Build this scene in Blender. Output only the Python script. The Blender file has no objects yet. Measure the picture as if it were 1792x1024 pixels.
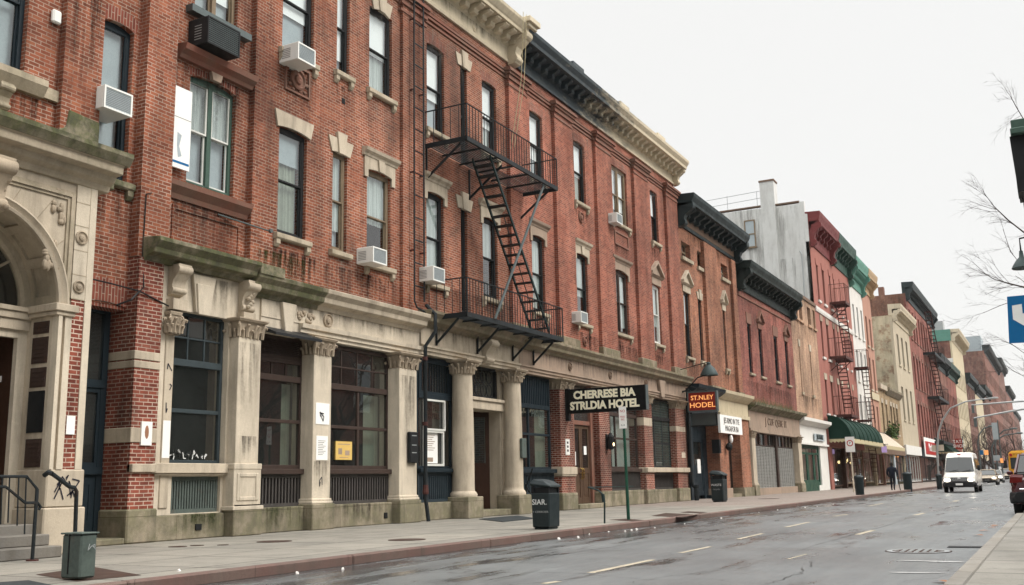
import bpy, math, random
from mathutils import Vector, Matrix
random.seed(11)
R_ = math.radians
SC = bpy.context.scene
COL = SC.collection

# ------------------------------------------------------------------ camera
F_PX = 1759.22
YAW, PIT, ROL = R_(27.96097642), R_(10.73553854), R_(-1.15504804)
CAM_H = 1.1
def _axes():
    cy, sy = math.cos(YAW), math.sin(YAW)
    f = Vector((-sy*math.cos(PIT), cy*math.cos(PIT), math.sin(PIT)))
    r0 = Vector((cy, sy, 0)); u0 = r0.cross(f)
    c, s = math.cos(ROL), math.sin(ROL)
    return c*r0+s*u0, -s*r0+c*u0, f
CR, CU, CF = _axes()
cd = bpy.data.cameras.new('Camera'); cam = bpy.data.objects.new('Camera', cd); COL.objects.link(cam)
cd.sensor_width = 36; cd.lens = 36*F_PX/1792; cd.clip_end = 3000; cd.clip_start = 0.05
cam.matrix_world = Matrix(((CR.x, CU.x, -CF.x, 0), (CR.y, CU.y, -CF.y, 0), (CR.z, CU.z, -CF.z, CAM_H), (0, 0, 0, 1)))
SC.camera = cam
# surveying the photograph: a pixel seen on a vertical plane X=const / Y=const or on the ground
def ray(x, y): return CR*((x-896)/F_PX) - CU*((y-512)/F_PX) + CF
def P(x, y, X):
    r = ray(x, y); t = X/r.x
    return r.y*t, r.z*t+CAM_H
def Yp(x, y, X): return P(x, y, X)[0]
def G(x, y, z=0.13):
    r = ray(x, y); t = (z-CAM_H)/r.z
    return r.x*t, r.y*t
def PY(x, y, Y):
    r = ray(x, y); t = Y/r.y
    return r.x*t, r.z*t+CAM_H

# ------------------------------------------------------------------ mesh helpers
WL = {}
def wloc(o): return WL.get(o.name, Vector((0, 0, 0))) if o is not None else Vector((0, 0, 0))
class MB:
    def __init__(s): s.v = []; s.f = []
    def poly(s, pts):
        n = len(s.v); s.v += [tuple(p) for p in pts]; s.f.append(tuple(range(n, n+len(pts)))); return s
    def box(s, x0, x1, y0, y1, z0, z1):
        n = len(s.v)
        s.v += [(x0,y0,z0),(x1,y0,z0),(x1,y1,z0),(x0,y1,z0),(x0,y0,z1),(x1,y0,z1),(x1,y1,z1),(x0,y1,z1)]
        s.f += [tuple(n+i for i in q) for q in ((0,3,2,1),(4,5,6,7),(0,1,5,4),(1,2,6,5),(2,3,7,6),(3,0,4,7))]
        return s
    def tbox(s, x0, x1, y0, y1, z0, z1, dx=0, dy=0):      # box whose top grows by dx, dy on every side
        n = len(s.v)
        s.v += [(x0,y0,z0),(x1,y0,z0),(x1,y1,z0),(x0,y1,z0),(x0-dx,y0-dy,z1),(x1+dx,y0-dy,z1),(x1+dx,y1+dy,z1),(x0-dx,y1+dy,z1)]
        s.f += [tuple(n+i for i in q) for q in ((0,3,2,1),(4,5,6,7),(0,1,5,4),(1,2,6,5),(2,3,7,6),(3,0,4,7))]
        return s
    def _prism(s, a, b):
        n = len(s.v); k = len(a); s.v += a+b
        s.f.append(tuple(range(n+k-1, n-1, -1))); s.f.append(tuple(range(n+k, n+2*k)))
        for i in range(k):
            j = (i+1) % k; s.f.append((n+i, n+j, n+k+j, n+k+i))
        return s
    def px(s, pts, x0, x1): return s._prism([(x0,y,z) for y,z in pts], [(x1,y,z) for y,z in pts])
    def py(s, pts, y0, y1): return s._prism([(x,y0,z) for x,z in pts], [(x,y1,z) for x,z in pts])
    def pz(s, pts, z0, z1): return s._prism([(x,y,z0) for x,y in pts], [(x,y,z1) for x,y in pts])
    def tube(s, pts, r, n=6, closed=False):
        pts = [Vector(p) for p in pts]; m = len(pts)
        rs = r if isinstance(r, (list, tuple)) else [r]*m
        base = len(s.v); up = None
        for i, p in enumerate(pts):
            if closed: t = pts[(i+1) % m]-pts[i-1]
            else: t = pts[min(i+1, m-1)]-pts[max(i-1, 0)]
            t.normalize()
            if up is None:
                up = Vector((0,0,1)) if abs(t.z) < .9 else Vector((1,0,0))
            a = t.cross(up)
            if a.length < 1e-5: a = t.cross(Vector((1,0,0)))
            a.normalize(); b = a.cross(t); up = b
            for k in range(n):
                w = 2*math.pi*(k+.5)/n
                q = p + (a*math.cos(w)+b*math.sin(w))*rs[i]; s.v.append(tuple(q))
        for i in range(m if closed else m-1):
            for k in range(n):
                i2 = (i+1) % m; k2 = (k+1) % n
                s.f.append((base+i*n+k, base+i*n+k2, base+i2*n+k2, base+i2*n+k))
        if not closed:
            s.f.append(tuple(base+k for k in range(n-1, -1, -1))); s.f.append(tuple(base+(m-1)*n+k for k in range(n)))
        return s
    def _lathe(s, fn, prof, n, caps=True):
        b = len(s.v); m = len(prof)
        for r, h in prof:
            for k in range(n):
                w = 2*math.pi*k/n; s.v.append(fn(r*math.cos(w), r*math.sin(w), h))
        for i in range(m-1):
            for k in range(n):
                k2 = (k+1) % n; s.f.append((b+i*n+k, b+i*n+k2, b+(i+1)*n+k2, b+(i+1)*n+k))
        if caps:
            s.f.append(tuple(b+k for k in range(n-1, -1, -1))); s.f.append(tuple(b+(m-1)*n+k for k in range(n)))
        return s
    def lz(s, cx, cy, prof, n=16): return s._lathe(lambda a, b, h: (cx+a, cy+b, h), prof, n)
    def lx(s, x, y, z, prof, n=16): return s._lathe(lambda a, b, h: (x+h, y+a, z+b), prof, n)
    def ly(s, x, y, z, prof, n=16): return s._lathe(lambda a, b, h: (x+a, y+h, z+b), prof, n)
    def loft(s, rings, caps=True):
        b = len(s.v); n = len(rings[0])
        for r in rings: s.v += [tuple(p) for p in r]
        for i in range(len(rings)-1):
            for k in range(n):
                k2 = (k+1) % n; s.f.append((b+i*n+k, b+i*n+k2, b+(i+1)*n+k2, b+(i+1)*n+k))
        if caps:
            s.f.append(tuple(b+k for k in range(n-1, -1, -1))); s.f.append(tuple(b+(len(rings)-1)*n+k for k in range(n)))
        return s
    def ell(s, c, r, n=12, m=8):
        rings = []
        for i in range(m+1):
            a = -math.pi/2+math.pi*(i+.02*(i == 0)-.02*(i == m))/m
            rings.append([(c[0]+r[0]*math.cos(a)*math.cos(2*math.pi*k/n), c[1]+r[1]*math.cos(a)*math.sin(2*math.pi*k/n), c[2]+r[2]*math.sin(a)) for k in range(n)])
        return s.loft(rings)
    def each(s):
        """one MB per loose cluster of pieces (pieces nearer than a third of their size stay together)"""
        par = list(range(len(s.v)))
        def f(a):
            while par[a] != a: par[a] = par[par[a]]; a = par[a]
            return a
        for q in s.f:
            for b in q[1:]: par[f(b)] = f(q[0])
        isl = {}
        for i in range(len(s.v)): isl.setdefault(f(i), []).append(i)
        box = {k: ([min(s.v[i][c] for i in v) for c in range(3)], [max(s.v[i][c] for i in v) for c in range(3)]) for k, v in isl.items()}
        ks = list(isl); gp = {k: k for k in ks}
        def g(a):
            while gp[a] != a: a = gp[a]
            return a
        for i, a in enumerate(ks):
            for b in ks[i+1:]:
                (l1, h1), (l2, h2) = box[a], box[b]
                gap = math.sqrt(sum(max(0, l1[c]-h2[c], l2[c]-h1[c])**2 for c in range(3)))
                sz = max(max(h1[c]-l1[c] for c in range(3)), max(h2[c]-l2[c] for c in range(3)))
                if gap <= max(.012, .12*sz): gp[g(a)] = g(b)
        out = {}
        for q in s.f: out.setdefault(g(f(q[0])), []).append(q)
        res = []
        for fs in out.values():
            m = MB(); mp = {}
            for q in fs:
                for i in q:
                    if i not in mp: mp[i] = len(m.v); m.v.append(s.v[i])
                m.f.append(tuple(mp[i] for i in q))
            res.append(m)
        return res
    SPLIT = {'jamb', 'plaque', 'stone_band', 'collar', 'notice', 'rosette', 'chimney', 'vent_hole', 'bracket', 'brick_string', 'curtain', 'door_surround', 'lamp', 'base', 'impost', 'pilaster_foot', 'sill_band', 'stile', 'warning_lamp', 'string_course', 'printed_block', 'leaf_carving', 'pillar', 'wiper'}
    def build(s, name, mat, parent=None, origin=None, smooth=False, bevel=0, label=None, whole=False):
        if name in s.SPLIT and not whole and parent is not None and 8 < len(s.v) < 4000:
            ms = s.each()
            if len(ms) > 1:
                return [m.build(name, mat, parent, origin, smooth, bevel, label, True) for m in ms][0]
        pw = wloc(parent); o = Vector(origin) if origin is not None else (pw if parent is not None else Vector((0,0,0)))
        me = bpy.data.meshes.new(name)
        me.from_pydata([(v[0]-o.x, v[1]-o.y, v[2]-o.z) for v in s.v], [], s.f); me.update()
        if mat: me.materials.append(MAT[mat] if isinstance(mat, str) else mat)
        if smooth:
            me.polygons.foreach_set('use_smooth', [True]*len(me.polygons))
            try: me.set_sharp_from_angle(angle=R_(42))
            except Exception: pass
        ob = bpy.data.objects.new(name, me); COL.objects.link(ob)
        ob.location = o-pw
        if parent is not None: ob.parent = parent
        WL[ob.name] = o.copy()
        if bevel:
            b = ob.modifiers.new('bevel', 'BEVEL'); b.width = bevel; b.segments = 1; b.limit_method = 'ANGLE'; b.angle_limit = R_(50)
        if label: ob['label'] = label
        return ob
def tag(o, label, cat, group=None):
    o['label'] = label; o['category'] = cat
    if group: o['group'] = group
    return o
def thing(name, loc, label, cat, group=None):
    o = bpy.data.objects.new(name, None); COL.objects.link(o); o.location = loc; o.empty_display_size = .2
    WL[o.name] = Vector(loc); return tag(o, label, cat, group)
def struct(o, kind='structure'): o['kind'] = kind; return o
def dup(o, parent=None, shift=(0,0,0)):
    c = o.copy(); COL.objects.link(c); c.parent = parent
    c.location = Vector(o.location)+Vector(shift); WL[c.name] = wloc(o)+Vector(shift)
    for ch in list(o.children): dup(ch, c)
    return c
def dup_to(o, loc, label=None, rz=None, scale=None):
    c = dup(o); c.location = loc
    if label: c['label'] = label
    if rz is not None: c.rotation_euler = (0,0,rz)
    if scale: c.scale = (scale,)*3
    return c
def text(body, size, mat, parent, loc, face='-y', ext=.004, sx=1.0, name='lettering', align='CENTER', bold=0, spacing=1.0):
    cu = bpy.data.curves.new('t', 'FONT'); cu.body = body; cu.size = size; cu.extrude = ext; cu.align_x = align; cu.align_y = 'CENTER'
    cu.offset = bold; cu.resolution_u = 3; cu.space_character = spacing
    to = bpy.data.objects.new('t', cu); COL.objects.link(to)
    dg = bpy.context.evaluated_depsgraph_get(); me = bpy.data.meshes.new_from_object(to.evaluated_get(dg))
    bpy.data.objects.remove(to); bpy.data.curves.remove(cu)
    if face == '-y': rot = Matrix.Rotation(R_(90), 4, 'X')
    elif face == '+x': rot = Matrix.Rotation(R_(90), 4, 'Z') @ Matrix.Rotation(R_(90), 4, 'X')
    else: rot = Matrix()
    me.transform(rot @ Matrix.Diagonal((sx, 1, 1, 1)))
    me.materials.clear(); me.materials.append(MAT[mat]); me.name = name
    ob = bpy.data.objects.new(name, me); COL.objects.link(ob); ob.parent = parent
    ob.location = Vector(loc)-wloc(parent); WL[ob.name] = Vector(loc)
    return ob

# ------------------------------------------------------------------ materials
MAT = {}
class NT:
    def __init__(s, name):
        s.m = bpy.data.materials.new(name); s.m.use_nodes = True; s.t = s.m.node_tree; s.t.nodes.clear()
        s.out = s.t.nodes.new('ShaderNodeOutputMaterial'); MAT[name] = s.m
    def n(s, typ, props=None, **inp):
        nd = s.t.nodes.new(typ)
        for k, v in (props or {}).items(): setattr(nd, k, v)
        for k, v in inp.items():
            key = int(k[1:]) if k[0] == 'i' and k[1:].isdigit() else k.replace('_', ' ')
            sock = nd.inputs[key]
            if isinstance(v, bpy.types.NodeSocket): s.t.links.new(v, sock)
            else:
                if isinstance(v, (tuple, list)) and len(v) == 3 and sock.type == 'RGBA': v = (*v, 1)
                sock.default_value = v
        return nd
    def math(s, op, a, b=0.0, clamp=False): return s.n('ShaderNodeMath', {'operation': op, 'use_clamp': clamp}, i0=a, i1=b).outputs[0]
    def mix(s, fac, a, b, blend='MIX'):
        nd = s.n('ShaderNodeMix', {'data_type': 'RGBA', 'blend_type': blend}); 
        for i, v in ((0, fac), (6, a), (7, b)):
            if isinstance(v, bpy.types.NodeSocket): s.t.links.new(v, nd.inputs[i])
            else: nd.inputs[i].default_value = (*v, 1) if isinstance(v, (tuple, list)) and len(v) == 3 else v
        return nd.outputs[2]
    def map(s, v, a, b, c, d): return s.n('ShaderNodeMapRange', None, i0=v, i1=a, i2=b, i3=c, i4=d).outputs[0]
    def noise(s, vec, scale, detail=4, rough=.55): return s.n('ShaderNodeTexNoise', None, Vector=vec, Scale=scale, Detail=detail, Roughness=rough).outputs[0]
    def ramp(s, fac, stops):
        nd = s.n('ShaderNodeValToRGB', None, Fac=fac); cr = nd.color_ramp
        while len(cr.elements) < len(stops): cr.elements.new(.5)
        for e, (p, c) in zip(cr.elements, stops): e.position = p; e.color = (*c, 1)
        return nd.outputs[0]
    def pos(s): return s.n('ShaderNodeNewGeometry').outputs['Position']
    def obj(s): return s.n('ShaderNodeTexCoord').outputs['Object']
    def scale(s, vec, sc): return s.n('ShaderNodeMapping', None, Vector=vec, Scale=sc).outputs[0]
    def finish(s, col, rough=.8, bump=None, bstr=.3, bdist=.01, metal=0, spec=.5, **kw):
        b = s.n('ShaderNodeBsdfPrincipled', None, Base_Color=col, Roughness=rough, Metallic=metal)
        b.inputs['Specular IOR Level'].default_value = spec
        for k, v in kw.items(): b.inputs[k.replace('_', ' ')].default_value = v
        if bump is not None:
            s.t.links.new(s.n('ShaderNodeBump', None, Height=bump, Strength=bstr, Distance=bdist).outputs[0], b.inputs['Normal'])
        s.t.links.new(b.outputs[0], s.out.inputs[0]); return s.m
def mul(c, k): return tuple(x*k for x in c)
def brick(name, base, mort=(.37,.28,.22), var=1.0, grime=.5, dark=.62, light=1.4, swap=False, size=(.215,.075), gap=.0095, moss=False, rough=.9, whitewash=None):
    t = NT(name); p = t.pos(); sp = t.n('ShaderNodeSeparateXYZ', None, Vector=p)
    u = t.math('ADD', sp.outputs[0], sp.outputs[1]); v = sp.outputs[2]
    # slight waviness of the coursing
    wob = t.math('MULTIPLY', t.math('SUBTRACT', t.noise(p, .9, 2), .5), .03)
    v = t.math('ADD', v, wob)
    vec = t.n('ShaderNodeCombineXYZ', None, X=(v if swap else u), Y=(u if swap else v)).outputs[0]
    br = t.n('ShaderNodeTexBrick', {'offset': .5}, Vector=vec, Color1=(0,0,0), Color2=(1,1,1), Mortar=(.5,.5,.5), Scale=1.0, Mortar_Size=gap, Mortar_Smooth=.25, Bias=0.0, Brick_Width=size[0], Row_Height=size[1])
    b = base
    col = t.ramp(br.outputs[0], [(0, mul(b, 1-(1-dark)*var)), (.22, mul(b, 1-.22*var)), (.55, b), (.85, (b[0]*1.16, b[1]*1.2, b[2]*1.15)), (1, (b[0]*(1+(light-1)*var*.6), b[1]*(1+(light-1)*var*1.1), b[2]*(1+(light-1)*var)))])
    n1 = t.noise(p, .28, 6, .62); n2 = t.noise(t.scale(p, (2.2, 2.2, .35)), 1.0, 5, .6); n3 = t.noise(p, 11, 3)
    col = t.mix(t.map(n3, .3, .7, 0, .22), col, mul(b, .6))
    cm = t.mix(t.map(t.noise(p, .9, 5), .45, .72, 0, .6), mort, mul(b, .72))
    col = t.mix(t.math('MULTIPLY', br.outputs[1], .9), col, cm)
    if whitewash: col = t.mix(t.map(t.noise(p, 1.3, 7, .7), .36, .5, 0, .93), col, whitewash)
    g = t.map(n1, .34, .6, 1-grime*1.15, 1.14); g2 = t.map(n2, .36, .58, 1-grime*.75, 1.08)
    gg = t.math('MULTIPLY', g, g2)
    col = t.mix(1.0, col, t.n('ShaderNodeCombineColor', None, Red=gg, Green=gg, Blue=gg).outputs[0], 'MULTIPLY')
    # pale salts and soot patches
    col = t.mix(t.map(t.noise(p, .75, 7, .7), .62, .8, 0, .3), col, (.36,.27,.22))
    col = t.mix(t.map(t.noise(t.scale(p, (1,1,.6)), .55, 7, .72), .55, .76, 0, .7), col, (.05,.035,.028))
    h = t.math('ADD', t.math('MULTIPLY', br.outputs[1], -1.0), t.math('MULTIPLY', n3, .5))
    return t.finish(col, rough, h, .55, .012, spec=.25)
def stone(name, base, dark=.4, moss=0.0, streak=.5, joint=None, rough=.85, tint=(.20,.17,.13)):
    t = NT(name); p = t.pos()
    n1 = t.noise(p, .8, 7, .65); n2 = t.noise(t.scale(p, (3,3,.5)), 1.1, 6, .65); n3 = t.noise(p, 28, 4, .7)
    col = t.mix(t.map(n1, .35, .7, 0, dark), base, tint)
    col = t.mix(t.map(n2, .48, .72, 0, streak), col, mul(tint, .55))
    col = t.mix(t.map(n3, .35, .7, 0, .28), col, mul(base, .55))
    col = t.mix(t.map(t.noise(p, 2.2, 6, .7), .6, .75, 0, .3), col, (min(1,base[0]*1.25), min(1,base[1]*1.25), min(1,base[2]*1.25)))
    h = t.math('ADD', n3, t.math('MULTIPLY', n1, .8))
    if joint:
        sp = t.n('ShaderNodeSeparateXYZ', None, Vector=p); u = t.math('ADD', sp.outputs[0], sp.outputs[1])
        vec = t.n('ShaderNodeCombineXYZ', None, X=u, Y=sp.outputs[2]).outputs[0]
        br = t.n('ShaderNodeTexBrick', {'offset': .5}, Vector=vec, Color1=(.8,.8,.8), Color2=(1.08,1.08,1.08), Mortar=(.45,.42,.4), Scale=1.0, Mortar_Size=.006, Bias=0.0, Brick_Width=joint[0], Row_Height=joint[1])
        col = t.mix(1.0, col, br.outputs[0], 'MULTIPLY'); h = t.math('SUBTRACT', h, br.outputs[1])
    if moss:
        g = t.n('ShaderNodeNewGeometry'); nz = t.n('ShaderNodeSeparateXYZ', None, Vector=g.outputs['Normal']).outputs[2]
        mk = t.math('MULTIPLY', t.map(t.noise(p, 1.9, 7, .7), .50-.2*moss, .55, 0, 1), t.map(nz, -.6, .5, .8*moss, 1.0))
        mcol = t.mix(t.map(t.noise(p, 6, 5, .7), .3, .7, 0, 1), (.018,.022,.012), (.085,.098,.03))
        col = t.mix(t.math('MULTIPLY', mk, min(1, moss*1.05)), col, mcol)
    return t.finish(col, rough, h, .45, .012, spec=.3)
def paint(name, col, rough=.5, metal=0, var=.25, bump=.15, rust=0, spec=.14, wcoord=True):
    t = NT(name); p = t.pos() if wcoord else t.obj()
    n1 = t.noise(p, 2.5, 6, .65); n2 = t.noise(p, 22, 4, .6)
    c = t.mix(t.map(n1, .35, .7, 0, var), col, mul(col, .45))
    c = t.mix(t.map(n2, .4, .75, 0, var*.7), c, tuple(min(1, x*1.5+.002) for x in col))
    if rust: c = t.mix(t.map(t.noise(p, 5, 7, .72), .56, .72, 0, rust), c, (.13,.055,.025))
    r = t.map(n1, .3, .7, max(.04, rough-.12), min(1, rough+.15))
    return t.finish(c, r, n2, bump, .004, metal, spec)
def emit(name, col, s):
    t = NT(name); e = t.n('ShaderNodeEmission', None, Color=col, Strength=s); t.t.links.new(e.outputs[0], t.out.inputs[0])
def glass(name, f0=.07, tint=(.8,.85,.84), rough=.015, wav=.03, gcol=(1,1,1), dust=0):
    t = NT(name); p = t.pos()
    lw = t.n('ShaderNodeLayerWeight', None, Blend=.5).outputs['Facing']
    fr = t.math('ADD', t.math('MULTIPLY', t.math('POWER', lw, 3.4), 1-f0), f0, True)
    nb = t.n('ShaderNodeBump', None, Height=t.noise(p, 1.3, 2), Strength=wav, Distance=.05).outputs[0]
    gl = t.n('ShaderNodeBsdfGlossy', None, Color=gcol, Roughness=rough, Normal=nb); tr = t.n('ShaderNodeBsdfTransparent', None, Color=tint)
    ms = t.n('ShaderNodeMixShader', None, Fac=fr, i1=tr.outputs[0], i2=gl.outputs[0])
    if dust: ms = t.n('ShaderNodeMixShader', None, Fac=t.map(t.noise(p, 1.1, 6, .7), .3, .7, dust*.5, dust*1.6), i1=ms.outputs[0], i2=t.n('ShaderNodeBsdfDiffuse', None, Color=(.42,.45,.43)).outputs[0])
    t.t.links.new(ms.outputs[0], t.out.inputs[0])

RED = (.245,.075,.040)
brick('brick_a', RED, grime=.42)
brick('brick_b', (.275,.082,.051), grime=.32, mort=(.34,.22,.17))
brick('brick_pier', (.2,.05,.032), grime=.45, mort=(.5,.40,.32), gap=.010)
brick('brick_soldier', (.225,.06,.038), swap=True, size=(.30,.075), grime=.4)
brick('brick_c', (.285,.108,.062), grime=.3, mort=(.36,.24,.17))
brick('brick_d', (.26,.075,.055), grime=.38, mort=(.3,.19,.16))
brick('brick_e', (.44,.265,.17), grime=.3, var=.6, mort=(.42,.32,.25))
brick('brick_tan', (.34,.24,.135), grime=.3, var=.7, mort=(.36,.28,.2))
brick('brick_far', (.2,.062,.045), grime=.35, var=.8)
brick('brick_far_dark', (.15,.05,.038), grime=.4, var=.9)
brick('brick_side', (.2,.075,.045), grime=.45, var=1.0, whitewash=None)
brick('brick_washed', (.27,.15,.09), grime=.25, whitewash=(.46,.40,.28), mort=(.4,.34,.25))
stone('stone', (.53,.45,.345), .5, streak=.55)
stone('stone_pale', (.62,.54,.425), .42, streak=.5)
stone('stone_cap', (.42,.34,.25), .5, streak=.55)
stone('stone_mossy', (.33,.28,.2), .7, moss=.95, streak=.6)
stone('stone_ledge', (.46,.385,.285), .45, moss=.34, streak=.5)
stone('stone_plinth', (.33,.28,.2), .55, moss=.6, streak=.6, joint=(1.3,.62))
stone('stone_brown', (.36,.265,.2), .5, streak=.5)
stone('stone_brown_ledge', (.30,.235,.165), .6, moss=.65, streak=.6)
stone('stone_dark', (.15,.09,.06), .4, streak=.5)
stone('step_stone', (.16,.15,.135), .5, streak=.5); stone('terracotta', (.2,.075,.05), .5, streak=.5)
stone('cream_cornice', (.60,.52,.38), .25, streak=.35)
stone('stucco', (.60,.61,.59), .25, streak=.3, tint=(.27,.25,.22))
stone('white_render', (.72,.71,.67), .12, streak=.18, tint=(.4,.38,.33))
stone('pink_paint', (.34,.135,.105), .25, streak=.3, tint=(.2,.07,.055))
stone('white_paint_brick', (.68,.66,.62), .15, streak=.25)
stone('peach_paint', (.43,.235,.17), .25, streak=.3, tint=(.26,.13,.09))
stone('cream_paint', (.56,.48,.33), .2, streak=.3)
stone('yellow_stone', (.50,.43,.315), .25, streak=.3)
paint('black_iron', (.018,.022,.024), .55, var=.4, rust=.25)
paint('dark_green_iron', (.016,.030,.030), .5, var=.4, rust=.12)
paint('brown_iron', (.075,.03,.026), .6, var=.4, rust=.4)
paint('frame_black', (.02,.021,.022), .5, var=.4); paint('slat', (.062,.056,.052), .6, var=.4); paint('slat_green', (.085,.105,.095), .6, var=.5, rust=.2); paint('slat_navy', (.03,.042,.05), .55, var=.4)
paint('frame_blue', (.042,.055,.06), .5, var=.4)
paint('frame_navy', (.014,.022,.028), .5, var=.35)
paint('frame_green', (.055,.095,.075), .5, var=.3)
paint('frame_brown', (.05,.034,.028), .5, var=.4)
paint('frame_white', (.62,.62,.58), .5, var=.25)
paint('frame_wood', (.2,.15,.1), .6, var=.4)
paint('shop_green', (.016,.062,.04), .4, var=.3)
paint('door_wood', (.05,.024,.015), .45, var=.5)
paint('door_brown', (.085,.052,.034), .45, var=.4)
paint('gold', (.5,.33,.1), .3, .9)
paint('white_casing', (.70,.70,.66), .45, var=.12, wcoord=False)
paint('vent_dark', (.27,.27,.26), .6, var=.2, wcoord=False)
paint('grille_black', (.014,.015,.016), .5)
paint('cornice_dark', (.022,.032,.034), .5, var=.4)
paint('cornice_deep', (.028,.065,.05), .5, var=.4); paint('shutter', (.25,.25,.235), .6, var=.35); paint('cornice_green', (.016,.024,.022), .55, var=.4)
paint('cornice_teal', (.10,.24,.19), .55, var=.3)
paint('cornice_red', (.15,.035,.034), .55, var=.35)
paint('cornice_tan', (.42,.3,.18), .6, var=.3)
paint('bin_green', (.011,.019,.021), .5, var=.35, spec=.3, wcoord=False)
paint('utility_grey', (.075,.095,.085), .55, var=.45, rust=.25)
paint('steel', (.36,.38,.38), .4, .4, var=.25)
paint('steel_dark', (.1,.12,.12), .45, .3, var=.3)
paint('white_paper', (.78,.77,.74), .7, var=.06)
paint('yellow_paper', (.62,.42,.13), .7, var=.15)
paint('sign_black', (.006,.006,.006), .7, var=.2, spec=.15)
paint('sign_cream', (.88,.82,.62), .5, var=.08)
paint('sign_maroon', (.24,.028,.02), .6, var=.25)
paint('sign_blue', (.006,.115,.29), .4, var=.1)
paint('sign_red', (.42,.03,.03), .4, var=.15)
paint('text_dark', (.05,.045,.04), .6, var=.2)
paint('text_white', (.75,.76,.74), .6, var=.15)
paint('spray_black', (.02,.02,.03), .6, var=.2)
paint('interior', (.018,.017,.016), .9, var=.3)
paint('interior_warm', (.06,.038,.025), .9, var=.4)
paint('curtain', (.50,.54,.52), .9, var=.15)
paint('sky_glare_white', (.86,.87,.86), .9, var=.1)  # bright sky mirrored in the upper panes, put into the colour
paint('blind_grey', (.36,.41,.43), .9, var=.25)
paint('curtain_shop', (.30,.33,.27), .9, var=.3)
paint('roof_tar', (.05,.05,.05), .9, var=.3)
paint('rust_plate', (.055,.035,.028), .75, var=.5, rust=.4)
paint('rubber_mat', (.035,.04,.042), .8, var=.2)
paint('awning_green', (.004,.026,.017), .75, var=.2)
paint('awning_cream', (.55,.49,.40), .8, var=.15)
paint('fringe', (.46,.40,.25), .8, var=.15)
paint('van_white', (.70,.68,.63), .25, var=.06, bump=.02, spec=.5)
paint('car_silver', (.42,.42,.40), .25, .3, var=.05, bump=.02)
paint('car_tan', (.30,.25,.19), .25, .2, var=.05, bump=.02)
paint('car_red', (.055,.005,.008), .18, .1, var=.06, bump=.02, spec=.7)
paint('bus_yellow', (.62,.31,.025), .35, var=.08, bump=.02)
paint('trim_black', (.02,.02,.021), .5, var=.2)
paint('tyre', (.018,.018,.018), .85, var=.3)
paint('chrome', (.55,.55,.55), .2, .9, var=.1)
paint('car_glass', (.012,.016,.017), .08, var=.1, bump=0, spec=.45)
paint('bark', (.06,.045,.04), .9, var=.4)
paint('leaf', (.05,.085,.02), .7, var=.5)
paint('skin', (.30,.17,.11), .6, var=.1)
paint('coat_navy', (.010,.013,.022), .85, var=.3)
paint('trousers', (.012,.013,.018), .85, var=.3)
paint('hair', (.015,.011,.009), .7, var=.2)
paint('litter', (.75,.72,.68), .8, var=.15)
paint('leaf_dry', (.3,.15,.09), .8, var=.3)
paint('lamp_shade', (.045,.065,.065), .45, var=.25)
emit('glow_warm', (1,.72,.35), 2.5); emit('headlight', (1,.90,.74), 9); emit('neon', (1,.40,.13), .62); emit('fluor', (.55,.38,.66), .42)
paint('tail', (.10,.006,.006), .15, spec=.5)
glass('glass', .10, (.86,.90,.90)); glass('glass_shop', .10, (.66,.70,.67), wav=.02, dust=.022); glass('glass_dirty', .035, (.5,.54,.53), rough=.12, dust=.05)
def stain_mat(name, col, lo, hi, mx):
    t = NT(name); p = t.pos(); g = t.n('ShaderNodeTexCoord').outputs['Generated']; gs = t.n('ShaderNodeSeparateXYZ', None, Vector=g)
    edge = t.math('MULTIPLY', t.map(gs.outputs[1], 0, .15, 0, 1), t.map(gs.outputs[1], .85, 1, 1, 0))
    f = t.math('MULTIPLY', t.map(t.noise(t.scale(p, (7,7,.55)), 1.0, 6, .65), lo, hi, 0, mx), t.math('MULTIPLY', edge, t.map(gs.outputs[2], 0, 1, 0, 1)))
    f = t.math('MULTIPLY', f, t.map(t.noise(p, 14, 3), .25, .6, .35, 1.0), True)
    ms = t.n('ShaderNodeMixShader', None, Fac=f, i1=t.n('ShaderNodeBsdfTransparent').outputs[0], i2=t.n('ShaderNodeBsdfDiffuse', None, Color=col).outputs[0])
    t.t.links.new(ms.outputs[0], t.out.inputs[0])
stain_mat('soot_stain', (.022,.017,.015), .42, .66, .85); stain_mat('lime_stain', (.42,.36,.30), .5, .75, .6); stain_mat('moss_stain', (.03,.04,.014), .4, .6, .9)
def cornice_mix():
    t = NT('cornice_weathered'); p = t.pos(); y = t.n('ShaderNodeSeparateXYZ', None, Vector=p).outputs[1]
    f = t.math('ADD', y, t.math('MULTIPLY', t.math('SUBTRACT', t.noise(t.scale(p, (1,.5,1.5)), 1.6, 7, .75), .5), 22))
    f = t.map(f, 35.5, 41, 0, 1)
    cr = t.mix(t.map(t.noise(p, 4, 6, .7), .4, .7, 0, .35), (.58,.5,.36), (.3,.25,.17))
    dk = t.mix(t.map(t.noise(p, 5, 6, .7), .5, .72, 0, .6), (.022,.034,.042), (.09,.10,.085))
    t.finish(t.mix(f, dk, cr), .7, t.noise(p, 20, 4), .3, .006)
cornice_mix()
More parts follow.
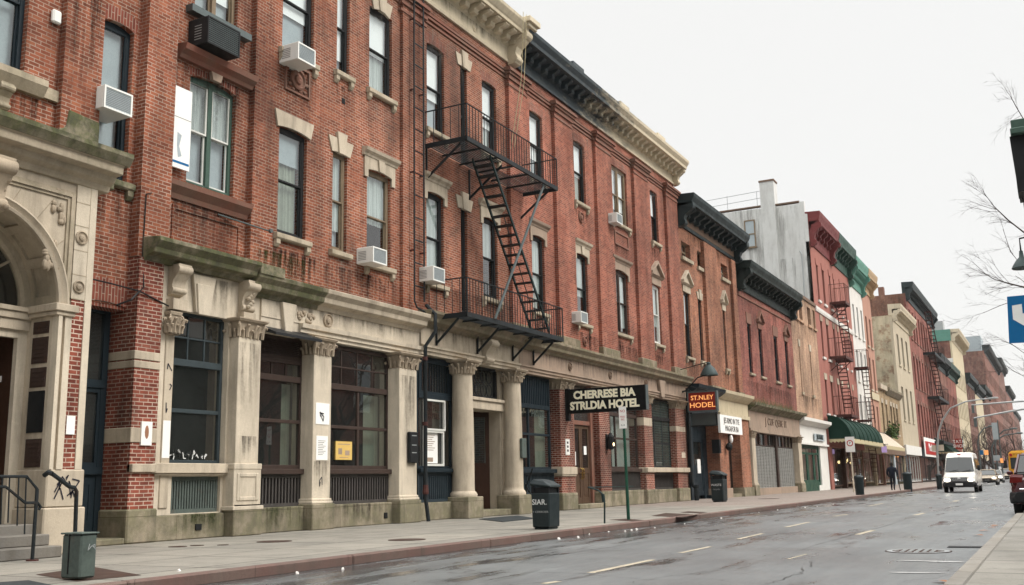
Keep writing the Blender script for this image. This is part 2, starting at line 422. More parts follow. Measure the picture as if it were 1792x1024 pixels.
# ------------------------------------------------------------------ building kit
WX = -15.6          # the street wall of the row
def arc_pts(y0, y1, zc, rise, n=10):
    w = y1-y0; R = (w*w/4+rise*rise)/(2*rise); cz = zc-R; m = (y0+y1)/2; a = math.asin(min(1, w/2/R))
    return [(m+R*math.sin(-a+2*a*i/n), cz+R*math.cos(-a+2*a*i/n)) for i in range(n+1)]
def wall(root, name, mat, X, y0, y1, z0, z1, holes=(), th=.3, ends=True):
    mb = MB()
    hs = [h for h in holes if h[2] > y0 and h[0] < y1 and h[3] > z0 and h[1] < z1]
    ys = sorted({y0, y1, *[min(max(h[i], y0), y1) for h in hs for i in (0, 2)]})
    zs = sorted({z0, z1, *[min(max(h[i], z0), z1) for h in hs for i in (1, 3)]})
    for a, b in zip(ys, ys[1:]):
        run = None
        for c, d in zip(zs, zs[1:]):
            m, k = (a+b)/2, (c+d)/2
            inside = any(h[0] < m < h[2] and h[1] < k < h[3] for h in hs)
            if inside:
                if run: mb.poly([(X,a,run[0]),(X,b,run[0]),(X,b,run[1]),(X,a,run[1])]); run = None
            else: run = (run[0], d) if run else (c, d)
        if run: mb.poly([(X,a,run[0]),(X,b,run[0]),(X,b,run[1]),(X,a,run[1])])
    for h in hs:
        a, c, b, d = h[:4]; rise = h[4] if len(h) > 4 else 0; dp = X-th
        zz = d-rise if rise else d
        mb.poly([(X,a,c),(X,a,zz),(dp,a,zz),(dp,a,c)]); mb.poly([(X,b,zz),(X,b,c),(dp,b,c),(dp,b,zz)])
        mb.poly([(X,a,c),(dp,a,c),(dp,b,c),(X,b,c)])
        if rise:
            pt = arc_pts(a, b, d, rise)
            for p, q in zip(pt, pt[1:]):
                mb.poly([(X,p[0],p[1]),(X,q[0],q[1]),(X,q[0],d),(X,p[0],d)])
                mb.poly([(X,p[0],p[1]),(dp,p[0],p[1]),(dp,q[0],q[1]),(X,q[0],q[1])])
        else: mb.poly([(X,a,d),(X,b,d),(dp,b,d),(dp,a,d)])
    if ends:
        for y in (y0, y1): mb.poly([(X,y,z0),(X,y,z1),(X-th,y,z1),(X-th,y,z0)])
        mb.poly([(X,y0,z1),(X,y1,z1),(X-th,y1,z1),(X-th,y0,z1)])
    return mb.build(name, mat, root)
def frame_bars(mb, x0, x1, a, c, b, d, t=.06, tt=None, tb=None):
    mb.box(x0,x1,a,a+t,c,d); mb.box(x0,x1,b-t,b,c,d)
    mb.box(x0,x1,a+t,b-t,d-(tt or t),d); mb.box(x0,x1,a+t,b-t,c,c+(tb or t))
def gquad(mb, x, a, c, b, d): mb.poly([(x,a,c),(x,b,c),(x,b,d),(x,a,d)])
def sheet_(mb, x, a, c, b, d, mat):
    if 'curtain' not in mat: return gquad(mb, x, a, c, b, d)
    n = max(6, int((b-a)/.035)); q = None      # cloth hangs in folds
    for i in range(n+1):
        y = a+(b-a)*i/n; xx = x+(.022*math.sin(i*1.7)+.012*math.sin(i*.63+y))
        if q: mb.poly([(q[1],q[0],c),(xx,y,c),(xx,y,d),(q[1],q[0],d)])
        q = (y, xx)
def win(root, r, X=WX, depth=.09, fr='frame_black', kind='hung', rise=0, blind_or_glare=.5, bm='sky_glare_white', sill=None, head=None, gm='glass', holes=None, mid=.5, headmat='stone', sillmat='stone_ledge', sash=None, low='blind_grey'):
    rise *= .6
    a, c, b, d = r
    if holes is not None: holes.append((a, c, b, d, rise))
    xf = X-depth; m = MB(); g = MB(); bl = MB(); lo = MB()
    frame_bars(m, xf-.1, xf, a, c, b, d, .085, .08+rise)
    sm = MB() if sash else m
    panes = [(a+.07, b-.07)] if kind != 'pair' else [(a+.07, (a+b)/2-.06), ((a+b)/2+.06, b-.07)]
    if kind == 'pair': m.box(xf-.1, xf+.01, (a+b)/2-.06, (a+b)/2+.06, c+.07, d-.07)
    for p, q in panes:
        zt = d-.07-rise*.6; zb = c+.07; zm = zb+(zt-zb)*(1-mid)
        if kind == 'door':
            frame_bars(m, xf-.07, xf-.02, p, zb, q, zt, .05, .05, .35); m.box(xf-.07,xf-.02,p,q,zm-.04,zm+.04); gquad(g, xf-.045, p+.04, zb+.3, q-.04, zt-.03)
        else:
            frame_bars(sm, xf-.055, xf-.012, p, zm, q, zt, .045, .05, .04); frame_bars(sm, xf-.098, xf-.058, p, zb, q, zm+.03, .045, .04, .07)
            gquad(g, xf-.035, p+.04, zm+.03, q-.04, zt-.04); gquad(g, xf-.08, p+.04, zb+.06, q-.04, zm)
        if blind_or_glare:
            zz = zt-(zt-zb)*blind_or_glare; sheet_(bl, xf-.13, p, zz, q, zt, bm)  # white sheets paint mirrored sky into the panes; others are blinds and curtains
            if low and kind != 'door': sheet_(lo, xf-.2, p, zb, q, zz+.03, low)
    w = m.build('window', fr, root)
    if sash: sm.build('sash', sash, w)
    if lo.v: lo.build('curtain', low, w)
    g.build('glass', gm, w)
    if blind_or_glare: bl.build('blind_or_glare', bm, w)
    if sill:
        s = MB(); e = .13
        s.py([(X,c-.17),(X+.10,c-.17),(X+.13,c-.14),(X+.13,c-.03),(X,c+.0)], a-e, b+e)
        s.box(X-depth,X,a,b,c-.06,c-.001)
        if sill != 'plain':
            for y in (a-e+.02, b+e-.16): s.py([(X,c-.36),(X+.04,c-.36),(X+.1,c-.28),(X+.1,c-.17),(X,c-.17)], y, y+.14)
        s.build('sill', sillmat, w, bevel=.008)
    if head == 'slab':      # flared stone lintel over an arched head
        L = MB(); e = .2; pt = arc_pts(a, b, d, rise or .05)
        L.px([(a-.10,d-rise-.02)]+pt+[(b+.10,d-rise-.02),(b+e,d+.34),(a-e,d+.34)], X-.02, X+.05); L.build('lintel', headmat, w)
    elif head in ('hood', 'hoodkey'):
        L = MB(); e = .16; pt = arc_pts(a, b, d, rise or .05)
        L.px([(a-e,d-rise-.22),(a-.0,d-rise-.22)]+pt+[(b,d-rise-.22),(b+e,d-rise-.22),(b+e,d+.3),(a-e,d+.3)], X-.02, X+.05)
        L.py([(X,d+.3),(X+.07,d+.3),(X+.09,d+.36),(X+.17,d+.42),(X+.2,d+.50),(X,d+.54)], a-e-.08, b+e+.08)
        if head == 'hoodkey': k = (a+b)/2; L.px([(k-.09,d-.02),(k+.09,d-.02),(k+.14,d+.3),(k-.14,d+.3)], X+.03, X+.1)
        L.build('lintel', headmat, w)
    elif head == 'key':
        L = MB(); k = (a+b)/2; h = (b-a)
        L.px([(k-.12,d-.06),(k+.12,d-.06),(k+.2,d+.5),(k-.2,d+.5)], X-.02, X+.08)
        L.px([(k-.38,d-rise-.03),(k-.12,d-.03),(k-.185,d+.34),(k-.52,d+.34)], X-.02, X+.04); L.px([(k+.12,d-.03),(k+.38,d-rise-.03),(k+.52,d+.34),(k+.185,d+.34)], X-.02, X+.04)
        L.build('lintel', headmat, w)
    elif head == 'ped':
        L = MB(); k = (a+b)/2; e = .3; zb = d+.42
        L.box(X-.02, X+.05, a-.12, b+.12, d, zb-.08)
        L.py([(X,zb-.08),(X+.08,zb-.08),(X+.18,zb),(X,zb+.03)], a-e, b+e)
        hgt = .62
        for sg in (1,-1):
            y0, y1 = k-sg*((b-a)/2+e), k
            L.px([(y0,zb+.03),(y0,zb+.15),(y1,zb+hgt+.12),(y1,zb+hgt-.03)][::sg], X, X+.18)
        L.px([(a-e+.16,zb+.03),(b+e-.16,zb+.03),(k,zb+hgt-.06)], X-.01, X+.05)
        L.build('pediment', headmat, w)
    elif head == 'arch':
        L = MB(); pt = arc_pts(a-.02, b+.02, d+.01, rise or .04, 8); up = arc_pts(a-.14, b+.14, d+.31, (rise or .04)+.04, 8)
        L.px(pt+up[::-1], X-.01, X+.004); L.build('brick_arch', 'brick_soldier', w)
    return w
def capital(root, cx, cy, w, z0, z1, mat='stone_cap', rnd=False, name='capital'):
    """Corinthian: bell, two tiers of curling leaves, corner volutes, abacus"""
    h = z1-z0; m = MB(); r = w/2
    if rnd: m.lz(cx, cy, [(r,z0),(r*1.08,z0+h*.06),(r*.95,z0+h*.1),(r*.95,z0+h*.6),(r*1.25,z0+h*.85)], 14)
    else:
        m.box(cx-r,cx+r,cy-r*1.05,cy+r*1.05,z0,z0+h*.07); m.tbox(cx-r*.94,cx+r*.94,cy-r*.94,cy+r*.94,z0+h*.07,z0+h*.85,r*.25,r*.25)
    m.tbox(cx-r*1.35,cx+r*1.35,cy-r*1.35,cy+r*1.35,z1-h*.15,z1-h*.06,r*.08,r*.08); m.box(cx-r*1.45,cx+r*1.45,cy-r*1.45,cy+r*1.45,z1-h*.06,z1)
    def base(t):       # points round the shaft, t in 0..1
        if rnd: return (math.cos(2*math.pi*t)*r, math.sin(2*math.pi*t)*r)
        q = t*4 % 4; s = q % 1; k = int(q)
        e = [(1,-1+2*s),(1-2*s,1),(-1,1-2*s),(-1+2*s,-1)][k]; return (e[0]*r, e[1]*r)
    for tier, (zb, zt, n, off) in enumerate(((.05,.42,12,0), (.08,.68,12,.5))):
        for i in range(n):
            bx, by = base((i+off+.5)/n if not rnd else (i+off)/n); L = math.hypot(bx, by) or 1; dx, dy = bx/L, by/L
            o = .02+.03*tier
            pts = [(cx+bx+dx*o, cy+by+dy*o, z0+h*zb), (cx+bx+dx*(o+.015), cy+by+dy*(o+.015), z0+h*(zb+(zt-zb)*.7)), (cx+bx+dx*(o+.07), cy+by+dy*(o+.07), z0+h*zt), (cx+bx+dx*(o+.11), cy+by+dy*(o+.11), z0+h*(zt-.04)), (cx+bx+dx*(o+.10), cy+by+dy*(o+.10), z0+h*(zt-.12))]
            m.tube(pts, [.042,.045,.036,.028,.015], 5)
    for sx, sy in ((1,1),(1,-1),(-1,1),(-1,-1)):
        ux, uy = sx*.7071, sy*.7071; c0 = (cx+sx*r*1.12, cy+sy*r*1.12, z0+h*.72); pts = []
        for k in range(14):
            a = k/13*4.2*math.pi*.75; q = h*.14*(1-k/15); pts.append((c0[0]+ux*q*math.cos(a), c0[1]+uy*q*math.cos(a), c0[2]+q*math.sin(a)))
        m.tube(pts, .022, 5)
    return m.build(name, mat, root, smooth=True)
def console(mb, x, y0, y1, z0, z1, d):
    """S-scroll bracket hanging on a wall at x"""
    h = z1-z0
    pr = [(x,z1),(x+d,z1),(x+d*1.02,z1-h*.16),(x+d*.8,z1-h*.36),(x+d*.5,z1-h*.5),(x+d*.42,z1-h*.66),(x+d*.5,z1-h*.8),(x+d*.38,z1-h*.95),(x,z0)]
    mb.py(pr, y0, y1); e = .015
    mb.ly(x+d*.82, y0-e, z1-h*.17, [(h*.14,0),(h*.14,y1-y0+2*e)], 12); mb.ly(x+d*.36, y0-e, z1-h*.82, [(h*.1,0),(h*.1,y1-y0+2*e)], 12)
    return mb
def rosette(mb, x, y, z, r, d=.04):
    mb.lx(x, y, z, [(r,-.02),(r,d*.7),(r*.85,d),(r*.75,d*.35),(r*.5,d*.35),(r*.42,d*1.1),(r*.15,d*1.4),(r*.02,d*1.2)], 16); return mb
def slats(root, y0, y1, z0, z1, x, mat='frame_black', n=None, name='slatted_panel'):
    mat = {'frame_black': 'slat', 'frame_navy': 'slat_navy', 'utility_grey': 'slat_green'}.get(mat, mat)
    m = MB(); frame_bars(m, x-.06, x, y0, z0, y1, z1, .06, .08, .08); m.box(x-.08,x-.065,y0,y1,z0,z1)
    n = n or max(4, int((y1-y0)/.11))
    for i in range(n):
        y = y0+.06+(y1-y0-.12)*(i+.5)/n; m.box(x-.06,x-.005,y-.022,y+.022,z0+.08,z1-.08)
    return m.build(name, mat, root)
def shop_window(root, r, X, fr, ysplit=(), zsplit=(), top=None, gm='glass_shop', t=.07, name='shop_window', bars=.04):
    """big ground-floor window: frame with mullions; top=(z, columns, rows) gives the small lights over the transom"""
    a, c, b, d = r; m = MB(); g = MB()
    frame_bars(m, X-.1, X, a, c, b, d, t); zt = d
    if top:
        zt = top[0]; m.box(X-.1,X+.03,a+t,b-t,zt-.07,zt+.07)
        for i in range(1, top[1]): y = a+t+(b-a-2*t)*i/top[1]; m.box(X-.06,X-.015,y-.018,y+.018,zt+.07,d-t)
        for i in range(1, top[2]): z = zt+.07+(d-t-zt-.07)*i/top[2]; m.box(X-.058,X-.017,a+t,b-t,z-.018,z+.018)
        gquad(g, X-.04, a+t, zt+.07, b-t, d-t); zt -= .07
    for y in ysplit: m.box(X-.08,X-.005,y-bars,y+bars,c+t,zt if top else d-t)
    for z in zsplit: m.box(X-.078,X-.007,a+t,b-t,z-bars,z+bars)
    gquad(g, X-.045, a+t, c+t, b-t, zt if top else d-t)
    w = m.build(name, fr, root, bevel=.006); g.build('glass', gm, w); return w
def graffiti(root, X, y, z, s, mat='spray_black', n=5, seed=1, w=.012, span=1.0):
    rg = random.Random(seed); m = MB(); x = y
    for k in range(n):
        pts = [(X+.006, x+rg.uniform(0,.6)*s, z+rg.uniform(-.5,.5)*s) for _ in range(rg.randint(3,5))]
        for p, q in zip(pts, pts[1:]):
            d = Vector(q)-Vector(p)
            if d.length < .01: continue
            nrm = Vector((0,-d.z,d.y)).normalized()*w
            m.poly([Vector(p)-nrm, Vector(q)-nrm, Vector(q)+nrm, Vector(p)+nrm])
        x += s*.55*span
    return m.build('graffiti', mat, root)

def stain(root, y0, y1, z0, z1, X=WX, mat='soot_stain'):
    """weather streak on a wall: a film a few millimetres thick"""
    m = MB(); m.poly([(X,y0,z0),(X,y1,z0),(X,y1,z1),(X,y0,z1)]); m.v = [(v[0]+(.0004 if i < 2 else 0), v[1], v[2]) for i, v in enumerate(m.v)]
    return m.build('weather_stain', mat, root)
# ------------------------------------------------------------------ ground
def road_mat():
    t = NT('asphalt'); p = t.pos()
    n1 = t.noise(p, .22, 6, .6); n2 = t.noise(p, 60, 3, .7); n3 = t.noise(t.scale(p, (1.6,.22,1)), 1.0, 6, .62)
    col = t.mix(t.map(n1, .35, .65, 0, 1), (.090,.100,.105), (.128,.139,.142))
    col = t.mix(t.map(n3, .46, .62, 0, .6), col, (.05,.055,.058))
    col = t.mix(t.map(n2, .42, .7, 0, .5), col, (.19,.19,.185)); col = t.mix(t.map(t.noise(p, 95, 2), .55, .75, 0, .5), col, (.03,.03,.03))
    w = t.n('ShaderNodeTexVoronoi', {'feature': 'DISTANCE_TO_EDGE'}, Vector=t.n('ShaderNodeVectorMath', {'operation': 'ADD'}, i0=p, i1=t.n('ShaderNodeTexNoise', None, Vector=p, Scale=1.2, Detail=4).outputs[1]).outputs[0], Scale=.32).outputs[0]
    ck = t.math('MULTIPLY', t.map(w, .0, .009, 1, 0), t.map(t.noise(p, .3, 2), .46, .54, 0, .85))
    col = t.mix(ck, col, (.02,.02,.02))
    # puddles lie along the left gutter and here and there in the wheel tracks
    x = t.n('ShaderNodeSeparateXYZ', None, Vector=p).outputs[0]
    gut = t.map(x, -9.1, -6.2, .2, 0)
    pd = t.map(t.math('ADD', t.noise(t.scale(p, (1.7,.33,1)), 1.0, 6, .62), gut), .57, .70, 0, .85)
    col = t.mix(pd, col, (.035,.037,.038))
    r = t.map(t.math('ADD', n1, t.math('MULTIPLY', n3, .6)), .55, 1.0, .18, .52)
    r = t.mix(pd, r, (.13,.13,.13))
    h = t.math('MULTIPLY', n2, t.math('SUBTRACT', 1.0, pd))
    t.finish(col, r, h, .35, .01, spec=.5)
road_mat()
def walk_mat():
    t = NT('pavement'); p = t.pos(); sp = t.n('ShaderNodeSeparateXYZ', None, Vector=p)
    vec = t.n('ShaderNodeCombineXYZ', None, X=sp.outputs[1], Y=sp.outputs[0]).outputs[0]
    br = t.n('ShaderNodeTexBrick', {'offset': 0.0}, Vector=vec, Color1=(.86,.86,.86), Color2=(1.1,1.09,1.07), Mortar=(.22,.21,.2), Scale=1.0, Mortar_Size=.022, Bias=0.0, Brick_Width=1.62, Row_Height=1.62)
    n1 = t.noise(p, .45, 6, .65); n2 = t.noise(p, 45, 4, .7); n3 = t.noise(p, 1.9, 6, .7)
    col = t.mix(t.map(n1, .35, .65, 0, 1), (.275,.255,.22), (.20,.19,.165))
    col = t.mix(t.map(n3, .52, .72, 0, .6), col, (.085,.078,.068)); col = t.mix(t.map(n2, .35, .75, 0, .45), col, (.075,.072,.064))
    # brick pavers further up the street
    pv = t.n('ShaderNodeTexBrick', {'offset': .5}, Vector=vec, Color1=(.17,.12,.10), Color2=(.25,.205,.175), Mortar=(.16,.15,.135), Scale=1.0, Mortar_Size=.008, Bias=0.0, Brick_Width=.22, Row_Height=.11).outputs[0]
    far = t.map(t.math('ADD', sp.outputs[1], t.math('MULTIPLY', n1, 6)), 38, 41, 0, .8)
    g = t.mix(1.0, col, br.outputs[0], 'MULTIPLY'); col = t.mix(far, g, pv)
    v = t.n('ShaderNodeTexVoronoi', None, Vector=p, Scale=2.4).outputs[0]
    col = t.mix(t.map(v, .05, .075, .8, 0), col, (.07,.065,.06))
    t.finish(col, t.map(n1, .3, .7, .55, .8), t.math('SUBTRACT', n2, br.outputs[1]), .3, .006, spec=.4)
walk_mat()
stone('kerb_stone', (.30,.28,.25), .5, streak=.4, joint=(1.9,5)); stone('kerb_red', (.15,.085,.072), .75, streak=.6, tint=(.14,.12,.1), joint=(1.9,5))
paint('line_paint', (.40,.355,.27), .5, var=.9); paint('glare_white', (.42,.42,.41), .55, var=.8)
struct(MB().poly([(-60,-60,0),(60,-60,0),(60,900,0),(-60,900,0)]).build('road', 'asphalt'))
struct(MB().box(-59,-9.02-.17,-40,890,-.2,.13).build('pavement', 'pavement'))
k = MB()
for i in range(130): k.box(-9.19,-9.02,-20+i*4,-20+i*4+3.985,-.2,.136)
struct(k.build('kerb', 'kerb_red', bevel=.02))
struct(MB().pz([(-.84,-40),(40,-40),(40,890),(1.4,890),(1.4,28.5),(-.84,28.0)],-.2,.13).build('pavement', 'pavement'))
k = MB()
for i in range(16): k.box(-1.04,-.84,-20+i*3,-20+i*3+2.985,-.2,.136)
k.pz([(-1.04,28.0),(-.84,28.0),(1.4,28.3),(1.4,28.5),(-.9,28.2)],-.2,.136)
for i in range(60): k.box(1.2,1.4,28.5+i*4,28.5+i*4+3.985,-.2,.136)
struct(k.build('kerb', 'kerb_stone', bevel=.025))
# lane markings, then pale glare patches
mk = MB()
def dash(p, q, w, z=.004):
    a, b = Vector(G(*p, 0)), Vector(G(*q, 0)); d = (b-a).normalized(); n = Vector((-d.y, d.x))*w/2
    mk.poly([(*(a-n), z), (*(b-n), z), (*(b+n), z), (*(a+n), z)])
for p, q, w in (((1033,1003),(1142,980),.11), ((1191,968),(1243,957),.09), ((1291,944),(1334,934),.09), ((1375,923),(1416,914),.1), ((1459,904),(1484,900),.1), ((1379,979),(1412,970),.04),
                ((1500,936),(1529,928),.12), ((1601,902),(1617,898),.14), ((1669,878),(1676,876),.18), ((1520,886),(1545,881),.1), ((950,1022),(978,1018),.1)):
    dash(p, q, w)
struct(mk.build('lane_markings', 'line_paint'))
mk = MB(); rg = random.Random(4)  # flat pale patches painting the white glare on the damp road
for px_, py_, l, w in ((1640,983,1.1,.1),(1604,1003,.8,.06),(1735,916,.6,.06),(1690,897,.8,.06)):
    c = G(px_, py_, 0); n = 9; a = rg.uniform(-.3,.5)
    mk.poly([(c[0]+math.cos(a)*l/2*math.cos(2*math.pi*i/n)*rg.uniform(.6,1.1)-math.sin(a)*w*math.sin(2*math.pi*i/n)*rg.uniform(.5,1.2), c[1]+math.sin(a)*l/2*math.cos(2*math.pi*i/n)+math.cos(a)*w*math.sin(2*math.pi*i/n)*rg.uniform(.5,1.2), .006) for i in range(n)])
struct(mk.build('road_glare', 'glare_white'))
# repaired trench, seams and cracks in the asphalt
paint('tar', (.022,.023,.024), .35, var=.4, spec=.4); paint('patch_asphalt', (.045,.048,.05), .5, var=.5, bump=.5, spec=.4)
mk = MB(); rg = random.Random(14)
def crack(pts, w):
    q = []
    for a, b in zip(pts, pts[1:]):
        A_, B_ = Vector(G(*a, 0)), Vector(G(*b, 0))
        for i in range(7): c = A_.lerp(B_, i/7); q.append(c+Vector((rg.uniform(-.05,.05), rg.uniform(-.05,.05))))
    for a, b in zip(q, q[1:]):
        d = b-a; n = Vector((-d.y, d.x)).normalized()*w*rg.uniform(.4,1.2); mk.poly([(*(a-n),.005),(*(b-n),.005),(*(b+n),.005),(*(a+n),.005)])
crack([(1340,1024),(1400,1004),(1412,992),(1425,980)], .008); crack([(1500,972),(1420,962),(1330,965)], .006); crack([(1240,1000),(1150,1012),(1090,1022)], .006); crack([(1700,880),(1600,905),(1480,940),(1380,968)], .006); crack([(1250,935),(1120,950),(1010,966),(880,990)], .007)
struct(mk.build('road_cracks', 'tar'))

# ------------------------------------------------------------------ building A : brick row with the carved stone ground floor
A = thing('brick_building', (WX, 18, .13), 'long red brick building with cream bracketed cornice and carved arched stone entrance, nearest the camera', 'building')
hA = []
AF = dict(sill=True, holes=hA)
XB, XP1, XW1 = -15.76, -15.44, -15.7       # recessed bay, pilasters, strip beside the porch
h0 = []
win(A, (9.7,8.42,10.9,11.2), WX, .12, 'frame_navy', blind_or_glare=.35, bm='blind_grey', holes=h0, sillmat='stone_mossy')
h1 = []
win(A, (12.56,7.1,13.36,10.35), XW1, .12, 'frame_navy', blind_or_glare=.55, bm='blind_grey', holes=h1, rise=.14, head='arch', mid=.55, sill='brk', sillmat='stone_mossy')
h2 = []
w3 = win(A, (14.96,7.55,16.36,10.06), XB, .1, 'frame_green', 'pair', rise=.16, blind_or_glare=.5, bm='curtain', sash='frame_white', holes=h2)
w2 = win(A, (15.0,11.55,16.32,14.2), XB, .1, 'frame_wood', 'pair', blind_or_glare=.8, bm='sky_glare_white', holes=h2)
win(A, (17.69,11.64,18.87,14.4), blind_or_glare=.62, fr='frame_black', rise=.1, head='arch', **AF)
win(A, (19.82,11.84,20.36,14.4), blind_or_glare=.85, head='arch', rise=.05, **AF)
win(A, (21.25,11.85,22.34,14.36), blind_or_glare=.54, low='curtain', rise=.12, head='key', **AF)
win(A, (17.67,7.0,18.69,9.67), blind_or_glare=.3, bm='blind_grey', low='curtain_shop', rise=.08, head='slab', **AF)  # grey-brown lower sheet stands in for trees mirrored in this window
win(A, (19.72,7.0,20.32,9.64), blind_or_glare=.8, bm='curtain', fr='frame_wood', rise=.05, head='key', sill='plain', holes=hA)
win(A, (21.19,6.96,22.29,9.56), blind_or_glare=.56, bm='curtain', low=None, fr='frame_wood', rise=.1, head='hoodkey', **AF)
win(A, (24.17,11.64,25.16,14.4), blind_or_glare=.62, rise=.1, head='arch', **AF)
win(A, (26.14,11.05,26.55,14.36), blind_or_glare=.95, bm='curtain', kind='door', head='key', rise=.03, holes=hA)
win(A, (27.54,11.89,28.51,14.4), blind_or_glare=.62, low='curtain', rise=.1, head='arch', **AF)
win(A, (24.12,6.92,25.07,9.67), blind_or_glare=.97, bm='curtain', rise=.1, head='hood', **AF)
win(A, (26.08,5.96,26.47,9.6), blind_or_glare=.95, bm='blind_grey', kind='door', head='key', rise=.03, holes=hA)
win(A, (27.44,6.99,28.42,9.65), blind_or_glare=.5, bm='curtain', low=None, rise=.1, head='hood', **AF)
for y in (-9, -4.5, 0, 4.2): win(A, (y,8.42,y+1.2,11.2), WX, .12, 'frame_navy', blind_or_glare=.5, holes=h0, sillmat='stone_ledge')
hg = []
for y in (-10, -5.5, -1, 3.2): win(A, (y,1.6,y+1.9,4.4), WX, .12, 'frame_navy', kind='pair', blind_or_glare=.3, bm='curtain', holes=hg, sillmat='stone')
wall(A, 'wall', 'brick_a', WX, -14, 7.25, .6, 5.6, hg, .35); MB().box(-16,-15.45,-14,7.25,.13,.66).build('plinth', 'stone_plinth', A)
wall(A, 'wall', 'brick_a', WX, -14, 11.65, 5.6, 15.7, h0, .35)
wall(A, 'wall', 'brick_a', XW1, 12.4, 13.52, 4.62, 15.7, h1, .35)
wall(A, 'wall', 'brick_a', XB, 14.26, 16.8, 5.6, 15.7, h2, .35)
wall(A, 'wall', 'brick_a', WX, 16.8, 29.42, 5.5, 15.7, hA, .35)
for y0, y1, z0 in ((11.58,12.42,5.6),(13.5,14.27,5.62),(22.75,23.9,5.5)):
    MB().box(-16,XP1 if y1 < 20 else -15.5,y0,y1,z0,15.2 if y1 > 20 else 15.7).build('pilaster', 'brick_a' if y1 > 12.6 else 'brick_a', A)
# mossy stone foot of the first pilaster, stone string under the first window
m = MB(); m.px([(11.5,6.9),(12.72,6.9),(12.6,7.25),(12.43,7.5),(12.43,8.0),(11.75,8.05),(11.7,7.7),(11.53,7.6)], XP1-.1, XP1+.03); m.px([(11.4,6.75),(12.8,6.75),(12.76,7.2),(11.45,7.2)], XP1-.1, XP1+.09)
m.build('pilaster_foot', 'stone_mossy', A, bevel=.02)
m = MB(); m.py([(WX-.05,8.12),(WX+.1,8.12),(WX+.22,8.3),(WX+.22,8.42),(WX-.05,8.44)], 6, 11.25); m.box(WX-.05,WX+.08,11.25,11.58,8.15,8.36)
console(m, WX, 10.35, 10.6, 7.65, 8.12, .2); console(m, WX, 9.2, 9.45, 7.65, 8.12, .2)
m.build('string_course', 'stone_ledge', A)
# recessed bay: hood mould with keystone, brick sill, sunk panel
m = MB(); m.py([(XB,10.23),(XB+.1,10.23),(XB+.14,10.31),(XB+.26,10.39),(XB+.3,10.51),(XB,10.55)], 14.55, 16.78); m.build('hood_mould', 'terracotta', A)
m = MB(); k = 15.66; m.px([(k-.12,10.05),(k+.12,10.05),(k+.17,10.24),(k-.17,10.24)], XB-.01, XB+.1); m.build('keystone', 'stone_brown', A)
m = MB(); pt = arc_pts(14.94, 16.38, 10.07, .096); up = arc_pts(14.8, 16.52, 10.22, .11); m.px(pt+up[::-1], XB-.01, XB+.004); m.build('brick_arch', 'brick_soldier', A)
m = MB(); m.py([(XB,7.1),(XB+.05,7.1),(XB+.09,7.2),(XB+.22,7.34),(XB+.24,7.44),(XB,7.5)], 14.3, 16.78); m.build('sill', 'terracotta', A)
m = MB(); frame_bars(m, XB-.01, XB+.03, 14.6, 6.15, 16.62, 6.98, .09); m.build('brick_panel', 'brick_a', A)
m = MB(); m.box(XB-.2,XB+.2,14.75,16.6,11.36,11.52); m.build('window_shelf', 'steel_dark', A)
# carved terracotta panel under the fourth bay window
m = MB(); frame_bars(m, WX, WX+.05, 17.8, 10.62, 18.72, 11.36, .05)
rosette(m, WX+.02, 18.26, 11.0, .26, .07)
rg = random.Random(3)
for i in range(26):
    y, z = rg.uniform(17.88,18.64), rg.uniform(10.7,11.28)
    if (y-18.26)**2+(z-11)**2 > .07: m.ell((WX+.01,y,z), (.045,.06,.05), 7, 5)
m.build('carved_panel', 'terracotta', A)
MB().box(WX-.02,WX+.004,20.05,20.2,11.0,11.16).build('vent_hole', 'grille_black', A)
# brick strings and cornice
m = MB(); XC = WX
for z, d in ((14.98,.04),(15.12,.07),(15.27,.04)): m.box(XC-.01, XC+d, 16.8, 29.42, z, z+.07)
m.build('brick_string', 'terracotta', A)
for y0, y1 in ((22.62,24.0),(29.32,30.62)):
    m = MB(); X = -15.5
    for z, d, h in ((14.72,.03,.08),(14.95,.06,.16),(15.11,.12,.09),(15.2,.18,.1),(15.3,.13,.06)): m.box(X-.1, X+d, y0, y1, z, z+h-.002)
    m.build('pilaster_capital', 'terracotta', A)
c = MB(); X = WX
c.py([(X-.3,15.62),(X+.08,15.62),(X+.1,15.7),(X+.06,15.72),(X+.06,16.18),(X+.16,16.26),(X+.18,16.38),(X+.18,16.5),(X+.72,16.52),(X+.74,16.62),(X+.78,16.66),(X+.9,16.82),(X+.92,16.92),(X+.3,17.0),(X-.3,17.0)], 12, 29.5)
cor = c.build('cornice', 'cream_cornice', A)
bk = console(MB(), X+.18, 0, .26, 16.2, 16.5, .48).build('cornice_bracket', 'cream_cornice', cor, origin=(X,0,16.2))
bk.location.y += 13.1-0; 
for i in range(1, 30): dup(bk, cor, (0, .555*i, 0))
m = MB()
for i in range(7): rosette(m, X+.06, 14+i*2.6, 15.95, .13, .03)
m.build('rosette', 'cream_cornice', cor)
m = MB(); console(m, X+.05, 29.3, 29.72, 15.5, 16.75, .78); m.box(X-.1, X+.98, 29.2, 29.85, 16.75, 16.88); m.box(X-.1, X+1.08, 29.12, 29.93, 16.88, 17.08)
m.build('end_console', 'cream_cornice', cor, bevel=.015)
MB().box(-30,-16.2,2,29.5,15.4,15.6).build('roof', 'roof_tar', A)
MB().poly([(-30,2,.1),(-30,2,17),(-15.7,2,17),(-15.7,2,.1)]).build('side_wall', 'brick_side', A); m = MB(); m.poly([(-30,29.45,.1),(-30,29.45,16.9),(-15.7,29.45,16.9),(-15.7,29.45,.1)]); m.build('wall', 'brick_side', A)
MB().box(-17.3,-17.2,2,47,0,15.4).build('interior', 'interior', A)

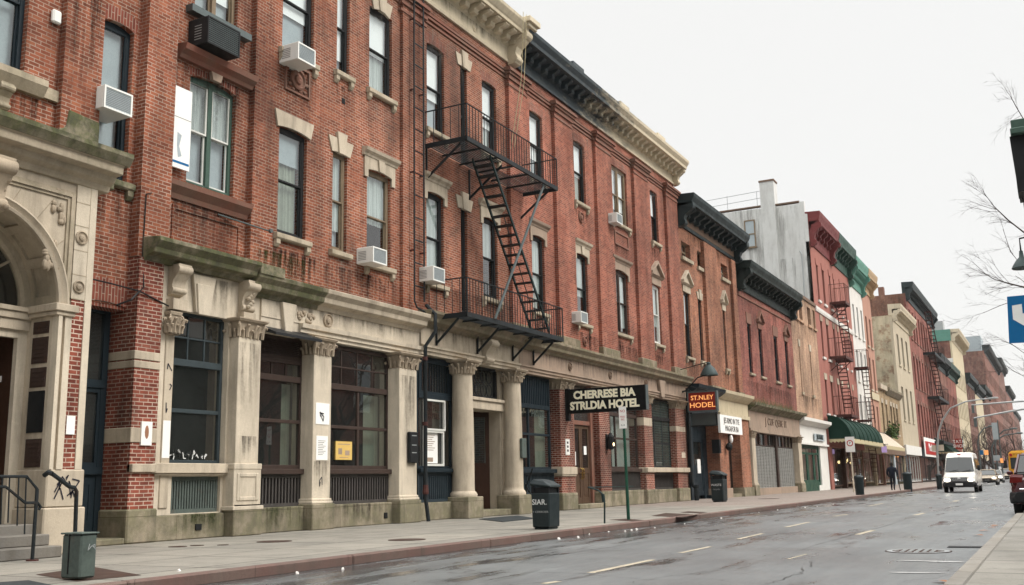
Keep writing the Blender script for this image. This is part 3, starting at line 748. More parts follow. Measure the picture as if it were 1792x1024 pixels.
# --- carved stone porch
XPf = -14.1; YC, ZS, RO, RI = 9.34, 4.12, 1.58, 1.42
P0 = MB().box(-15.6,XPf+.04,10.72,11.5,.13,.86).box(-15.6,XPf+.02,10.75,11.46,.865,1.46)
porch = P0.build('porch', 'stone', A, bevel=.02); MB().box(-15.6,XPf+.04,7.2,7.96,.13,.86).box(-15.6,XPf+.02,7.2,7.93,.865,1.46).build('porch_base', 'stone', porch, bevel=.02)
# jambs, spandrel with arch
m = MB(); m.box(-15.6,XPf-.02,10.77,11.36,1.46,4.05)
m.box(-15.6,XPf-.02,7.3,7.9,1.46,4.05); m.build('jamb', 'stone', porch)
m = MB(); m.box(XPf-.1,XPf-.008,11.02,11.27,1.46,4.24); m.build('brick_inlay', 'brick_pier', porch)
m = MB(); m.box(XPf-.1,XPf+.01,11.27,11.4,1.46,6.3); m.box(XPf-.1,XPf+.002,11.0,11.27,4.24,6.3); m.build('edge_strip', 'stone_pale', porch)
m = MB(); N = 28; X = XPf-.03
arc = [(YC+RO*math.cos(math.pi*i/N), ZS+RO*math.sin(math.pi*i/N)) for i in range(N+1)]
for p, q in zip(arc, arc[1:]): m.poly([(X,p[0],p[1]),(X,q[0],q[1]),(X,q[0],6.3),(X,p[0],6.3)])
m.poly([(X,arc[0][0],ZS),(X,arc[0][0],6.3),(X,11.1,6.3),(X,11.1,ZS)]); m.poly([(X,7.28,ZS),(X,7.28,6.3),(X,arc[-1][0],6.3),(X,arc[-1][0],ZS)])
m.poly([(XPf-.1,11.385,1.4),(XPf-.1,11.385,6.3),(-15.7,11.385,6.3),(-15.7,11.385,1.4)]); m.build('spandrel', 'stone', porch)
# moulded arch ring and coffered soffit
ring = [(RI,-.04),(RI,.02),(RI+.04,.04),(RI+.06,.01),(RI+.1,.03),(RI+.13,.07),(RO,.06),(RO,-.06)]
m = MB(); rr = []
for i in range(N+1):
    a = math.pi*i/N; rr.append([(XPf+dx, YC+r*math.cos(a), ZS+r*math.sin(a)) for r, dx in ring])
m.loft(rr); m.build('arch_ring', 'stone', porch, smooth=True)
m = MB(); D = -14.82
for i in range(N):
    a, b = math.pi*i/N, math.pi*(i+1)/N
    rc = RI+(.05 if i % 4 else 0); ca, sa, cb, sb = math.cos(a), math.sin(a), math.cos(b), math.sin(b)
    for x0, x1, r in ((XPf-.04,XPf-.2,RI),(XPf-.2,D+.16,rc),(D+.16,D,RI)):
        m.poly([(x0,YC+r*ca,ZS+r*sa),(x1,YC+r*ca,ZS+r*sa),(x1,YC+r*cb,ZS+r*sb),(x0,YC+r*cb,ZS+r*sb)])
    for x in (XPf-.2, D+.16): m.poly([(x,YC+RI*ca,ZS+RI*sa),(x,YC+(RI+.06)*ca,ZS+(RI+.06)*sa),(x,YC+(RI+.06)*cb,ZS+(RI+.06)*sb),(x,YC+RI*cb,ZS+RI*sb)])
    for cc_, ss_ in ((ca,sa),(cb,sb)): m.poly([(XPf-.2,YC+RI*cc_,ZS+RI*ss_),(D+.16,YC+RI*cc_,ZS+RI*ss_),(D+.16,YC+(RI+.06)*cc_,ZS+(RI+.06)*ss_),(XPf-.2,YC+(RI+.06)*cc_,ZS+(RI+.06)*ss_)]) if i % 4 == 0 else None
m.build('arch_soffit', 'stone_ledge', porch)
m = MB(); m.box(-15.2,XPf+.07,10.7,11.06,3.93,4.0); m.box(-15.2,XPf+.11,10.66,11.1,4.0,4.12); m.box(D-.06,D+.06,7.92,10.77,3.72,3.9); m.box(D-.08,D+.1,7.92,10.77,3.9,4.02); m.box(D-.1,D+.14,7.92,10.77,4.02,4.1)
m.build('impost', 'stone', porch, bevel=.01)
m = MB(); m.box(XPf-.1,XPf+.05,10.76,10.83,1.46,3.93); m.box(XPf-.1,XPf+.03,10.9,11.02,1.46,3.93)
m.build('jamb_moulding', 'stone_pale', porch)
m = MB()
for z0, z1 in ((1.5,1.95),(2.78,3.1),(3.17,3.6),(3.66,3.86)): 
    m.box(-14.66,-14.28,10.755,10.768,z0,z1)
    for i in range(int((z1-z0)/.07)): m.box(-14.62,-14.32,10.745,10.756,z0+.03+.07*i,z0+.065+.07*i)
m.build('plaque', 'rust_plate', porch)
MB().box(-14.66,-14.28,10.75,10.768,2.05,2.72).build('sunk_panel', 'grille_black', porch)
# fan window
m = MB(); r0, r1 = RI-.16, RI; rr = []
for i in range(N+1):
    a = math.pi*i/N; rr.append([(D+x,YC+r*math.cos(a),ZS+r*math.sin(a)) for r, x in ((r0,-.08),(r0,0),(r0+.05,.04),(r1,.05),(r1,-.08))])
m.loft(rr)
for a in (.62, 1.25, 1.9, 2.52): m.tube([(D-.03,YC,ZS),(D-.03,YC+r0*math.cos(a),ZS+r0*math.sin(a))], .03, 4)
fw = m.build('fan_window', 'stone_ledge', porch)
m = MB(); m.poly([(D-.05,YC+(r0+.02)*math.cos(math.pi*i/24),ZS+(r0+.02)*math.sin(math.pi*i/24)) for i in range(25)]); m.build('glass', 'glass_shop', porch)
# entrance recess: brown boarded walls and a notice
m = MB(); m.box(D-.1,D,10.6,10.77,.5,3.72); m.box(D-.1,D,7.9,8.06,.5,3.72); m.box(D-.1,D,8.06,10.6,3.6,3.72); m.build('door_frame', 'stone_pale', porch)
m = MB(); m.box(-16.2,-16.1,7.5,10.9,.5,3.8); m.poly([(D-.1,10.62,.5),(-16.1,10.62,.5),(-16.1,10.62,3.75),(D-.1,10.62,3.75)]); m.build('door', 'door_wood', porch)
m = MB(); m.box(-15.35,-15.2,10.58,10.615,1.75,2.2); m.build('letter_box', 'grille_black', porch, bevel=.02)
m = MB(); m.box(-15.3,-15.18,10.6,10.614,2.9,3.0); m.box(-15.42,-15.34,10.6,10.614,3.5,3.6); m.build('notice', 'white_paper', porch)
# spandrel mouldings, rosettes, leaf carvings
m = MB(); y = 10.98; X = XPf-.03
for o, d in ((0,.03),(.05,.06),(.1,.03)): m.box(X,X+d,y-o-.05,y-o,4.2,6.05-o); m.box(X,X+d,7.9,y-o-.05,6.0-o,6.05-o)
for a in (.62,.95,1.25): m.tube([(X+.002,YC+(RO+.02)*math.cos(a),ZS+(RO+.02)*math.sin(a)),(X+.002,YC+(RO+.75)*math.cos(a+.03),ZS+min(1.82,(RO+.75)*math.sin(a+.03)))], .008, 4)
for z in (4.25,4.66,5.08,5.5,5.9): m.box(XPf-.05,XPf+.006,11.0,11.27,z-.008,z+.008)
m.build('moulding', 'stone_ledge', porch)
m = MB(); rosette(m, XPf, 11.13, 4.46, .11, .035); rosette(m, XPf, 11.13, 5.3, .12, .035); m.build('rosette', 'stone_cap', porch)
rg = random.Random(9); m = MB()
for cy, cz, n in ((10.62,4.95,14),(10.7,5.75,9)):
    for i in range(n): m.ell((XPf-.02,cy+rg.uniform(-.14,.14),cz+rg.uniform(-.26,.26)), (.05,rg.uniform(.03,.06),rg.uniform(.04,.1)), 7, 5)
m.build('leaf_carving', 'stone_cap', porch, smooth=True)
# porch cornice, central keystone console
m = MB(); X = XPf
pr = [(X-1.5,6.2),(X+.02,6.2),(X+.06,6.3),(X+.16,6.36),(X+.2,6.45),(X+.36,6.47),(X+.37,6.6),(X+.41,6.63),(X+.5,6.76),(X+.5,6.82),(X-1.5,6.95)]
m.py(pr, 6.66, 11.62); pc = m.build('porch_cornice', 'stone_ledge', porch, bevel=.01)
m = MB(); m.py([(X-1.5,6.625),(X+.42,6.625),(X+.51,6.755),(X+.51,6.835),(X-1.5,6.975)], 6.6, 11.7); m.build('cornice_cap', 'stone_mossy', porch)
m = MB(); console(m, X-.02, 9.08, 9.6, 5.35, 6.2, .36)
for i in range(10): m.ell((X+.2-.1*(i % 3), 9.1 if i % 2 else 9.58, 5.45+.07*i), (.07,.04,.05), 7, 5)
m.build('keystone', 'stone_cap', porch, smooth=True)
# steps
m = MB()
for i, (x, z) in enumerate(((-13.55,.3),(-13.85,.47),(-14.2,.62))): m.box(-16.1, x, 7.96, 10.7, .13 if i == 0 else .3+.15*(i-1), z)
m.build('step', 'step_stone', porch, bevel=.015)
graffiti(porch, XPf+.023, 10.85, 1.15, .34, n=4, seed=5, w=.011, span=.55); graffiti(porch, XPf+.023, 10.9, 1.28, .2, n=3, seed=17, w=.009, span=.8)

# --- blue side door between porch and pier
DX = -16.05
m = MB(); m.box(-16.3,XW1-.01,12.42,13.5,4.55,4.64); 
m.px(arc_pts(12.4,13.5,4.66,.06)+[(13.5,5.12),(12.4,5.12)], XW1-.01, XW1+.02); m.build('brick_arch', 'brick_soldier', A)
m = MB(); frame_bars(m, DX-.1, DX, 12.3, .25, 13.45, 4.6, .13, .1, .05); m.box(DX-.08,DX+.02,12.3,13.4,3.05,3.2); m.box(DX-.08,DX+.05,12.3,13.42,1.42,1.55); m.box(DX-.09,DX-.02,12.43,13.4,.25,1.42)
frame_bars(m, DX-.05, DX-.005, 12.5, .5, 13.25, 1.3, .07); frame_bars(m, DX-.07, DX-.01, 12.4, 1.55, 13.35, 3.05, .09); 
sd = m.build('side_door', 'frame_navy', A); m = MB(); gquad(m, DX-.05, 12.4, 1.6, 13.35, 3.05); gquad(m, DX-.05, 12.4, 3.2, 13.35, 4.5); m.build('glass', 'glass_dirty', sd)
MB().box(-16.4,-15.3,12.2,13.42,.13,.25).build('door_step', 'stone_plinth', A, bevel=.02)

# --- brick pier with stone bands
pier = MB().box(-16.3,-15.38,13.5,14.12,.72,5.6).build('pier', 'brick_pier', A)
m = MB()
for z0, z1 in ((3.42,3.56),(3.585,3.75),(2.0,2.28)): m.box(-16.2,-15.36,13.48,14.12,z0,z1)
m.build('stone_band', 'stone', pier, bevel=.01)
MB().box(-16.3,-15.28,13.42,14.15,.13,.76).build('pier_base', 'stone_plinth', pier, bevel=.03)
# --- stone ground floor of A
SX = -15.45
front = []
S1 = (14.52,1.62,16.05,4.7)
front += [S1, (14.62,.64,15.95,1.36)]
sf = wall(A, 'stone_front', 'stone_pale', SX, 14.12, 17.0, .6, 5.75, front, .35)
shop_window(A, S1, SX-.14, 'frame_blue', (), (2.68,), top=(3.66,3,2))
slats(A, 14.62, 15.95, .64, 1.36, -15.52, 'utility_grey', 17, 'iron_grille').parent = A
m = MB(); m.box(SX-.02,SX+.03,14.3,14.52,.75,4.5); m.box(SX-.3,SX+.14,14.05,16.25,1.42,1.62); m.box(SX-.1,SX+.1,14.1,16.2,1.38,1.42)
m.build('sill_band', 'stone', A, bevel=.012)
m = MB(); m.box(-15.45,-15.3,13.5,14.1,1.44,1.6); m.build('sill_band', 'stone', A, bevel=.012)
MB().box(-16,-15.36,14.15,16.15,.13,.62).build('plinth', 'stone_plinth', A, bevel=.02)
MB().box(-15.42,-15.34,15.2,15.36,.3,.42).build('vent_hole', 'grille_black', A)
# voussoir keystone over the first window
m = MB(); m.px([(15.02,4.7),(15.4,4.7),(15.55,5.5),(14.9,5.5)], SX-.02, SX+.09); m.px([(15.05,4.66),(15.37,4.66),(15.45,5.3),(14.98,5.3)], SX+.08, SX+.13); m.build('keystone', 'stone_pale', A, bevel=.01)
cp = capital(A, SX+.02, 14.4, .22, 4.15, 4.62)
# consoles
for y0 in (14.3, 16.3):
    m = MB(); console(m, SX, y0, y0+.34, 4.95 if y0 < 15 else 4.85, 5.58, .3)
    if y0 > 15:
        for i in range(7): m.ell((SX+.2,y0+.17+.06*(i%3-1),5.0+.06*i), (.07,.05,.05), 7, 5)
    m.box(SX-.02, SX+.2, y0-.02, y0+.36, 4.72 if y0 > 15 else 4.66, 4.88)
    m.build('console', 'stone', A, smooth=True)
# mossy cornices
m = MB(); pr = [(SX-.5,5.55),(SX+.12,5.55),(SX+.16,5.64),(SX+.36,5.68),(SX+.38,5.78),(SX+.5,5.9),(SX+.5,5.98),(SX-.5,6.08)]
m.py(pr, 13.6, 16.5); m.build('ledge_cornice', 'stone_mossy', A, bevel=.012)
m = MB(); pr2 = [(SX-.5,5.3),(SX+.08,5.3),(SX+.12,5.4),(SX+.3,5.46),(SX+.32,5.58),(SX+.42,5.68),(SX+.44,5.78),(SX-.5,5.86)]
m.py(pr2, 16.5, 18.9); m.box(SX,SX+.46,16.5,17.3,5.74,5.98); m.build('ledge_cornice', 'stone_mossy', A, bevel=.012)
m = MB(); m.py(pr2, 18.9, 23.45); m.build('ledge_cornice', 'stone', A, bevel=.012)
# entablature over second and third shop windows
m = MB(); m.box(-16,SX+.05,17.0,23.42,4.9,5.32); m.py([(-16,4.6),(SX+.04,4.6),(SX+.04,4.68),(SX+.09,4.69),(SX+.09,4.78),(SX+.15,4.8),(SX+.17,4.9),(-16,4.9)], 18.3, 23.44)
m.box(-16,SX+.03,17.0,18.3,4.55,4.9); e = m.build('entablature', 'stone_pale', A)
m = MB(); rosette(m, SX+.05, 19.35, 5.1, .17, .05); m.build('rosette', 'stone_cap', e)
m = MB(); m.px([(17.72,4.62),(17.95,4.62),(18.1,5.3),(17.6,5.3)], SX, SX+.14); m.build('keystone', 'stone_pale', e, bevel=.01)
rg = random.Random(6); m = MB()
for i in range(16): m.ell((SX+.05,18.55+rg.uniform(-.3,.3),5.08+rg.uniform(-.12,.12)), (.045,rg.uniform(.03,.09),rg.uniform(.03,.07)), 7, 5)
m.build('leaf_carving', 'stone_cap', e, smooth=True)
# pilasters
def stone_pilaster(root, y0, y1, zt, mat='stone_pale', ped=True, X=SX, z0=.13, front=.25):
    c = (y0+y1)/2; w = y1-y0; xf = X+front
    m = MB(); m.box(X-.4, xf, y0, y1, .72, zt-.42); m.box(X-.4,xf+.05,y0-.05,y1+.05,.72,.78); m.box(X-.4,xf+.03,y0-.03,y1+.03,.78,.84)
    p = m.build('pilaster', mat, root, bevel=.012)
    MB().box(X-.4,xf+.09,y0-.08,y1+.08,z0,.72).build('pedestal', 'stone_plinth', p, bevel=.02)
    capital(p, xf-w*.5, c, w*.92, zt-.44, zt)
    return p
P1 = stone_pilaster(A, 16.1, 16.8, 4.72)
m = MB(); xf = SX+.25; m.box(SX-.3,xf+.06,16.02,16.86,1.5,1.62); m.box(SX-.3,xf+.05,16.03,16.85,.72,1.5); frame_bars(m, xf+.04, xf+.07, 16.12, .85, 16.76, 1.42, .08); m.box(SX-.3,xf+.1,15.98,16.9,.66,.74); m.build('pedestal', 'stone_pale', P1, bevel=.01)
P2 = stone_pilaster(A, 18.62, 19.28, 4.6); P3 = stone_pilaster(A, 22.15, 22.98, 4.6)
m = MB(); m.box(SX+.25,SX+.262,18.7,19.2,2.55,3.05); tag(m.build('pasted_bill', 'white_paper'), 'white pasted bill with black scrawl on the pilaster between the brown shop windows, upper sheet', 'bill')
m = MB(); m.box(SX+.25,SX+.258,18.74,19.16,1.72,2.28); nb = m.build('notice', 'white_paper'); tag(nb, 'white paper notice pasted on the stone pilaster between the two brown shop windows, lower sheet', 'notice')
m = MB()
for i in range(9): m.box(SX+.258,SX+.260,18.8,19.08-.05*(i%3),2.16-.04*i,2.17-.04*i)
o = m.build('printed_lines', 'text_dark', nb)
m = MB(); m.box(SX+.25,SX+.36,22.5,22.9,1.68,2.5); b = m.build('letter_box', 'grille_black', None, bevel=.02); tag(b, 'black letter box with pale lines fixed on the stone pilaster left of the drainpipe', 'letter box')
m = MB()
for z in (2.4,2.15,1.95): m.box(SX+.36,SX+.363,22.58,22.8,z-.012,z+.012)
m.build('printed_lines', 'steel', b)
# timber shop fronts
for (y0,y1,top,ys,zs,name) in ((17.02,18.66,(3.58,3,1),(),(2.6,),'l'),(19.42,22.2,(3.54,4,2),(20.86,),(2.55,),'r')):
    X = SX-.12; zt = 4.56
    w = shop_window(A, (y0,1.52,y1,4.02 if name == 'l' else zt), X, 'frame_brown', ys, zs, top, t=.09)
    if name == 'l':
        m = MB(); frame_bars(m, X-.1, X, y0, 4.02, y1, zt, .09)
        for i in range(11): z = 4.08+.042*i; m.box(X-.08,X-.02,y0+.09,y1-.09,z,z+.024)
        m.box(X-.1,X-.09,y0,y1,4.02,zt); m.build('louvre', 'frame_brown', A)
    m = MB(); m.box(X-.2,X+.13,y0-.03,y1+.05,1.4,1.52); m.build('sill', 'frame_brown', A, bevel=.01)
    slats(A, y0, y1, .68, 1.4, X+.03, 'frame_black', None, 'slatted_panel')
    MB().box(-16,SX+.08,y0-.3,y1+.2,.13,.68).build('plinth', 'stone_plinth', A, bevel=.02)
m = MB(); m.box(SX-.1,SX+.1,21.7,21.84,.28,.42); m.build('vent_hole', 'grille_black', A)
m = MB(); m.py([(SX-.1,4.62),(SX+.5,4.44),(SX+.5,4.5),(SX-.1,4.74)], 16.98, 18.6); m.build('canopy', 'frame_black', A)
# what stands behind the glass: curtains, lamp, posters
gm_ = MB(); gquad(gm_, -15.9, 21.5, 1.6, 22.15, 3.45); gquad(gm_, -15.9, 18.3, 1.6, 18.6, 3.5); gm_.build('curtain', 'curtain_shop', A)
pm = MB().box(SX-.15,SX-.118,19.95,20.6,1.75,2.2).build('poster', 'yellow_paper'); tag(pm, 'yellow printed poster in the lower left pane of the large brown shop window', 'poster')
m = MB(); m.box(SX-.118,SX-.1165,20.05,20.2,1.88,2.03); m.box(SX-.118,SX-.1165,20.32,20.5,1.86,1.98); m.box(SX-.118,SX-.1165,20.02,20.52,2.12,2.14); m.box(SX-.118,SX-.1165,20.1,20.45,1.8,1.815); m.build('printed_block', 'stone_brown', pm, whole=True)
m = MB(); m.ell((-16.0,14.9,3.33), (.07,.07,.09), 10, 8); m.build('lamp', 'glow_warm', A, smooth=True)
m = MB(); m.box(SX+.031,SX+.036,14.31,14.5,1.72,2.45); tag(m.build('notice', 'white_paper'), 'tall narrow white notice on the stone edge left of the first shop window', 'notice')
m = MB(); m.box(-15.379,-15.345,13.72,13.98,1.95,2.4); pb = m.build('pasted_bill', 'white_paper'); tag(pb, 'crumpled pale bill pasted over the stone band of the brick pier', 'bill'); m = MB(); m.ell((-15.345,13.85,2.2),(.004,.05,.13),8,6); m.build('printed_figure', 'leaf_dry', pb)
m = MB(); m.box(XPf+.0,XPf+.012,11.06,11.22,2.02,2.32); tag(m.build('sign_plate', 'white_paper'), 'small square white plate on the brick strip of the stone porch', 'sign')
graffiti(A, SX+.031, 14.34, 3.5, .26, n=1, seed=2, span=.3); graffiti(A, SX+.031, 14.34, 3.15, .26, n=1, seed=3, span=.3); graffiti(A, SX+.031, 14.34, 2.72, .26, n=1, seed=8, span=.3)
graffiti(A, SX-.14, 14.62, 1.8, .2, 'text_white', n=9, seed=12, w=.009, span=1.1)
graffiti(A, SX+.262, 18.8, 2.75, .26, n=2, seed=21, span=.3); graffiti(A, SX+.25, 18.85, 1.2, .26, n=1, seed=24)

# --- brown stone hotel front (right-hand end of A and the whole of B share one ground floor)
BX = -15.5
B = thing('brick_building', (WX, 38, .13), 'red brick hotel building with brick pilasters and a dark cornice weathering to cream', 'building')
def ent(root, y0, y1, mat1='stone_brown', mat2='stone_brown_ledge'):
    m = MB(); m.py([(-16,4.72),(BX+.1,4.72),(BX+.1,4.8),(BX+.15,4.82),(BX+.15,4.9),(BX+.2,4.92),(BX+.2,4.98),(BX+.1,5.0),(BX+.1,5.5),(-16,5.5)], y0, y1)
    e = m.build('entablature', mat1, root)
    m = MB(); m.py([(-16,5.5),(BX+.14,5.5),(BX+.18,5.58),(BX+.34,5.64),(BX+.36,5.74),(BX+.46,5.86),(BX+.46,5.94),(-16,6.04)], y0, y1); m.build('ledge_cornice', mat2, root, bevel=.01)
    return e
e1 = ent(A, 23.5, 29.4, 'stone'); e2 = ent(B, 29.42, 46.9)
m = MB()
for y in (33.4, 37.2, 41.2): rosette(m, BX+.1, y, 5.25, .15, .05)
m.build('rosette', 'stone_dark', e2)
m = MB(); console(m, BX+.1, 26.95, 27.4, 4.75, 5.5, .34); m.build('keystone', 'stone', e1, smooth=True)
m = MB(); m.px([(42.8,4.75),(43.2,4.75),(43.4,5.5),(42.6,5.5)], BX+.1, BX+.24); m.build('keystone', 'stone_brown', e2, bevel=.01)
def column(root, cy, r, zt, X=-15.32):
    m = MB(); prof = [(r*1.22,.74),(r*1.25,.8),(r*1.15,.86),(r*1.02,.9),(r,1.0),(r,2.0),(r*.97,3.0),(r*.9,zt-.46),(r*.96,zt-.44),(r*.9,zt-.4)]
    m.lz(X, cy, prof, 28); c = m.build('column', 'stone', root, smooth=True)
    MB().box(X-r*1.3,X+r*1.3,cy-r*1.3,cy+r*1.3,.13,.74).build('pedestal', 'stone_plinth', c, bevel=.02)
    capital(c, X, cy, r*1.8, zt-.44, zt-.01, rnd=True); return c
column(A, 25.6, .33, 4.72); c2 = column(A, 28.72, .31, 4.72)
# dark shop front with white-framed sash, S4
X = -15.62
w = shop_window(A, (23.62,1.55,25.5,4.7), X, 'frame_navy', (), (), (3.58,1,1))
m = MB(); 
for i in range(12): m.box(X-.03,X-.01,23.75+.14*i-.012,23.75+.14*i+.012,3.66,4.6)
frame_bars(m, X-.03, X+.02, 23.7, 3.6, 25.4, 4.66, .12); m.build('iron_bars', 'frame_navy', w)
m = MB(); frame_bars(m, X-.02, X+.05, 23.95, 2.62, 25.05, 3.5, .05); frame_bars(m, X-.03, X+.03, 23.95, 1.62, 25.0, 2.62, .06); m.build('sash', 'frame_white', w)
MB().box(X-.05,X-.04,24.02,24.75,1.7,2.58).build('poster', 'white_paper', w)
m = MB(); 
for i in range(8): m.box(X-.038,X-.037,24.08,24.6-.07*(i%3),2.48-.06*i,2.5-.06*i)
m.box(X-.038,X-.037,24.2,24.5,1.74,1.86); m.build('printed_lines', 'stone_brown', w, whole=True)
text('NOTE\nHOTEL', .24, 'door_wood', w, (X+.0, 24.5, 3.15), '+x', .002, .9)  # letters drawn on the sash stand in for words mirrored in its glass
slats(A, 23.62, 25.4, .62, 1.44, X+.03, 'frame_navy'); MB().box(X-.2,X+.14,23.6,25.4,1.44,1.55).build('sill', 'frame_navy', A, bevel=.01)
MB().box(-16,BX+.03,23.45,25.3,.13,.62).build('plinth', 'stone_plinth', A, bevel=.02)
# hotel entrance
X = -15.7
m = MB(); m.box(X-.5,X+.2,26.0,28.6,3.36,3.62); m.box(X-.4,X+.26,26.0,28.6,3.62,3.72); m.box(X-.5,X+.1,26.0,26.16,.3,3.36); m.box(X-.5,X+.1,28.4,28.9,.13,4.72); m.box(X-.3,X+.16,28.5,28.62,.3,3.36)
ds = m.build('door_surround', 'stone', A, bevel=.012)
m = MB(); frame_bars(m, X-.1, X, 26.05, 3.72, 28.4, 4.72, .1)
for i in range(5):
    for j in range(2): m.tube([(X-.03,26.5+.36*i+.17*math.cos(q*math.pi/5),4.0+.42*j+.2*math.sin(q*math.pi/5)) for q in range(10)], .014, 4, True)
t = m.build('transom_grille', 'grille_black', A); m = MB(); gquad(m, X-.08, 26.1, 3.8, 28.35, 4.66); m.build('glass', 'glass_dirty', t)
MB().box(-17,-15.2,25.95,28.4,.13,.32).build('door_step', 'stone_plinth', A, bevel=.02)
def panel_door(root, y0, y1, z0, z1, X, mat, glassz=.45, th=.06):
    m = MB(); frame_bars(m, X-th, X, y0, z0, y1, z1, .13, .14, .22); zm = z0+(z1-z0)*glassz; m.box(X-th,X,y0+.13,y1-.13,zm-.1,zm+.1)
    m.box(X-th+.01,X-.025,y0+.13,y1-.13,z0+.22,zm-.1); m.box(X-.03,X-.012,y0+.19,y1-.19,z0+.3,zm-.18)
    d = m.build('door', mat, root, bevel=.006); g = MB(); gquad(g, X-.03, y0+.13, zm+.1, y1-.13, z1-.14); g.build('glass', 'glass_shop', d)
    return d
d1 = panel_door(A, 26.16, 27.2, .32, 3.36, X-.3, 'door_wood'); 
m = MB(); m.tube([(X-.28,27.12,1.45),(X-.22,27.12,1.45),(X-.22,27.12,1.3),(X-.28,27.12,1.3)], .014, 5); m.build('handle', 'gold', d1)
# right leaf, standing ajar into the hall
dm = MB(); ang = R_(60); hx, hy = X-.3, 28.38; dx, dy = -math.sin(ang), -math.cos(ang)
def hp(s, z, o=0): return (hx+dx*s+o*dy, hy+dy*s-o*dx, z)
for s0, s1, z0, z1 in ((0,.13,.32,3.36),(.85,.98,.32,3.36),(.13,.85,.32,.6),(.13,.85,1.5,1.75),(.13,.85,3.2,3.36),(.13,.85,.6,1.5)):
    dm.loft([[hp(s0,z0),hp(s1,z0),hp(s1,z1),hp(s0,z1)],[hp(s0,z0,.05),hp(s1,z0,.05),hp(s1,z1,.05),hp(s0,z1,.05)]])
d2 = dm.build('door', 'door_wood', A)
g = MB(); g.poly([hp(.13,1.75,.02),hp(.85,1.75,.02),hp(.85,3.2,.02),hp(.13,3.2,.02)]); g.build('glass', 'glass_shop', d2)
m = MB(); m.box(X-.298,X-.29,26.62,26.86,1.8,2.25); tag(m.build('notice', 'white_paper'), 'white sheet taped on the left leaf of the open hotel door', 'notice')
m = MB(); m.box(X+.16,X+.19,28.5,28.62,2.2,2.5); m.build('intercom', 'grille_black', A)
tag(MB().box(-15.03,-14.93,28.62,28.92,1.88,2.5).build('letter_box', 'slat_green', None, bevel=.015), 'dark letter box fixed on the second round stone column', 'letter box')
# S5 navy shop front
X = -15.62
w = shop_window(B, (29.5,1.55,32.1,4.7), X, 'frame_navy', (30.45,), (2.72,), (3.66,1,1))
m = MB(); m.box(X-.06,X-.03,29.56,32.04,3.72,4.64)
for i in range(18): m.box(X-.03,X-.005,29.65+.135*i,29.68+.135*i,3.74,4.62)
m.build('boarded_light', 'frame_navy', w); text('HOTEL', .32, 'slat_green', w, (X+.002, 31.2, 3.42), '+x', .002, 1.1)
m = MB(); gquad(m, -15.85, 31.3, 1.6, 32.1, 3.6); gquad(m, -15.86, 29.6, 1.6, 30.2, 2.3); m.build('curtain', 'curtain_shop', B)
slats(B, 29.3, 32.2, .7, 1.42, X+.05, 'frame_navy'); MB().box(X-.2,X+.18,29.3,32.2,1.42,1.55).build('sill', 'frame_navy', B, bevel=.01)
MB().box(-16,BX+.03,29.1,32.2,.13,.7).build('plinth', 'stone_plinth', B, bevel=.02)
# brick piers with stone blocks
def brick_pier(root, y0, y1, X=-15.35, cap=True, bands=(), blk=None):
    p = MB().box(-16.2,X,y0,y1,.7,4.36 if cap else 4.72).build('pier', 'brick_pier', root)
    MB().box(-16.2,X+.08,y0-.08,y1+.08,.13,.72).build('pier_base', 'stone_plinth', p, bevel=.025)
    m = MB()
    for z0, z1, d in bands: m.box(-16.2,X+d,y0-d,y1+d,z0,z1)
    if bands: m.build('stone_band', 'stone', p, bevel=.01)
    if cap: capital(p, X-(y1-y0)*.42, (y0+y1)/2, (y1-y0)*.86, 4.36, 4.72)
    return p
p1 = brick_pier(B, 32.35, 33.45, bands=((1.36,1.62,.08),(1.3,1.36,.05)))
MB().box(-15.35,-15.33,32.72,33.05,2.05,2.6).build('sign_plate', 'white_paper', p1)
m = MB()
for i in range(3): m.box(-15.33,-15.328,32.82,32.95,2.16+.14*i,2.24+.14*i)
m.build('printed_lines', 'text_dark', p1)
brick_pier(B, 35.95, 37.0, -15.4, cap=True); brick_pier(B, 40.65, 41.65, bands=((3.4,3.75,.004),(1.42,1.62,.06)))
p4 = brick_pier(B, 44.75, 46.1, bands=((3.3,3.55,.004),(1.42,1.62,.06)))
MB().box(-15.36,-15.34,45.4,45.9,2.1,2.35).build('sign_plate', 'stone_pale', p4)
# brown panelled double door
X = -15.75
m = MB(); m.box(X-.3,X+.1,33.4,34.2,.3,4.72); m.box(X-.3,X+.1,35.7,36.0,.3,4.72); m.box(X-.3,X+.06,34.2,35.7,3.2,3.36); m.build('door_surround', 'terracotta', B, bevel=.01)
d = panel_door(B, 34.2, 34.94, .3, 3.2, X, 'door_brown', .42); panel_door(B, 34.95, 35.7, .3, 3.2, X, 'door_brown', .42)
m = MB(); 
for y in (34.86, 35.02): m.tube([(X,y,1.2),(X+.06,y,1.25),(X+.06,y,1.55),(X,y,1.6)], .02, 5)
m.tube([(X+.05,34.7,1.42),(X+.05,35.2,1.42)], .018, 5); m.build('handle', 'gold', d)
m = MB(); m.box(X,X+.004,34.26,34.46,1.7,2.2); m.box(X,X+.004,35.2,35.44,2.1,2.42); m.build('notice', 'white_paper', d)
m = MB(); gquad(m, X-.02, 34.2, 3.36, 35.7, 4.7); m.build('glass', 'glass_dirty', B)
MB().box(-16.5,-15.2,33.5,36.0,.13,.3).build('door_step', 'stone_plinth', B, bevel=.02)
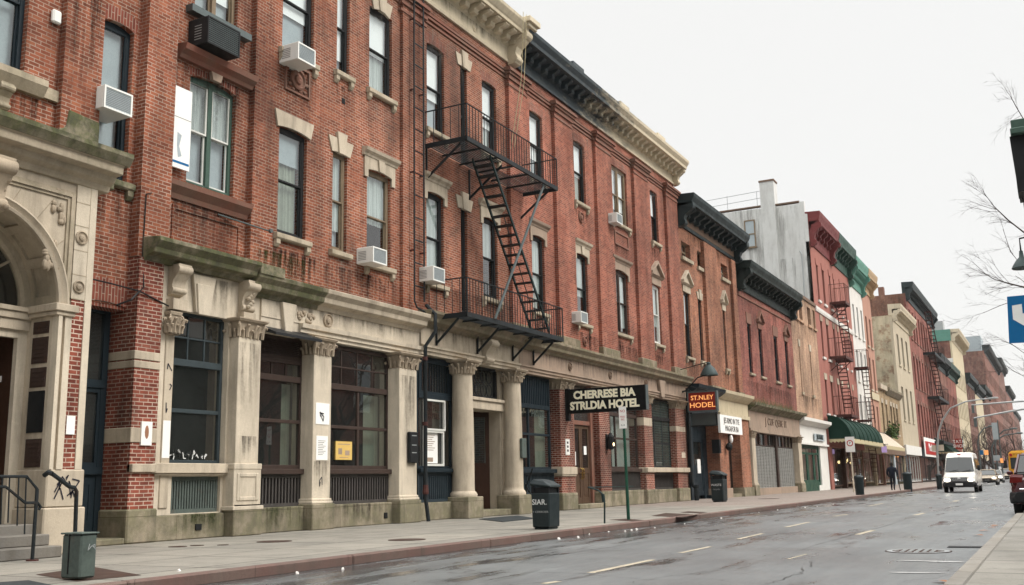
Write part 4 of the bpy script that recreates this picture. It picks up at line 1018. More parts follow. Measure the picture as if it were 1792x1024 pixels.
# S6 shop window
X = -15.65
w = shop_window(B, (37.1,1.6,40.6,4.7), X, 'frame_brown', (38.2,), (2.8,), (3.76,2,1)); m = MB(); gquad(m, -15.95, 38.4, 1.65, 40.4, 3.7); m.build('curtain', 'curtain', B)
slats(B, 37.0, 40.6, .72, 1.46, X+.05, 'frame_black'); MB().box(X-.2,X+.16,37.0,40.6,1.46,1.6).build('sill', 'frame_brown', B, bevel=.01)
MB().box(-16,BX+.06,36.9,40.6,.13,.72).build('plinth', 'stone_plinth', B, bevel=.02)
# S7 shuttered lattice window
w = shop_window(B, (41.65,1.66,44.8,4.7), X, 'frame_black', (42.7,43.75), (2.72,), (3.82,3,1)); m = MB()
for i in range(28): m.box(X-.035,X-.02,41.7+.11*i,41.72+.11*i,1.7,4.65)
for i in range(27): m.box(X-.036,X-.021,41.7,44.75,1.75+.11*i,1.765+.11*i)
m.build('security_mesh', 'utility_grey', w)
m = MB(); m.box(-15.8,-15.24,40.6,46.2,1.44,1.64); m.build('sill_band', 'stone', B, bevel=.012)
slats(B, 41.7, 44.75, .7, 1.42, X+.05, 'frame_black', 30); MB().box(-16,BX+.08,41.7,46.2,.13,.7).build('plinth', 'stone_plinth', B, bevel=.02)
# wall lamp by the brown door
wl = thing('wall_lamp', (-15.4,36.6,2.6), 'small black wall lantern glowing warm on brick pier beside brown double door', 'lamp')
m = MB(); m.box(-15.4,-15.36,36.52,36.68,2.3,2.9); m.lz(-15.22,36.6,[(.05,2.3),(.14,2.36),(.14,2.8),(.05,2.95)],8); m.build('housing', 'grille_black', wl)
m = MB(); m.ell((-15.12,36.6,2.5),(.05,.07,.1),10,8); m.build('bulb', 'glow_warm', wl, smooth=True)

# --- upper floors of B
hB = []; BF = dict(holes=hB, headmat='stone')
win(B, (31.0,11.97,32.05,14.48), blind_or_glare=.7, rise=.1, head='arch', sill=True, **BF)
win(B, (34.82,11.97,35.9,14.48), blind_or_glare=.55, low='curtain_shop', rise=.1, head='arch', sill=True, **BF)
win(B, (38.65,12.02,40.45,14.54), kind='pair', fr='frame_wood', blind_or_glare=.75, rise=.06, head='arch', sill=True, **BF)
win(B, (43.42,12.1,44.4,14.6), blind_or_glare=.45, low=None, rise=.08, head='arch', sill=True, **BF)
win(B, (30.95,7.04,31.95,9.79), blind_or_glare=.75, low='curtain_shop', bm='curtain', rise=.1, head='hood', sill=True, holes=hB, headmat='stone_brown')
win(B, (34.7,7.12,35.78,9.85), blind_or_glare=.6, bm='curtain', low=None, rise=.08, head='hoodkey', sill=True, **BF)
win(B, (38.41,7.2,40.11,9.92), kind='pair', fr='frame_brown', blind_or_glare=.9, bm='curtain', rise=.2, head='hood', sill=True, holes=hB, headmat='stone_brown')
win(B, (43.16,7.25,44.16,10.0), blind_or_glare=.7, bm='curtain', rise=.12, head='ped', sill=True, holes=hB, headmat='stone_brown', fr='frame_white')
wall(B, 'wall', 'brick_b', WX, 29.44, 46.98, 5.9, 15.75, hB, .35)
pil = []
for xa, xb, y in ((889,922,138),(969,1002,200),(1041,1070,248),(1108,1133,296)):
    pil.append((Yp(xa,y,-15.45)+.06, Yp(xb,y,-15.45)-.1))
pil.append((45.3, 46.95))
for a, b in pil:
    MB().box(WX-.1,-15.46,a,b,5.95,15.4).build('pilaster', 'brick_b', B)
    m = MB()
    for z, d, h in ((14.72,.03,.08),(14.95,.06,.16),(15.11,.12,.09),(15.2,.18,.1),(15.3,.13,.06)): m.box(-15.56, -15.46+d, a-d, b+d, z, z+h-.002)
    m.build('pilaster_capital', 'terracotta', B)
    MB().box(WX-.1,-15.4,a-.05,b+.05,5.96,6.35).build('pilaster_foot', 'stone_brown_ledge', B, bevel=.02)
m = MB()
ys = [29.5]+[v for a, b in pil for v in (a, b)]+[46.95]
for z, d in ((14.98,.04),(15.12,.07),(15.27,.04)): m.box(WX-.01, WX+d, 29.5, 46.9, z, z+.07)
m.build('brick_string', 'terracotta', B)
m = MB()
for y in (35.3, 31.5): rosette(m, WX, y, 11.35, .22, .07); rosette(m, WX, y-.02, 6.42, .2, .07)
m.build('rosette', 'terracotta', B)
m = MB(); frame_bars(m, WX-.01, WX+.04, 38.75, 11.0, 40.35, 11.62, .09); m.build('brick_panel', 'terracotta', B)
c = MB(); X = WX
c.py([(X-.3,15.66),(X+.1,15.66),(X+.1,15.74),(X+.05,15.76),(X+.05,16.1),(X+.12,16.14),(X+.16,16.26),(X+.18,16.36),(X+.72,16.40),(X+.74,16.52),(X+.86,16.68),(X+.88,16.8),(X-.3,16.9)], 29.5, 47.0)
cor = c.build('cornice', 'cornice_weathered', B)
bk = console(MB(), X+.15, 0, .2, 16.05, 16.4, .42).build('cornice_bracket', 'cornice_weathered', cor, origin=(X,0,16.2))
bk.location.y += 30.0
for i in range(1, 29): dup(bk, cor, (0, .585*i, 0))
m = MB(); console(m, X+.04, 46.75, 47.02, 15.6, 16.5, .6); m.build('end_console', 'cornice_weathered', cor)
for y in (33.2, 38, 42.6): MB().box(X+.2,X+.84,y,y+1.0,16.8,16.98).build('cornice_cap', 'cornice_weathered', cor)
MB().box(-30,-16.2,29.5,47,15.4,15.6).build('roof', 'roof_tar', B)
m = MB(); m.poly([(-30,46.97,.1),(-30,46.97,16.7),(-15.62,46.97,16.7),(-15.62,46.97,.1)]); m.build('wall', 'brick_side', B)

# weather streaks below sills, ledges and cornices
rg = random.Random(77)
for y0, y1, z in ((17.6,19.0,6.65),(19.65,20.4,6.8),(21.1,22.4,6.6),(17.6,19.0,11.3),(19.7,20.5,11.5),(21.15,22.5,11.5),(24.05,25.2,6.55),(27.35,28.5,6.65),(24.1,25.2,11.3),(27.4,28.6,11.5)):
    stain(A, y0-.1, y1+.1, z-rg.uniform(.7,1.3), z, WX+.005, 'soot_stain' if rg.random() < .75 else 'lime_stain')
for y0, y1, z in ((30.9,32.1,6.7),(34.6,35.9,6.75),(38.3,40.2,6.85),(43.1,44.3,6.9),(30.9,32.1,11.6),(34.7,36,11.6),(38.5,40.5,11.0),(43.3,44.5,11.75)):
    stain(B, y0-.1, y1+.1, z-rg.uniform(.6,.95), z, WX+.005)
stain(A, 14.35, 16.75, 6.1, 7.1, XB+.035); stain(A, 14.4, 16.75, 8.6, 10.2, XB+.0045); stain(A, 17.0, 22.6, 5.85, 6.6, WX+.006, 'soot_stain'); stain(A, 24, 29.3, 6.0, 6.9, WX+.006); stain(A, 16.85, 18.9, 5.9, 6.5, WX+.009, 'moss_stain')
stain(B, 30.7, 34.2, 6.0, 6.6, WX+.006); stain(B, 35.5, 37.4, 6.0, 6.7, WX+.006); stain(B, 38.3, 44.8, 6.0, 6.7, WX+.006)
stain(A, 12.55, 13.5, 5.2, 7.0, XW1+.012); stain(A, 9.3, 11.5, 6.9, 8.1, WX+.006); stain(A, 11.65, 12.4, 8.2, 10.5, XP1+.004)
stain(A, 14.6, 15.9, .2, .62, -15.355, 'moss_stain'); stain(A, 17.1, 18.6, .15, .68, SX+.084, 'moss_stain'); stain(A, 19.4, 22, .15, .68, SX+.084, 'soot_stain')
stain(A, 14.5, 16.2, 4.75, 5.5, SX+.004); stain(A, 17.0, 23.3, 4.92, 5.32, SX+.054); stain(A, 23.6, 29.2, 5.02, 5.5, BX+.104); stain(B, 29.6, 46.8, 5.02, 5.5, BX+.104)
stain(A, 16.12, 16.78, 2.6, 4.2, SX+.254); stain(A, 16.15, 16.75, 1.62, 2.2, SX+.254); stain(A, 18.64, 19.26, .9, 1.7, SX+.254); stain(A, 22.2, 22.95, .9, 4.0, SX+.254)
stain(A, 17, 29.2, 15.74, 16.18, WX+.066); stain(A, 18, 29, 13.6, 14.9, WX+.006, 'lime_stain'); stain(B, 30, 46.5, 13.7, 14.9, WX+.006, 'lime_stain')
# ------------------------------------------------------------------ things on the facade
FE = thing('fire_escape', (-15.6, 27, 5.9), 'black iron fire escape with two balconies and a steep stair on near red brick', 'fire escape')
def platform(root, y0, y1, z, xw, xo, mat='black_iron', rail=1.0, holey=None, step=.085, bar=.014, edge=.14, balu=.17, sp=True):
    m = MB(); m.box(xw,xo,y0-.02,y0+.02,z-edge,z); m.box(xw,xo,y1-.02,y1+.02,z-edge,z); m.box(xo-.03,xo+.02,y0-.02,y1+.02,z-edge,z)
    n = int((xo-xw-.06)/step)
    for i in range(n):      # slats run along the wall
        x = xw+.05+step*i
        if holey and x > holey[2]:
            m.box(x,x+bar*2.4,y0,holey[0],z-.035,z-.015); m.box(x,x+bar*2.4,holey[1],y1,z-.035,z-.015)
        else: m.box(x,x+bar*2.4,y0,y1,z-.035,z-.015)
    for i in range(1, 6): y = y0+(y1-y0)*i/6; m.box(xw,xo,y-.025,y+.025,z-.1,z-.05)
    p = m.build('platform', mat, root)
    m = MB(); r = .018; zt = z+rail
    m.tube([(xw,y0,zt),(xo,y0,zt),(xo,y1,zt),(xw,y1,zt)], .022, 5)
    m.tube([(xo,y0,z-.05),(xo,y0,zt)], .024, 5); m.tube([(xo,y1,z-.05),(xo,y1,zt)], .024, 5)
    n = int((y1-y0)/balu)
    for i in range(1, n): y = y0+(y1-y0)*i/n; m.tube([(xo,y,z-.04),(xo,y,zt)], .0115, 4)
    for yy in (y0, y1):
        k = max(2, int((xo-xw)/.25))
        for i in range(k): x = xw+.03+(xo-xw)*i/k; m.tube([(x,yy,z-.04),(x,yy,zt)], .0115, 4)
    m.build('railing', mat, root); return p
XO1, XO2 = -14.14, -14.3
platform(FE, 24.03, 30.1, 11.05, WX, XO1, holey=(26.6,28.0,-14.9)); platform(FE, 24.2, 30.55, 5.9, WX, XO2)
def bracket(root, y, x0, z0, x1, z1, lip=0, w=.022, mat='black_iron'):
    m = MB(); m.loft([[(x0,y-w,z0),(x0,y+w,z0),(x0,y+w,z0+.08),(x0,y-w,z0+.08)],[(x1,y-w,z1),(x1,y+w,z1),(x1,y+w,z1+.08),(x1,y-w,z1+.08)]])
    if lip: m.box(x0-.0,x0+.05,y-w,y+w,z0,z0+lip)
    return m.build('bracket', mat, root)
for y in (24.1, 26.6, 29.9): bracket(FE, y, WX, 9.95, XO1-.25, 10.85, 1.0)
for y in (24.25, 26.6, 28.9, 30.4): bracket(FE, y, BX+.12, 5.02, XO2-.3, 5.72, .85)
# stair
m = MB(); ya, za, yb, zb = 25.8, 10.95, 29.62, 5.95
for x in (-14.98, -14.36):
    m.loft([[(x-.025,ya,za-.065),(x+.025,ya,za-.065),(x+.025,ya,za+.065),(x-.025,ya,za+.065)],[(x-.025,yb,zb-.03),(x+.025,yb,zb-.03),(x+.025,yb,zb+.10),(x-.025,yb,zb+.10)]])
st = m.build('stair', 'dark_green_iron', FE)
m = MB(); m.tube([(-14.94,ya+1.9,za-1.4),(-14.94,yb-.2,zb+1.0)], .016, 5)
for k in (.6,.95):
    for x in (-14.94,): m.tube([(x,ya+(yb-ya)*k,za+(zb-za)*k),(x,ya+(yb-ya)*k,za+(zb-za)*k+.92)], .014, 4)
m.build('handrail', 'dark_green_iron', st)
NT_ = 18
t0 = MB().box(-14.98,-14.36,-.12,.12,-.015,.014).build('tread', 'black_iron', st, origin=(0,0,0))
t0.location = (15.6, ya+(yb-ya)*.04-27, za+(zb-za)*.04-5.9)
for i in range(1, NT_):
    k = .04+.93*i/(NT_-1); c = dup(t0, st); c.location = (15.6, ya+(yb-ya)*k-27, za+(zb-za)*k-5.9)
m = MB(); p, q = (-14.22,29.25,10.95), (-14.25,25.75,5.9)
m.loft([[(p[0]-.02,p[1]-.05,p[2]),(p[0]+.02,p[1]-.05,p[2]),(p[0]+.02,p[1]+.05,p[2]),(p[0]-.02,p[1]+.05,p[2])],[(q[0]-.02,q[1]-.05,q[2]),(q[0]+.02,q[1]-.05,q[2]),(q[0]+.02,q[1]+.05,q[2]),(q[0]-.02,q[1]+.05,q[2])]])
m.build('brace', 'steel_dark', FE)

ld = thing('wall_ladder', (-15.45, 23.3, 6), 'thin rusty iron ladder of two pipes and rungs climbing the brick beside the fire escape', 'ladder')
m = MB(); xl = -15.36
m.tube([(xl,23.12,16.5),(xl,23.12,6.15),(xl+.03,23.2,5.98),(xl+.05,23.45,5.92),(xl+.2,23.62,5.8)], .028, 6)
m.build('stile', 'black_iron', ld)
m = MB(); m.tube([(xl,23.62,16.5),(xl,23.62,6.2)], .028, 6); m.build('stile', 'black_iron', ld)
rung = MB().tube([(xl,23.1,6.6),(xl,23.64,6.6)], .02, 5).build('rung', 'black_iron', ld)
for i in range(1, 16): dup(rung, ld, (0,0,.66*i))
m = MB()
for z in (7.6, 9.9, 12.4, 14.6): m.box(-15.6,xl,23.1,23.14,z,z+.04); m.box(-15.6,xl,23.6,23.64,z,z+.04)
m.build('bracket', 'brown_iron', ld)
dp = thing('drainpipe', (-15.1, 23.5, .13), 'dark iron drainpipe running down to the pavement between stone pilaster and navy hotel shop front', 'drainpipe')
m = MB(); m.tube([(-15.3,23.62,6.1),(-14.95,23.55,5.8),(-14.92,23.5,5.3),(-15.2,23.42,4.9),(-15.2,23.4,.75),(-15.16,23.4,.5),(-15.12,23.42,.13)], .055, 8); m.build('pipe', 'black_iron', dp, smooth=True)
m = MB()
for z in (1.0, 2.7, 4.5): m.lz(-15.2,23.4,[(.075,z),(.075,z+.1)],8)
m.lz(-15.2,23.4,[(.08,.85),(.09,.9),(.08,1.0)],8); m.build('collar', 'brown_iron', dp)
dp = thing('drainpipe', (-15.2, 46.4, .13), 'black cast iron drainpipe at the far end of the hotel front with a swollen foot', 'drainpipe')
m = MB(); m.tube([(-15.25,46.4,5.4),(-15.25,46.4,1.0),(-15.2,46.42,.8),(-15.1,46.45,.7),(-15.08,46.45,.13)], .085, 8); m.build('pipe', 'black_iron', dp, smooth=True)
m = MB(); m.lz(-15.08,46.45,[(.11,.13),(.12,.3),(.1,.7),(.13,.75),(.13,.85)],8); m.build('shoe', 'black_iron', dp)
# ropes from the cornice
rp = [((880,0),(884,140)),((893,2),(884,141)),((884,140),(888,225))]
for i, lab in enumerate(('slack rope hanging from the roof edge over the cream cornice, left strand', 'slack rope hanging from the roof edge over the cream cornice, right strand')):
    y = 28.75+.22*i; m = MB(); m.tube([(-14.6,y,17.05),(-14.66,y+.02,15.9),(-14.8,y+.1,14.6),(-15.3,y+.2,12.3)], .011, 4); o = m.build('rope', 'fringe'); tag(o, lab, 'rope', 'ropes hanging from the cornice')
# wires
m = MB(); m.tube([(-15.4,11.9,4.98),(-15.34,12.8,4.94),(-15.34,13.5,4.9),(-15.38,14.3,4.72),(-15.35,14.45,4.7)], .016, 5); m.tube([(-15.42,13.75,6.95),(-15.42,13.62,6.9),(-15.42,13.6,5.6),(-15.36,13.62,5.0),(-15.33,13.5,4.9)], .012, 5); m.tube([(-15.34,13.5,4.9),(-15.32,13.3,4.7),(-15.5,13.1,4.58)], .02, 5)
tag(m.build('cable', 'grille_black'), 'black cable sagging across the brick pier above the blue side door', 'cable')
m = MB(); m.tube([(-15.74,15.9,7.05),(-15.52,16.75,6.95),(-15.4,17.2,6.9)], .02, 6); m.lx(-15.4,17.2,6.9,[(.05,0),(.05,.06)],8); tag(m.build('metal_rod', 'steel_dark'), 'grey iron rod sticking out from the brick above the mossy ledge', 'rod')
# white board over part of the paired green window; small white box on brick
b = thing('white_board', (-15.6,14.85,7.6), 'tall white board covering the left part of the green paired window', 'board')
y0 = Yp(303,170,-15.58); y1 = Yp(331,300,-15.58)
m = MB(); m.box(-15.62,-15.58,y0,y1,7.72,9.5); m.build('panel', 'white_paper', b)
m = MB(); m.box(-15.579,-15.577,y0,y1,8.82,8.835); m.build('seam', 'vent_dark', b); m = MB(); m.box(-15.579,-15.576,y0+.03,y1-.02,7.82,7.87); m.build('stripe', 'sign_blue', b)
m = MB(); m.poly([(-15.578,y0+.16,8.5),(-15.578,y0+.28,8.45),(-15.578,y0+.22,8.2),(-15.578,y0+.3,8.0),(-15.578,y0+.2,7.95),(-15.578,y0+.16,8.2)]); m.build('faded_print', 'blind_grey', b)
bx = thing('wall_box', (-15.6,11.3,9.8), 'small white plastic box fixed high on the brick at top left', 'box')
m = MB(); yy, zz = P(98,30,-15.55); m.box(-15.6,-15.5,yy-.09,yy+.1,zz-.13,zz+.13); m.build('casing', 'white_casing', bx, bevel=.03)

# ------------------------------------------------------------------ air conditioners
def make_ac(w=.62, h=.42, d=.5, casing='white_casing', grille='vent_dark', fins=11):
    t = thing('air_conditioner', (0,0,0), 'x', 'air conditioner', 'window air conditioners')
    m = MB(); e = .035
    m.box(-.15,d,0,w,0,h); c = m.build('casing', casing, t, bevel=.012)
    m = MB(); frame_bars(m, d, d+.025, 0, 0, w, h, e); m.build('front_frame', casing, t)
    m = MB(); m.box(d-.01,d+.004,e,w-e,e,h-e); g = m.build('grille', grille, t)
    m = MB()
    for i in range(fins): z = e+(h-2*e)*(i+.5)/fins; m.box(d+.004,d+.014,e,w-e,z-.006,z+.006)
    m.build('louvre', 'blind_grey' if casing == 'white_casing' else 'steel_dark', g)
    m = MB()
    for i in range(6): z = h*.2+h*.6*i/6; m.box(.05,d*.6,-.004,-.001,z,z+.02)
    m.build('side_vent', 'vent_dark', c)
    return t
ac = make_ac(); first = True
def place_ac(x, y, X, label, s=1.0):
    global first
    yy, zz = P(x, y, X); loc = (X-.4*s, yy, zz)
    if first: o = ac; o.location = loc; o['label'] = label; first = False; o.scale = (s,s,s)
    else: o = dup_to(ac, loc, label, scale=s)
    return o
# pixel of the near bottom corner of the front face
place_ac(173,189,-15.35,'white air conditioner in the tall narrow window above the stone porch', 1.08)
place_ac(514,104,-15.15,'white air conditioner on the sill above the carved round terracotta panel', 1.05)
place_ac(646,459,-15.2,'white air conditioner in the lower-row window left of the ladder', 1.0)
place_ac(752,491,-15.15,'white air conditioner at the near end of the lower balcony', 1.0)
place_ac(1012,564,-15.2,'small white air conditioner in the lower-row window right of the fire escape', 1.0)
place_ac(1075,389,-15.2,'small white air conditioner in the paired window of the top row', 1.0)
y, z = P(362,96,-15.2)
yl_ = P(362,70,-15.2); yr_ = P(418,102,-15.2); bk_ac = make_ac(yr_[0]-yl_[0], .62, .42, 'frame_black', 'grille_black', 12); bk_ac.location = (-15.62, yl_[0], yr_[1]); bk_ac['label'] = 'large black air conditioner hung under a grey shelf high above the green paired window'

# ------------------------------------------------------------------ projecting signs
s = thing('hotel_sign', (-15.3,32.9,3.4), 'long black projecting sign with two lines of cream capitals over the pavement', 'sign')
m = MB(); m.box(-15.27,-12.28,32.78,33.05,3.5,4.36); m.build('panel', 'sign_black', s, bevel=.01)
m = MB(); m.box(-15.45,-15.22,32.8,33.0,3.25,4.4); m.build('mounting', 'grille_black', s)
m = MB(); m.box(-12.278,-12.26,32.79,33.04,3.5,4.36); m.build('end_panel', 'steel_dark', s)
text('CHERRESE BIA', .375, 'sign_cream', s, (-13.83,32.776,4.12), '-y', .006, .98, bold=.018); text('STRLDIA HOTEL', .38, 'sign_cream', s, (-13.83,32.776,3.74), '-y', .006, .95, bold=.018)
s = thing('neon_sign', (-15.2,46,4.2), 'dark maroon projecting sign with glowing orange letters in a grey frame beside the black doorway', 'sign')
m = MB(); m.box(-15.08,-13.78,46.02,46.2,4.28,5.12); m.build('panel', 'sign_maroon', s)
m = MB()
for a in ((-15.14,-15.08,4.22,5.18),(-13.78,-13.7,4.22,5.18),(-15.08,-13.78,5.12,5.18),(-15.08,-13.78,4.22,4.28)): m.box(a[0],a[1],45.98,46.24,a[2],a[3])
m.build('frame', 'steel_dark', s); text('ST.NLEY', .30, 'neon', s, (-14.43,46.012,4.87), '-y', .004, 1.0, bold=.004); text('HODEL', .33, 'neon', s, (-14.43,46.012,4.52), '-y', .004, 1.15, bold=.004)
m = MB(); m.box(-15.5,-15.0,46.06,46.12,5.2,5.26); m.tube([(-15.5,46.1,5.6),(-14.2,46.1,5.2)], .02, 5); m.build('bracket', 'grille_black', s)
s = thing('blank_sign', (-15,46.6,3.4), 'blank dark grey panel hanging under the glowing orange sign', 'sign')
yy = 46.6; m = MB(); m.box(-15.2,-13.98,yy,yy+.08,3.62,4.2); m.build('panel', 'steel_dark', s); m = MB(); m.box(-15.24,-13.94,yy-.02,yy+.1,3.56,3.62); m.box(-13.98,-13.93,yy-.02,yy+.1,3.62,4.2); m.build('frame', 'grille_black', s)
s = thing('gooseneck_lamp', (-15.4,46.3,5.5), 'bell-shaped dark lamp on a bracket over the black doorway sign', 'lamp')
lx_, lz_ = PY(1241,652,46.0); m = MB(); m.lz(lx_,46.0,[(.03,lz_+.5),(.1,lz_+.45),(.1,lz_+.36),(.17,lz_+.3),(.3,lz_+.16),(.42,lz_-.1),(.42,lz_-.14),(.36,lz_-.1)],18); m.build('lamp_shade', 'lamp_shade', s, smooth=True)
m = MB(); m.tube([(-15.5,46.1,lz_-.9),(-15.2,46.1,lz_-.75),(-14.6,46.05,lz_-.2),(lx_,46,lz_-.05)], .03, 6); m.tube([(-15.6,46.0,lz_+.2),(lx_,46.0,lz_+.5)], .02, 5); m.build('arm', 'grille_black', s)

# ------------------------------------------------------------------ street furniture
def make_bin():
    t = thing('litter_bin', (0,0,.13), 'x', 'litter bin', 'litter bins on the left pavement')
    m = MB(); m.tbox(-.20,.20,-.25,.25,.17,.88,.015,.015); m.box(-.18,.18,-.23,.23,.13,.17); m.build('body', 'bin_green', t, bevel=.02)
    m = MB()
    for sx_ in (-1,1):
        for sy_ in (-1,1): m.box(sx_*.18-.03,sx_*.18+.03,sy_*.23-.03,sy_*.23+.03,.88,1.04)
    m.box(-.175,.175,-.22,.22,.88,1.0); m.build('collar', 'grille_black', t)
    m = MB(); m.loft([[(-.23,-.28,1.03),(.24,-.28,.99),(.24,.28,.99),(-.23,.28,1.03)],[(-.24,-.29,1.09),(.25,-.29,1.03),(.25,.29,1.03),(-.24,.29,1.09)],[(-.18,-.24,1.16),(.1,-.24,1.12),(.1,.24,1.12),(-.18,.24,1.16)],[(-.14,-.15,1.175),(.0,-.15,1.16),(.0,.15,1.16),(-.14,.15,1.175)]]); m.build('lid', 'bin_green', t, bevel=.02)
    return t
bn = make_bin(); bn.location = (-9.72,19.65,.13); bn.rotation_euler = (0,0,R_(0)); bn['label'] = 'large dark green litter bin with white lettering in front of the hotel columns'; bn.scale = (1,1,1.0)
bn['label'] = bn['label']
t = text('SIAR.', .16, 'text_white', bn, (0,0,0), '-y', .002, 1.0); t.location = (-.02,-.262,.56); t.name = 'lettering'
t = text('> CERROER', .06, 'steel', bn, (0,0,0), '-y', .002, 1.2); t.location = (0,-.26,.36)
b2 = dup_to(bn, (-13.0,43.2,.13), 'dark litter bin with two lines of white lettering beside the black shop doorway', scale=1.28)
for ch in list(b2.children):
    if ch.name.startswith('lettering'): bpy.data.objects.remove(ch)
for body_, s_, z_, mt in (('WASTE', .10, .56, 'text_white'), ('recycle', .075, .42, 'steel')):
    t = text(body_, s_, mt, b2, (0,0,0), '-y', .002, 1.1); t.location = (-.02,-.262,z_)
def make_round_bin():
    t = thing('litter_bin', (0,0,.13), 'x', 'litter bin', 'litter bins on the left pavement')
    m = MB(); m.lz(0,0,[(.3,.13),(.33,.2),(.36,1.0)],18)
    m.build('body', 'bin_green', t, smooth=True); m = MB(); m.lz(0,0,[(.38,1.0),(.39,1.08),(.34,1.14),(.15,1.18),(.02,1.19)],18); m.build('lid', 'bin_green', t, smooth=True)
    return t
rb = make_round_bin(); rb.location = (-9.36,56.3,0); rb['label'] = 'round dark litter bin by the kerb in front of the green awning'; rb.scale = (.66,.66,1.1)
dup_to(rb, (-9.2,74.5,0), 'dark litter bin further along the kerb, right of the walking person', scale=1.0).scale = (.82,.82,1.25)
dup_to(rb, (-8.3,86,0), 'dark litter bin beside the curved street lamp pole', scale=1.0).scale = (.6,.6,1.1)

# utility box standing on a plate, handrail post, steps railing
x0, y0 = G(118,1012); 
ub = thing('utility_box', (-9.75,8.2,.13), 'stubby grey-green metal utility box on the pavement by the stone porch', 'utility box')
cs = [G(112,1011), G(128,1015), G(165,1013)]
m = MB(); m.box(-10.02,-9.7,7.9,8.12,.15,.63); m.build('housing', 'utility_grey', ub, bevel=.02)
m = MB(); m.box(-10.035,-9.685,7.885,8.135,.63,.65); m.build('lid', 'utility_grey', ub, bevel=.006)
m = MB(); m.box(-9.9,-9.885,7.893,7.902,.2,.63); m.build('seam', 'grille_black', ub)
graffiti(ub, -9.66, 7.95, .5, .1, 'steel', n=2, seed=31, w=.005)
struct(MB().poly([(*G(62,1006),.134),(*G(135,1018),.134),(*G(248,1007),.134),(*G(160,992),.134)]).build('hatch_plate', 'rust_plate'))
struct(MB().poly([(*G(-40,1022),.134),(*G(40,1040),.134),(*G(100,1026),.134),(*G(50,1016),.134)]).build('hatch_plate', 'rubber_mat'))
hr = thing('handrail', (-13.2,10.6,.13), 'bent black pipe handrail at the porch, standing behind the utility box', 'handrail')
def gp(x, y, X): 
    a, b = P(x, y, X); return (X, a, b)
Xh = -12.6
m = MB(); foot = gp(131,960,Xh); pts = [(Xh,foot[1],.13), gp(134,860,Xh), gp(130,853,Xh), gp(122,852,Xh), gp(91,829,Xh)]
m.tube(pts, .03, 8); e = pts[-1]; m.tube([e,(e[0]-.04,e[1]-.03,e[2]+.02),(e[0]-.12,e[1]-.03,e[2]-.02)], .036, 8); m.build('pipe', 'black_iron', hr, smooth=True)
sr = thing('step_railing', (-13.0,9.8,.13), 'black iron railing with thin bars beside the porch steps at the left edge', 'railing')
Xr = -13.25; m = MB(); y0 = gp(58,972,Xr)[1]
top = [gp(-60,834,Xr), gp(47,834,Xr), gp(65,856,Xr)]
m.tube(top, .022, 6); m.tube([gp(65,856,Xr),(Xr,gp(57,972,Xr)[1],.13)], .026, 6)
m.tube([gp(-60,852,Xr), gp(10,852,Xr), gp(44,880,Xr), gp(66,880,Xr), gp(71,887,Xr), gp(68,892,Xr)], .022, 6)
for x, yb_ in ((-50,925),(-30,925),(-12,925),(4,918),(17,915),(33,920),(46,935)):
    yt = 836; m.tube([gp(x,yt,Xr), gp(x-3,yb_,Xr)], .012, 5)
m.build('bars', 'black_iron', sr); m = MB(); m.lz(Xr,gp(57,972,Xr)[1],[(.09,.13),(.09,.15)],10); m.build('base_plate', 'brown_iron', sr)
# handrail by the hotel columns, bike rack, sign poles
h2_ = thing('handrail', (-14.6,28.3,.13), 'thin black handrail sloping from the second round column to the pavement', 'handrail')
a = G(922,898); m = MB(); m.tube([(*a,.13),(a[0],a[1],1.0),(a[0],a[1]-.1,1.08)], .024, 6); m.tube([(a[0],a[1]+.3,.75),(a[0],a[1],1.0),(-15.0,a[1]-.4,1.55),(-15.05,a[1]-.42,1.52)], .026, 6); m.build('pipe', 'black_iron', h2_)
br_ = thing('bike_rack', (*G(1058,916),.13), 'bent dark iron post of a bicycle rack leaning on the pavement before the brown door', 'bike rack')
a = G(1058,916); c0 = (a[0],a[1],.13)
m = MB(); m.tube([c0,(a[0]+.02,a[1],.6),(a[0]-.02,a[1],.8),(a[0]-.12,a[1]-.05,.9),(a[0]-.35,a[1]-.1,.97)], .022, 6); m.tube([(a[0]-.02,a[1],.8),(a[0]+.0,a[1],.62)], .045, 6); m.build('post', 'dark_green_iron', br_)
m = MB(); m.tube([(a[0]-.35,a[1]-.1,.97),(a[0]-.5,a[1]+3.2,.95)], .014, 5); m.build('crossbar', 'dark_green_iron', br_)
sp_ = thing('parking_sign', (*G(1100,910),.13), 'green sign post with a narrow white parking sign in front of the brown double door', 'sign post')
a = G(1100,910); m = MB(); m.tube([(a[0],a[1],.13),(a[0]-.03,a[1],2.95)], [.042,.034], 8); m.build('post', 'shop_green', sp_)
m = MB(); m.box(a[0]-.13,a[0]+.07,a[1]-.05,a[1]-.04,2.42,2.98); pl_ = m.build('plate', 'white_paper', sp_)
text('NO', .1, 'sign_red', pl_, (a[0]-.03,a[1]-.052,2.86), '-y', .001, .9); text('PARK\nING', .07, 'sign_red', pl_, (a[0]-.03,a[1]-.052,2.68), '-y', .001, .8); text('<->', .1, 'text_dark', pl_, (a[0]-.03,a[1]-.052,2.5), '-y', .001, .8)
sp2 = thing('parking_sign', (*G(1499,860),.13), 'pale pole with a square red and white sign before the green awning', 'sign post')
a = (-11.4,66.5); m = MB(); m.tube([(*a,.13),(*a,3.2)], .05, 8); m.build('post', 'stone_pale', sp2); 
m = MB(); m.box(a[0]-.28,a[0]+.28,a[1]-.08,a[1]-.06,2.6,3.55); p_ = m.build('plate', 'white_paper', sp2)
m = MB(); m.ly(a[0],a[1]-.085,3.15,[(.2,0),(.2,.004)],16); m.build('ring', 'sign_red', p_); m = MB(); m.ly(a[0],a[1]-.09,3.15,[(.14,0),(.14,.004)],16); m.build('disc', 'white_paper', p_)
text('P', .22, 'text_dark', p_, (a[0],a[1]-.094,3.15), '-y', .001)
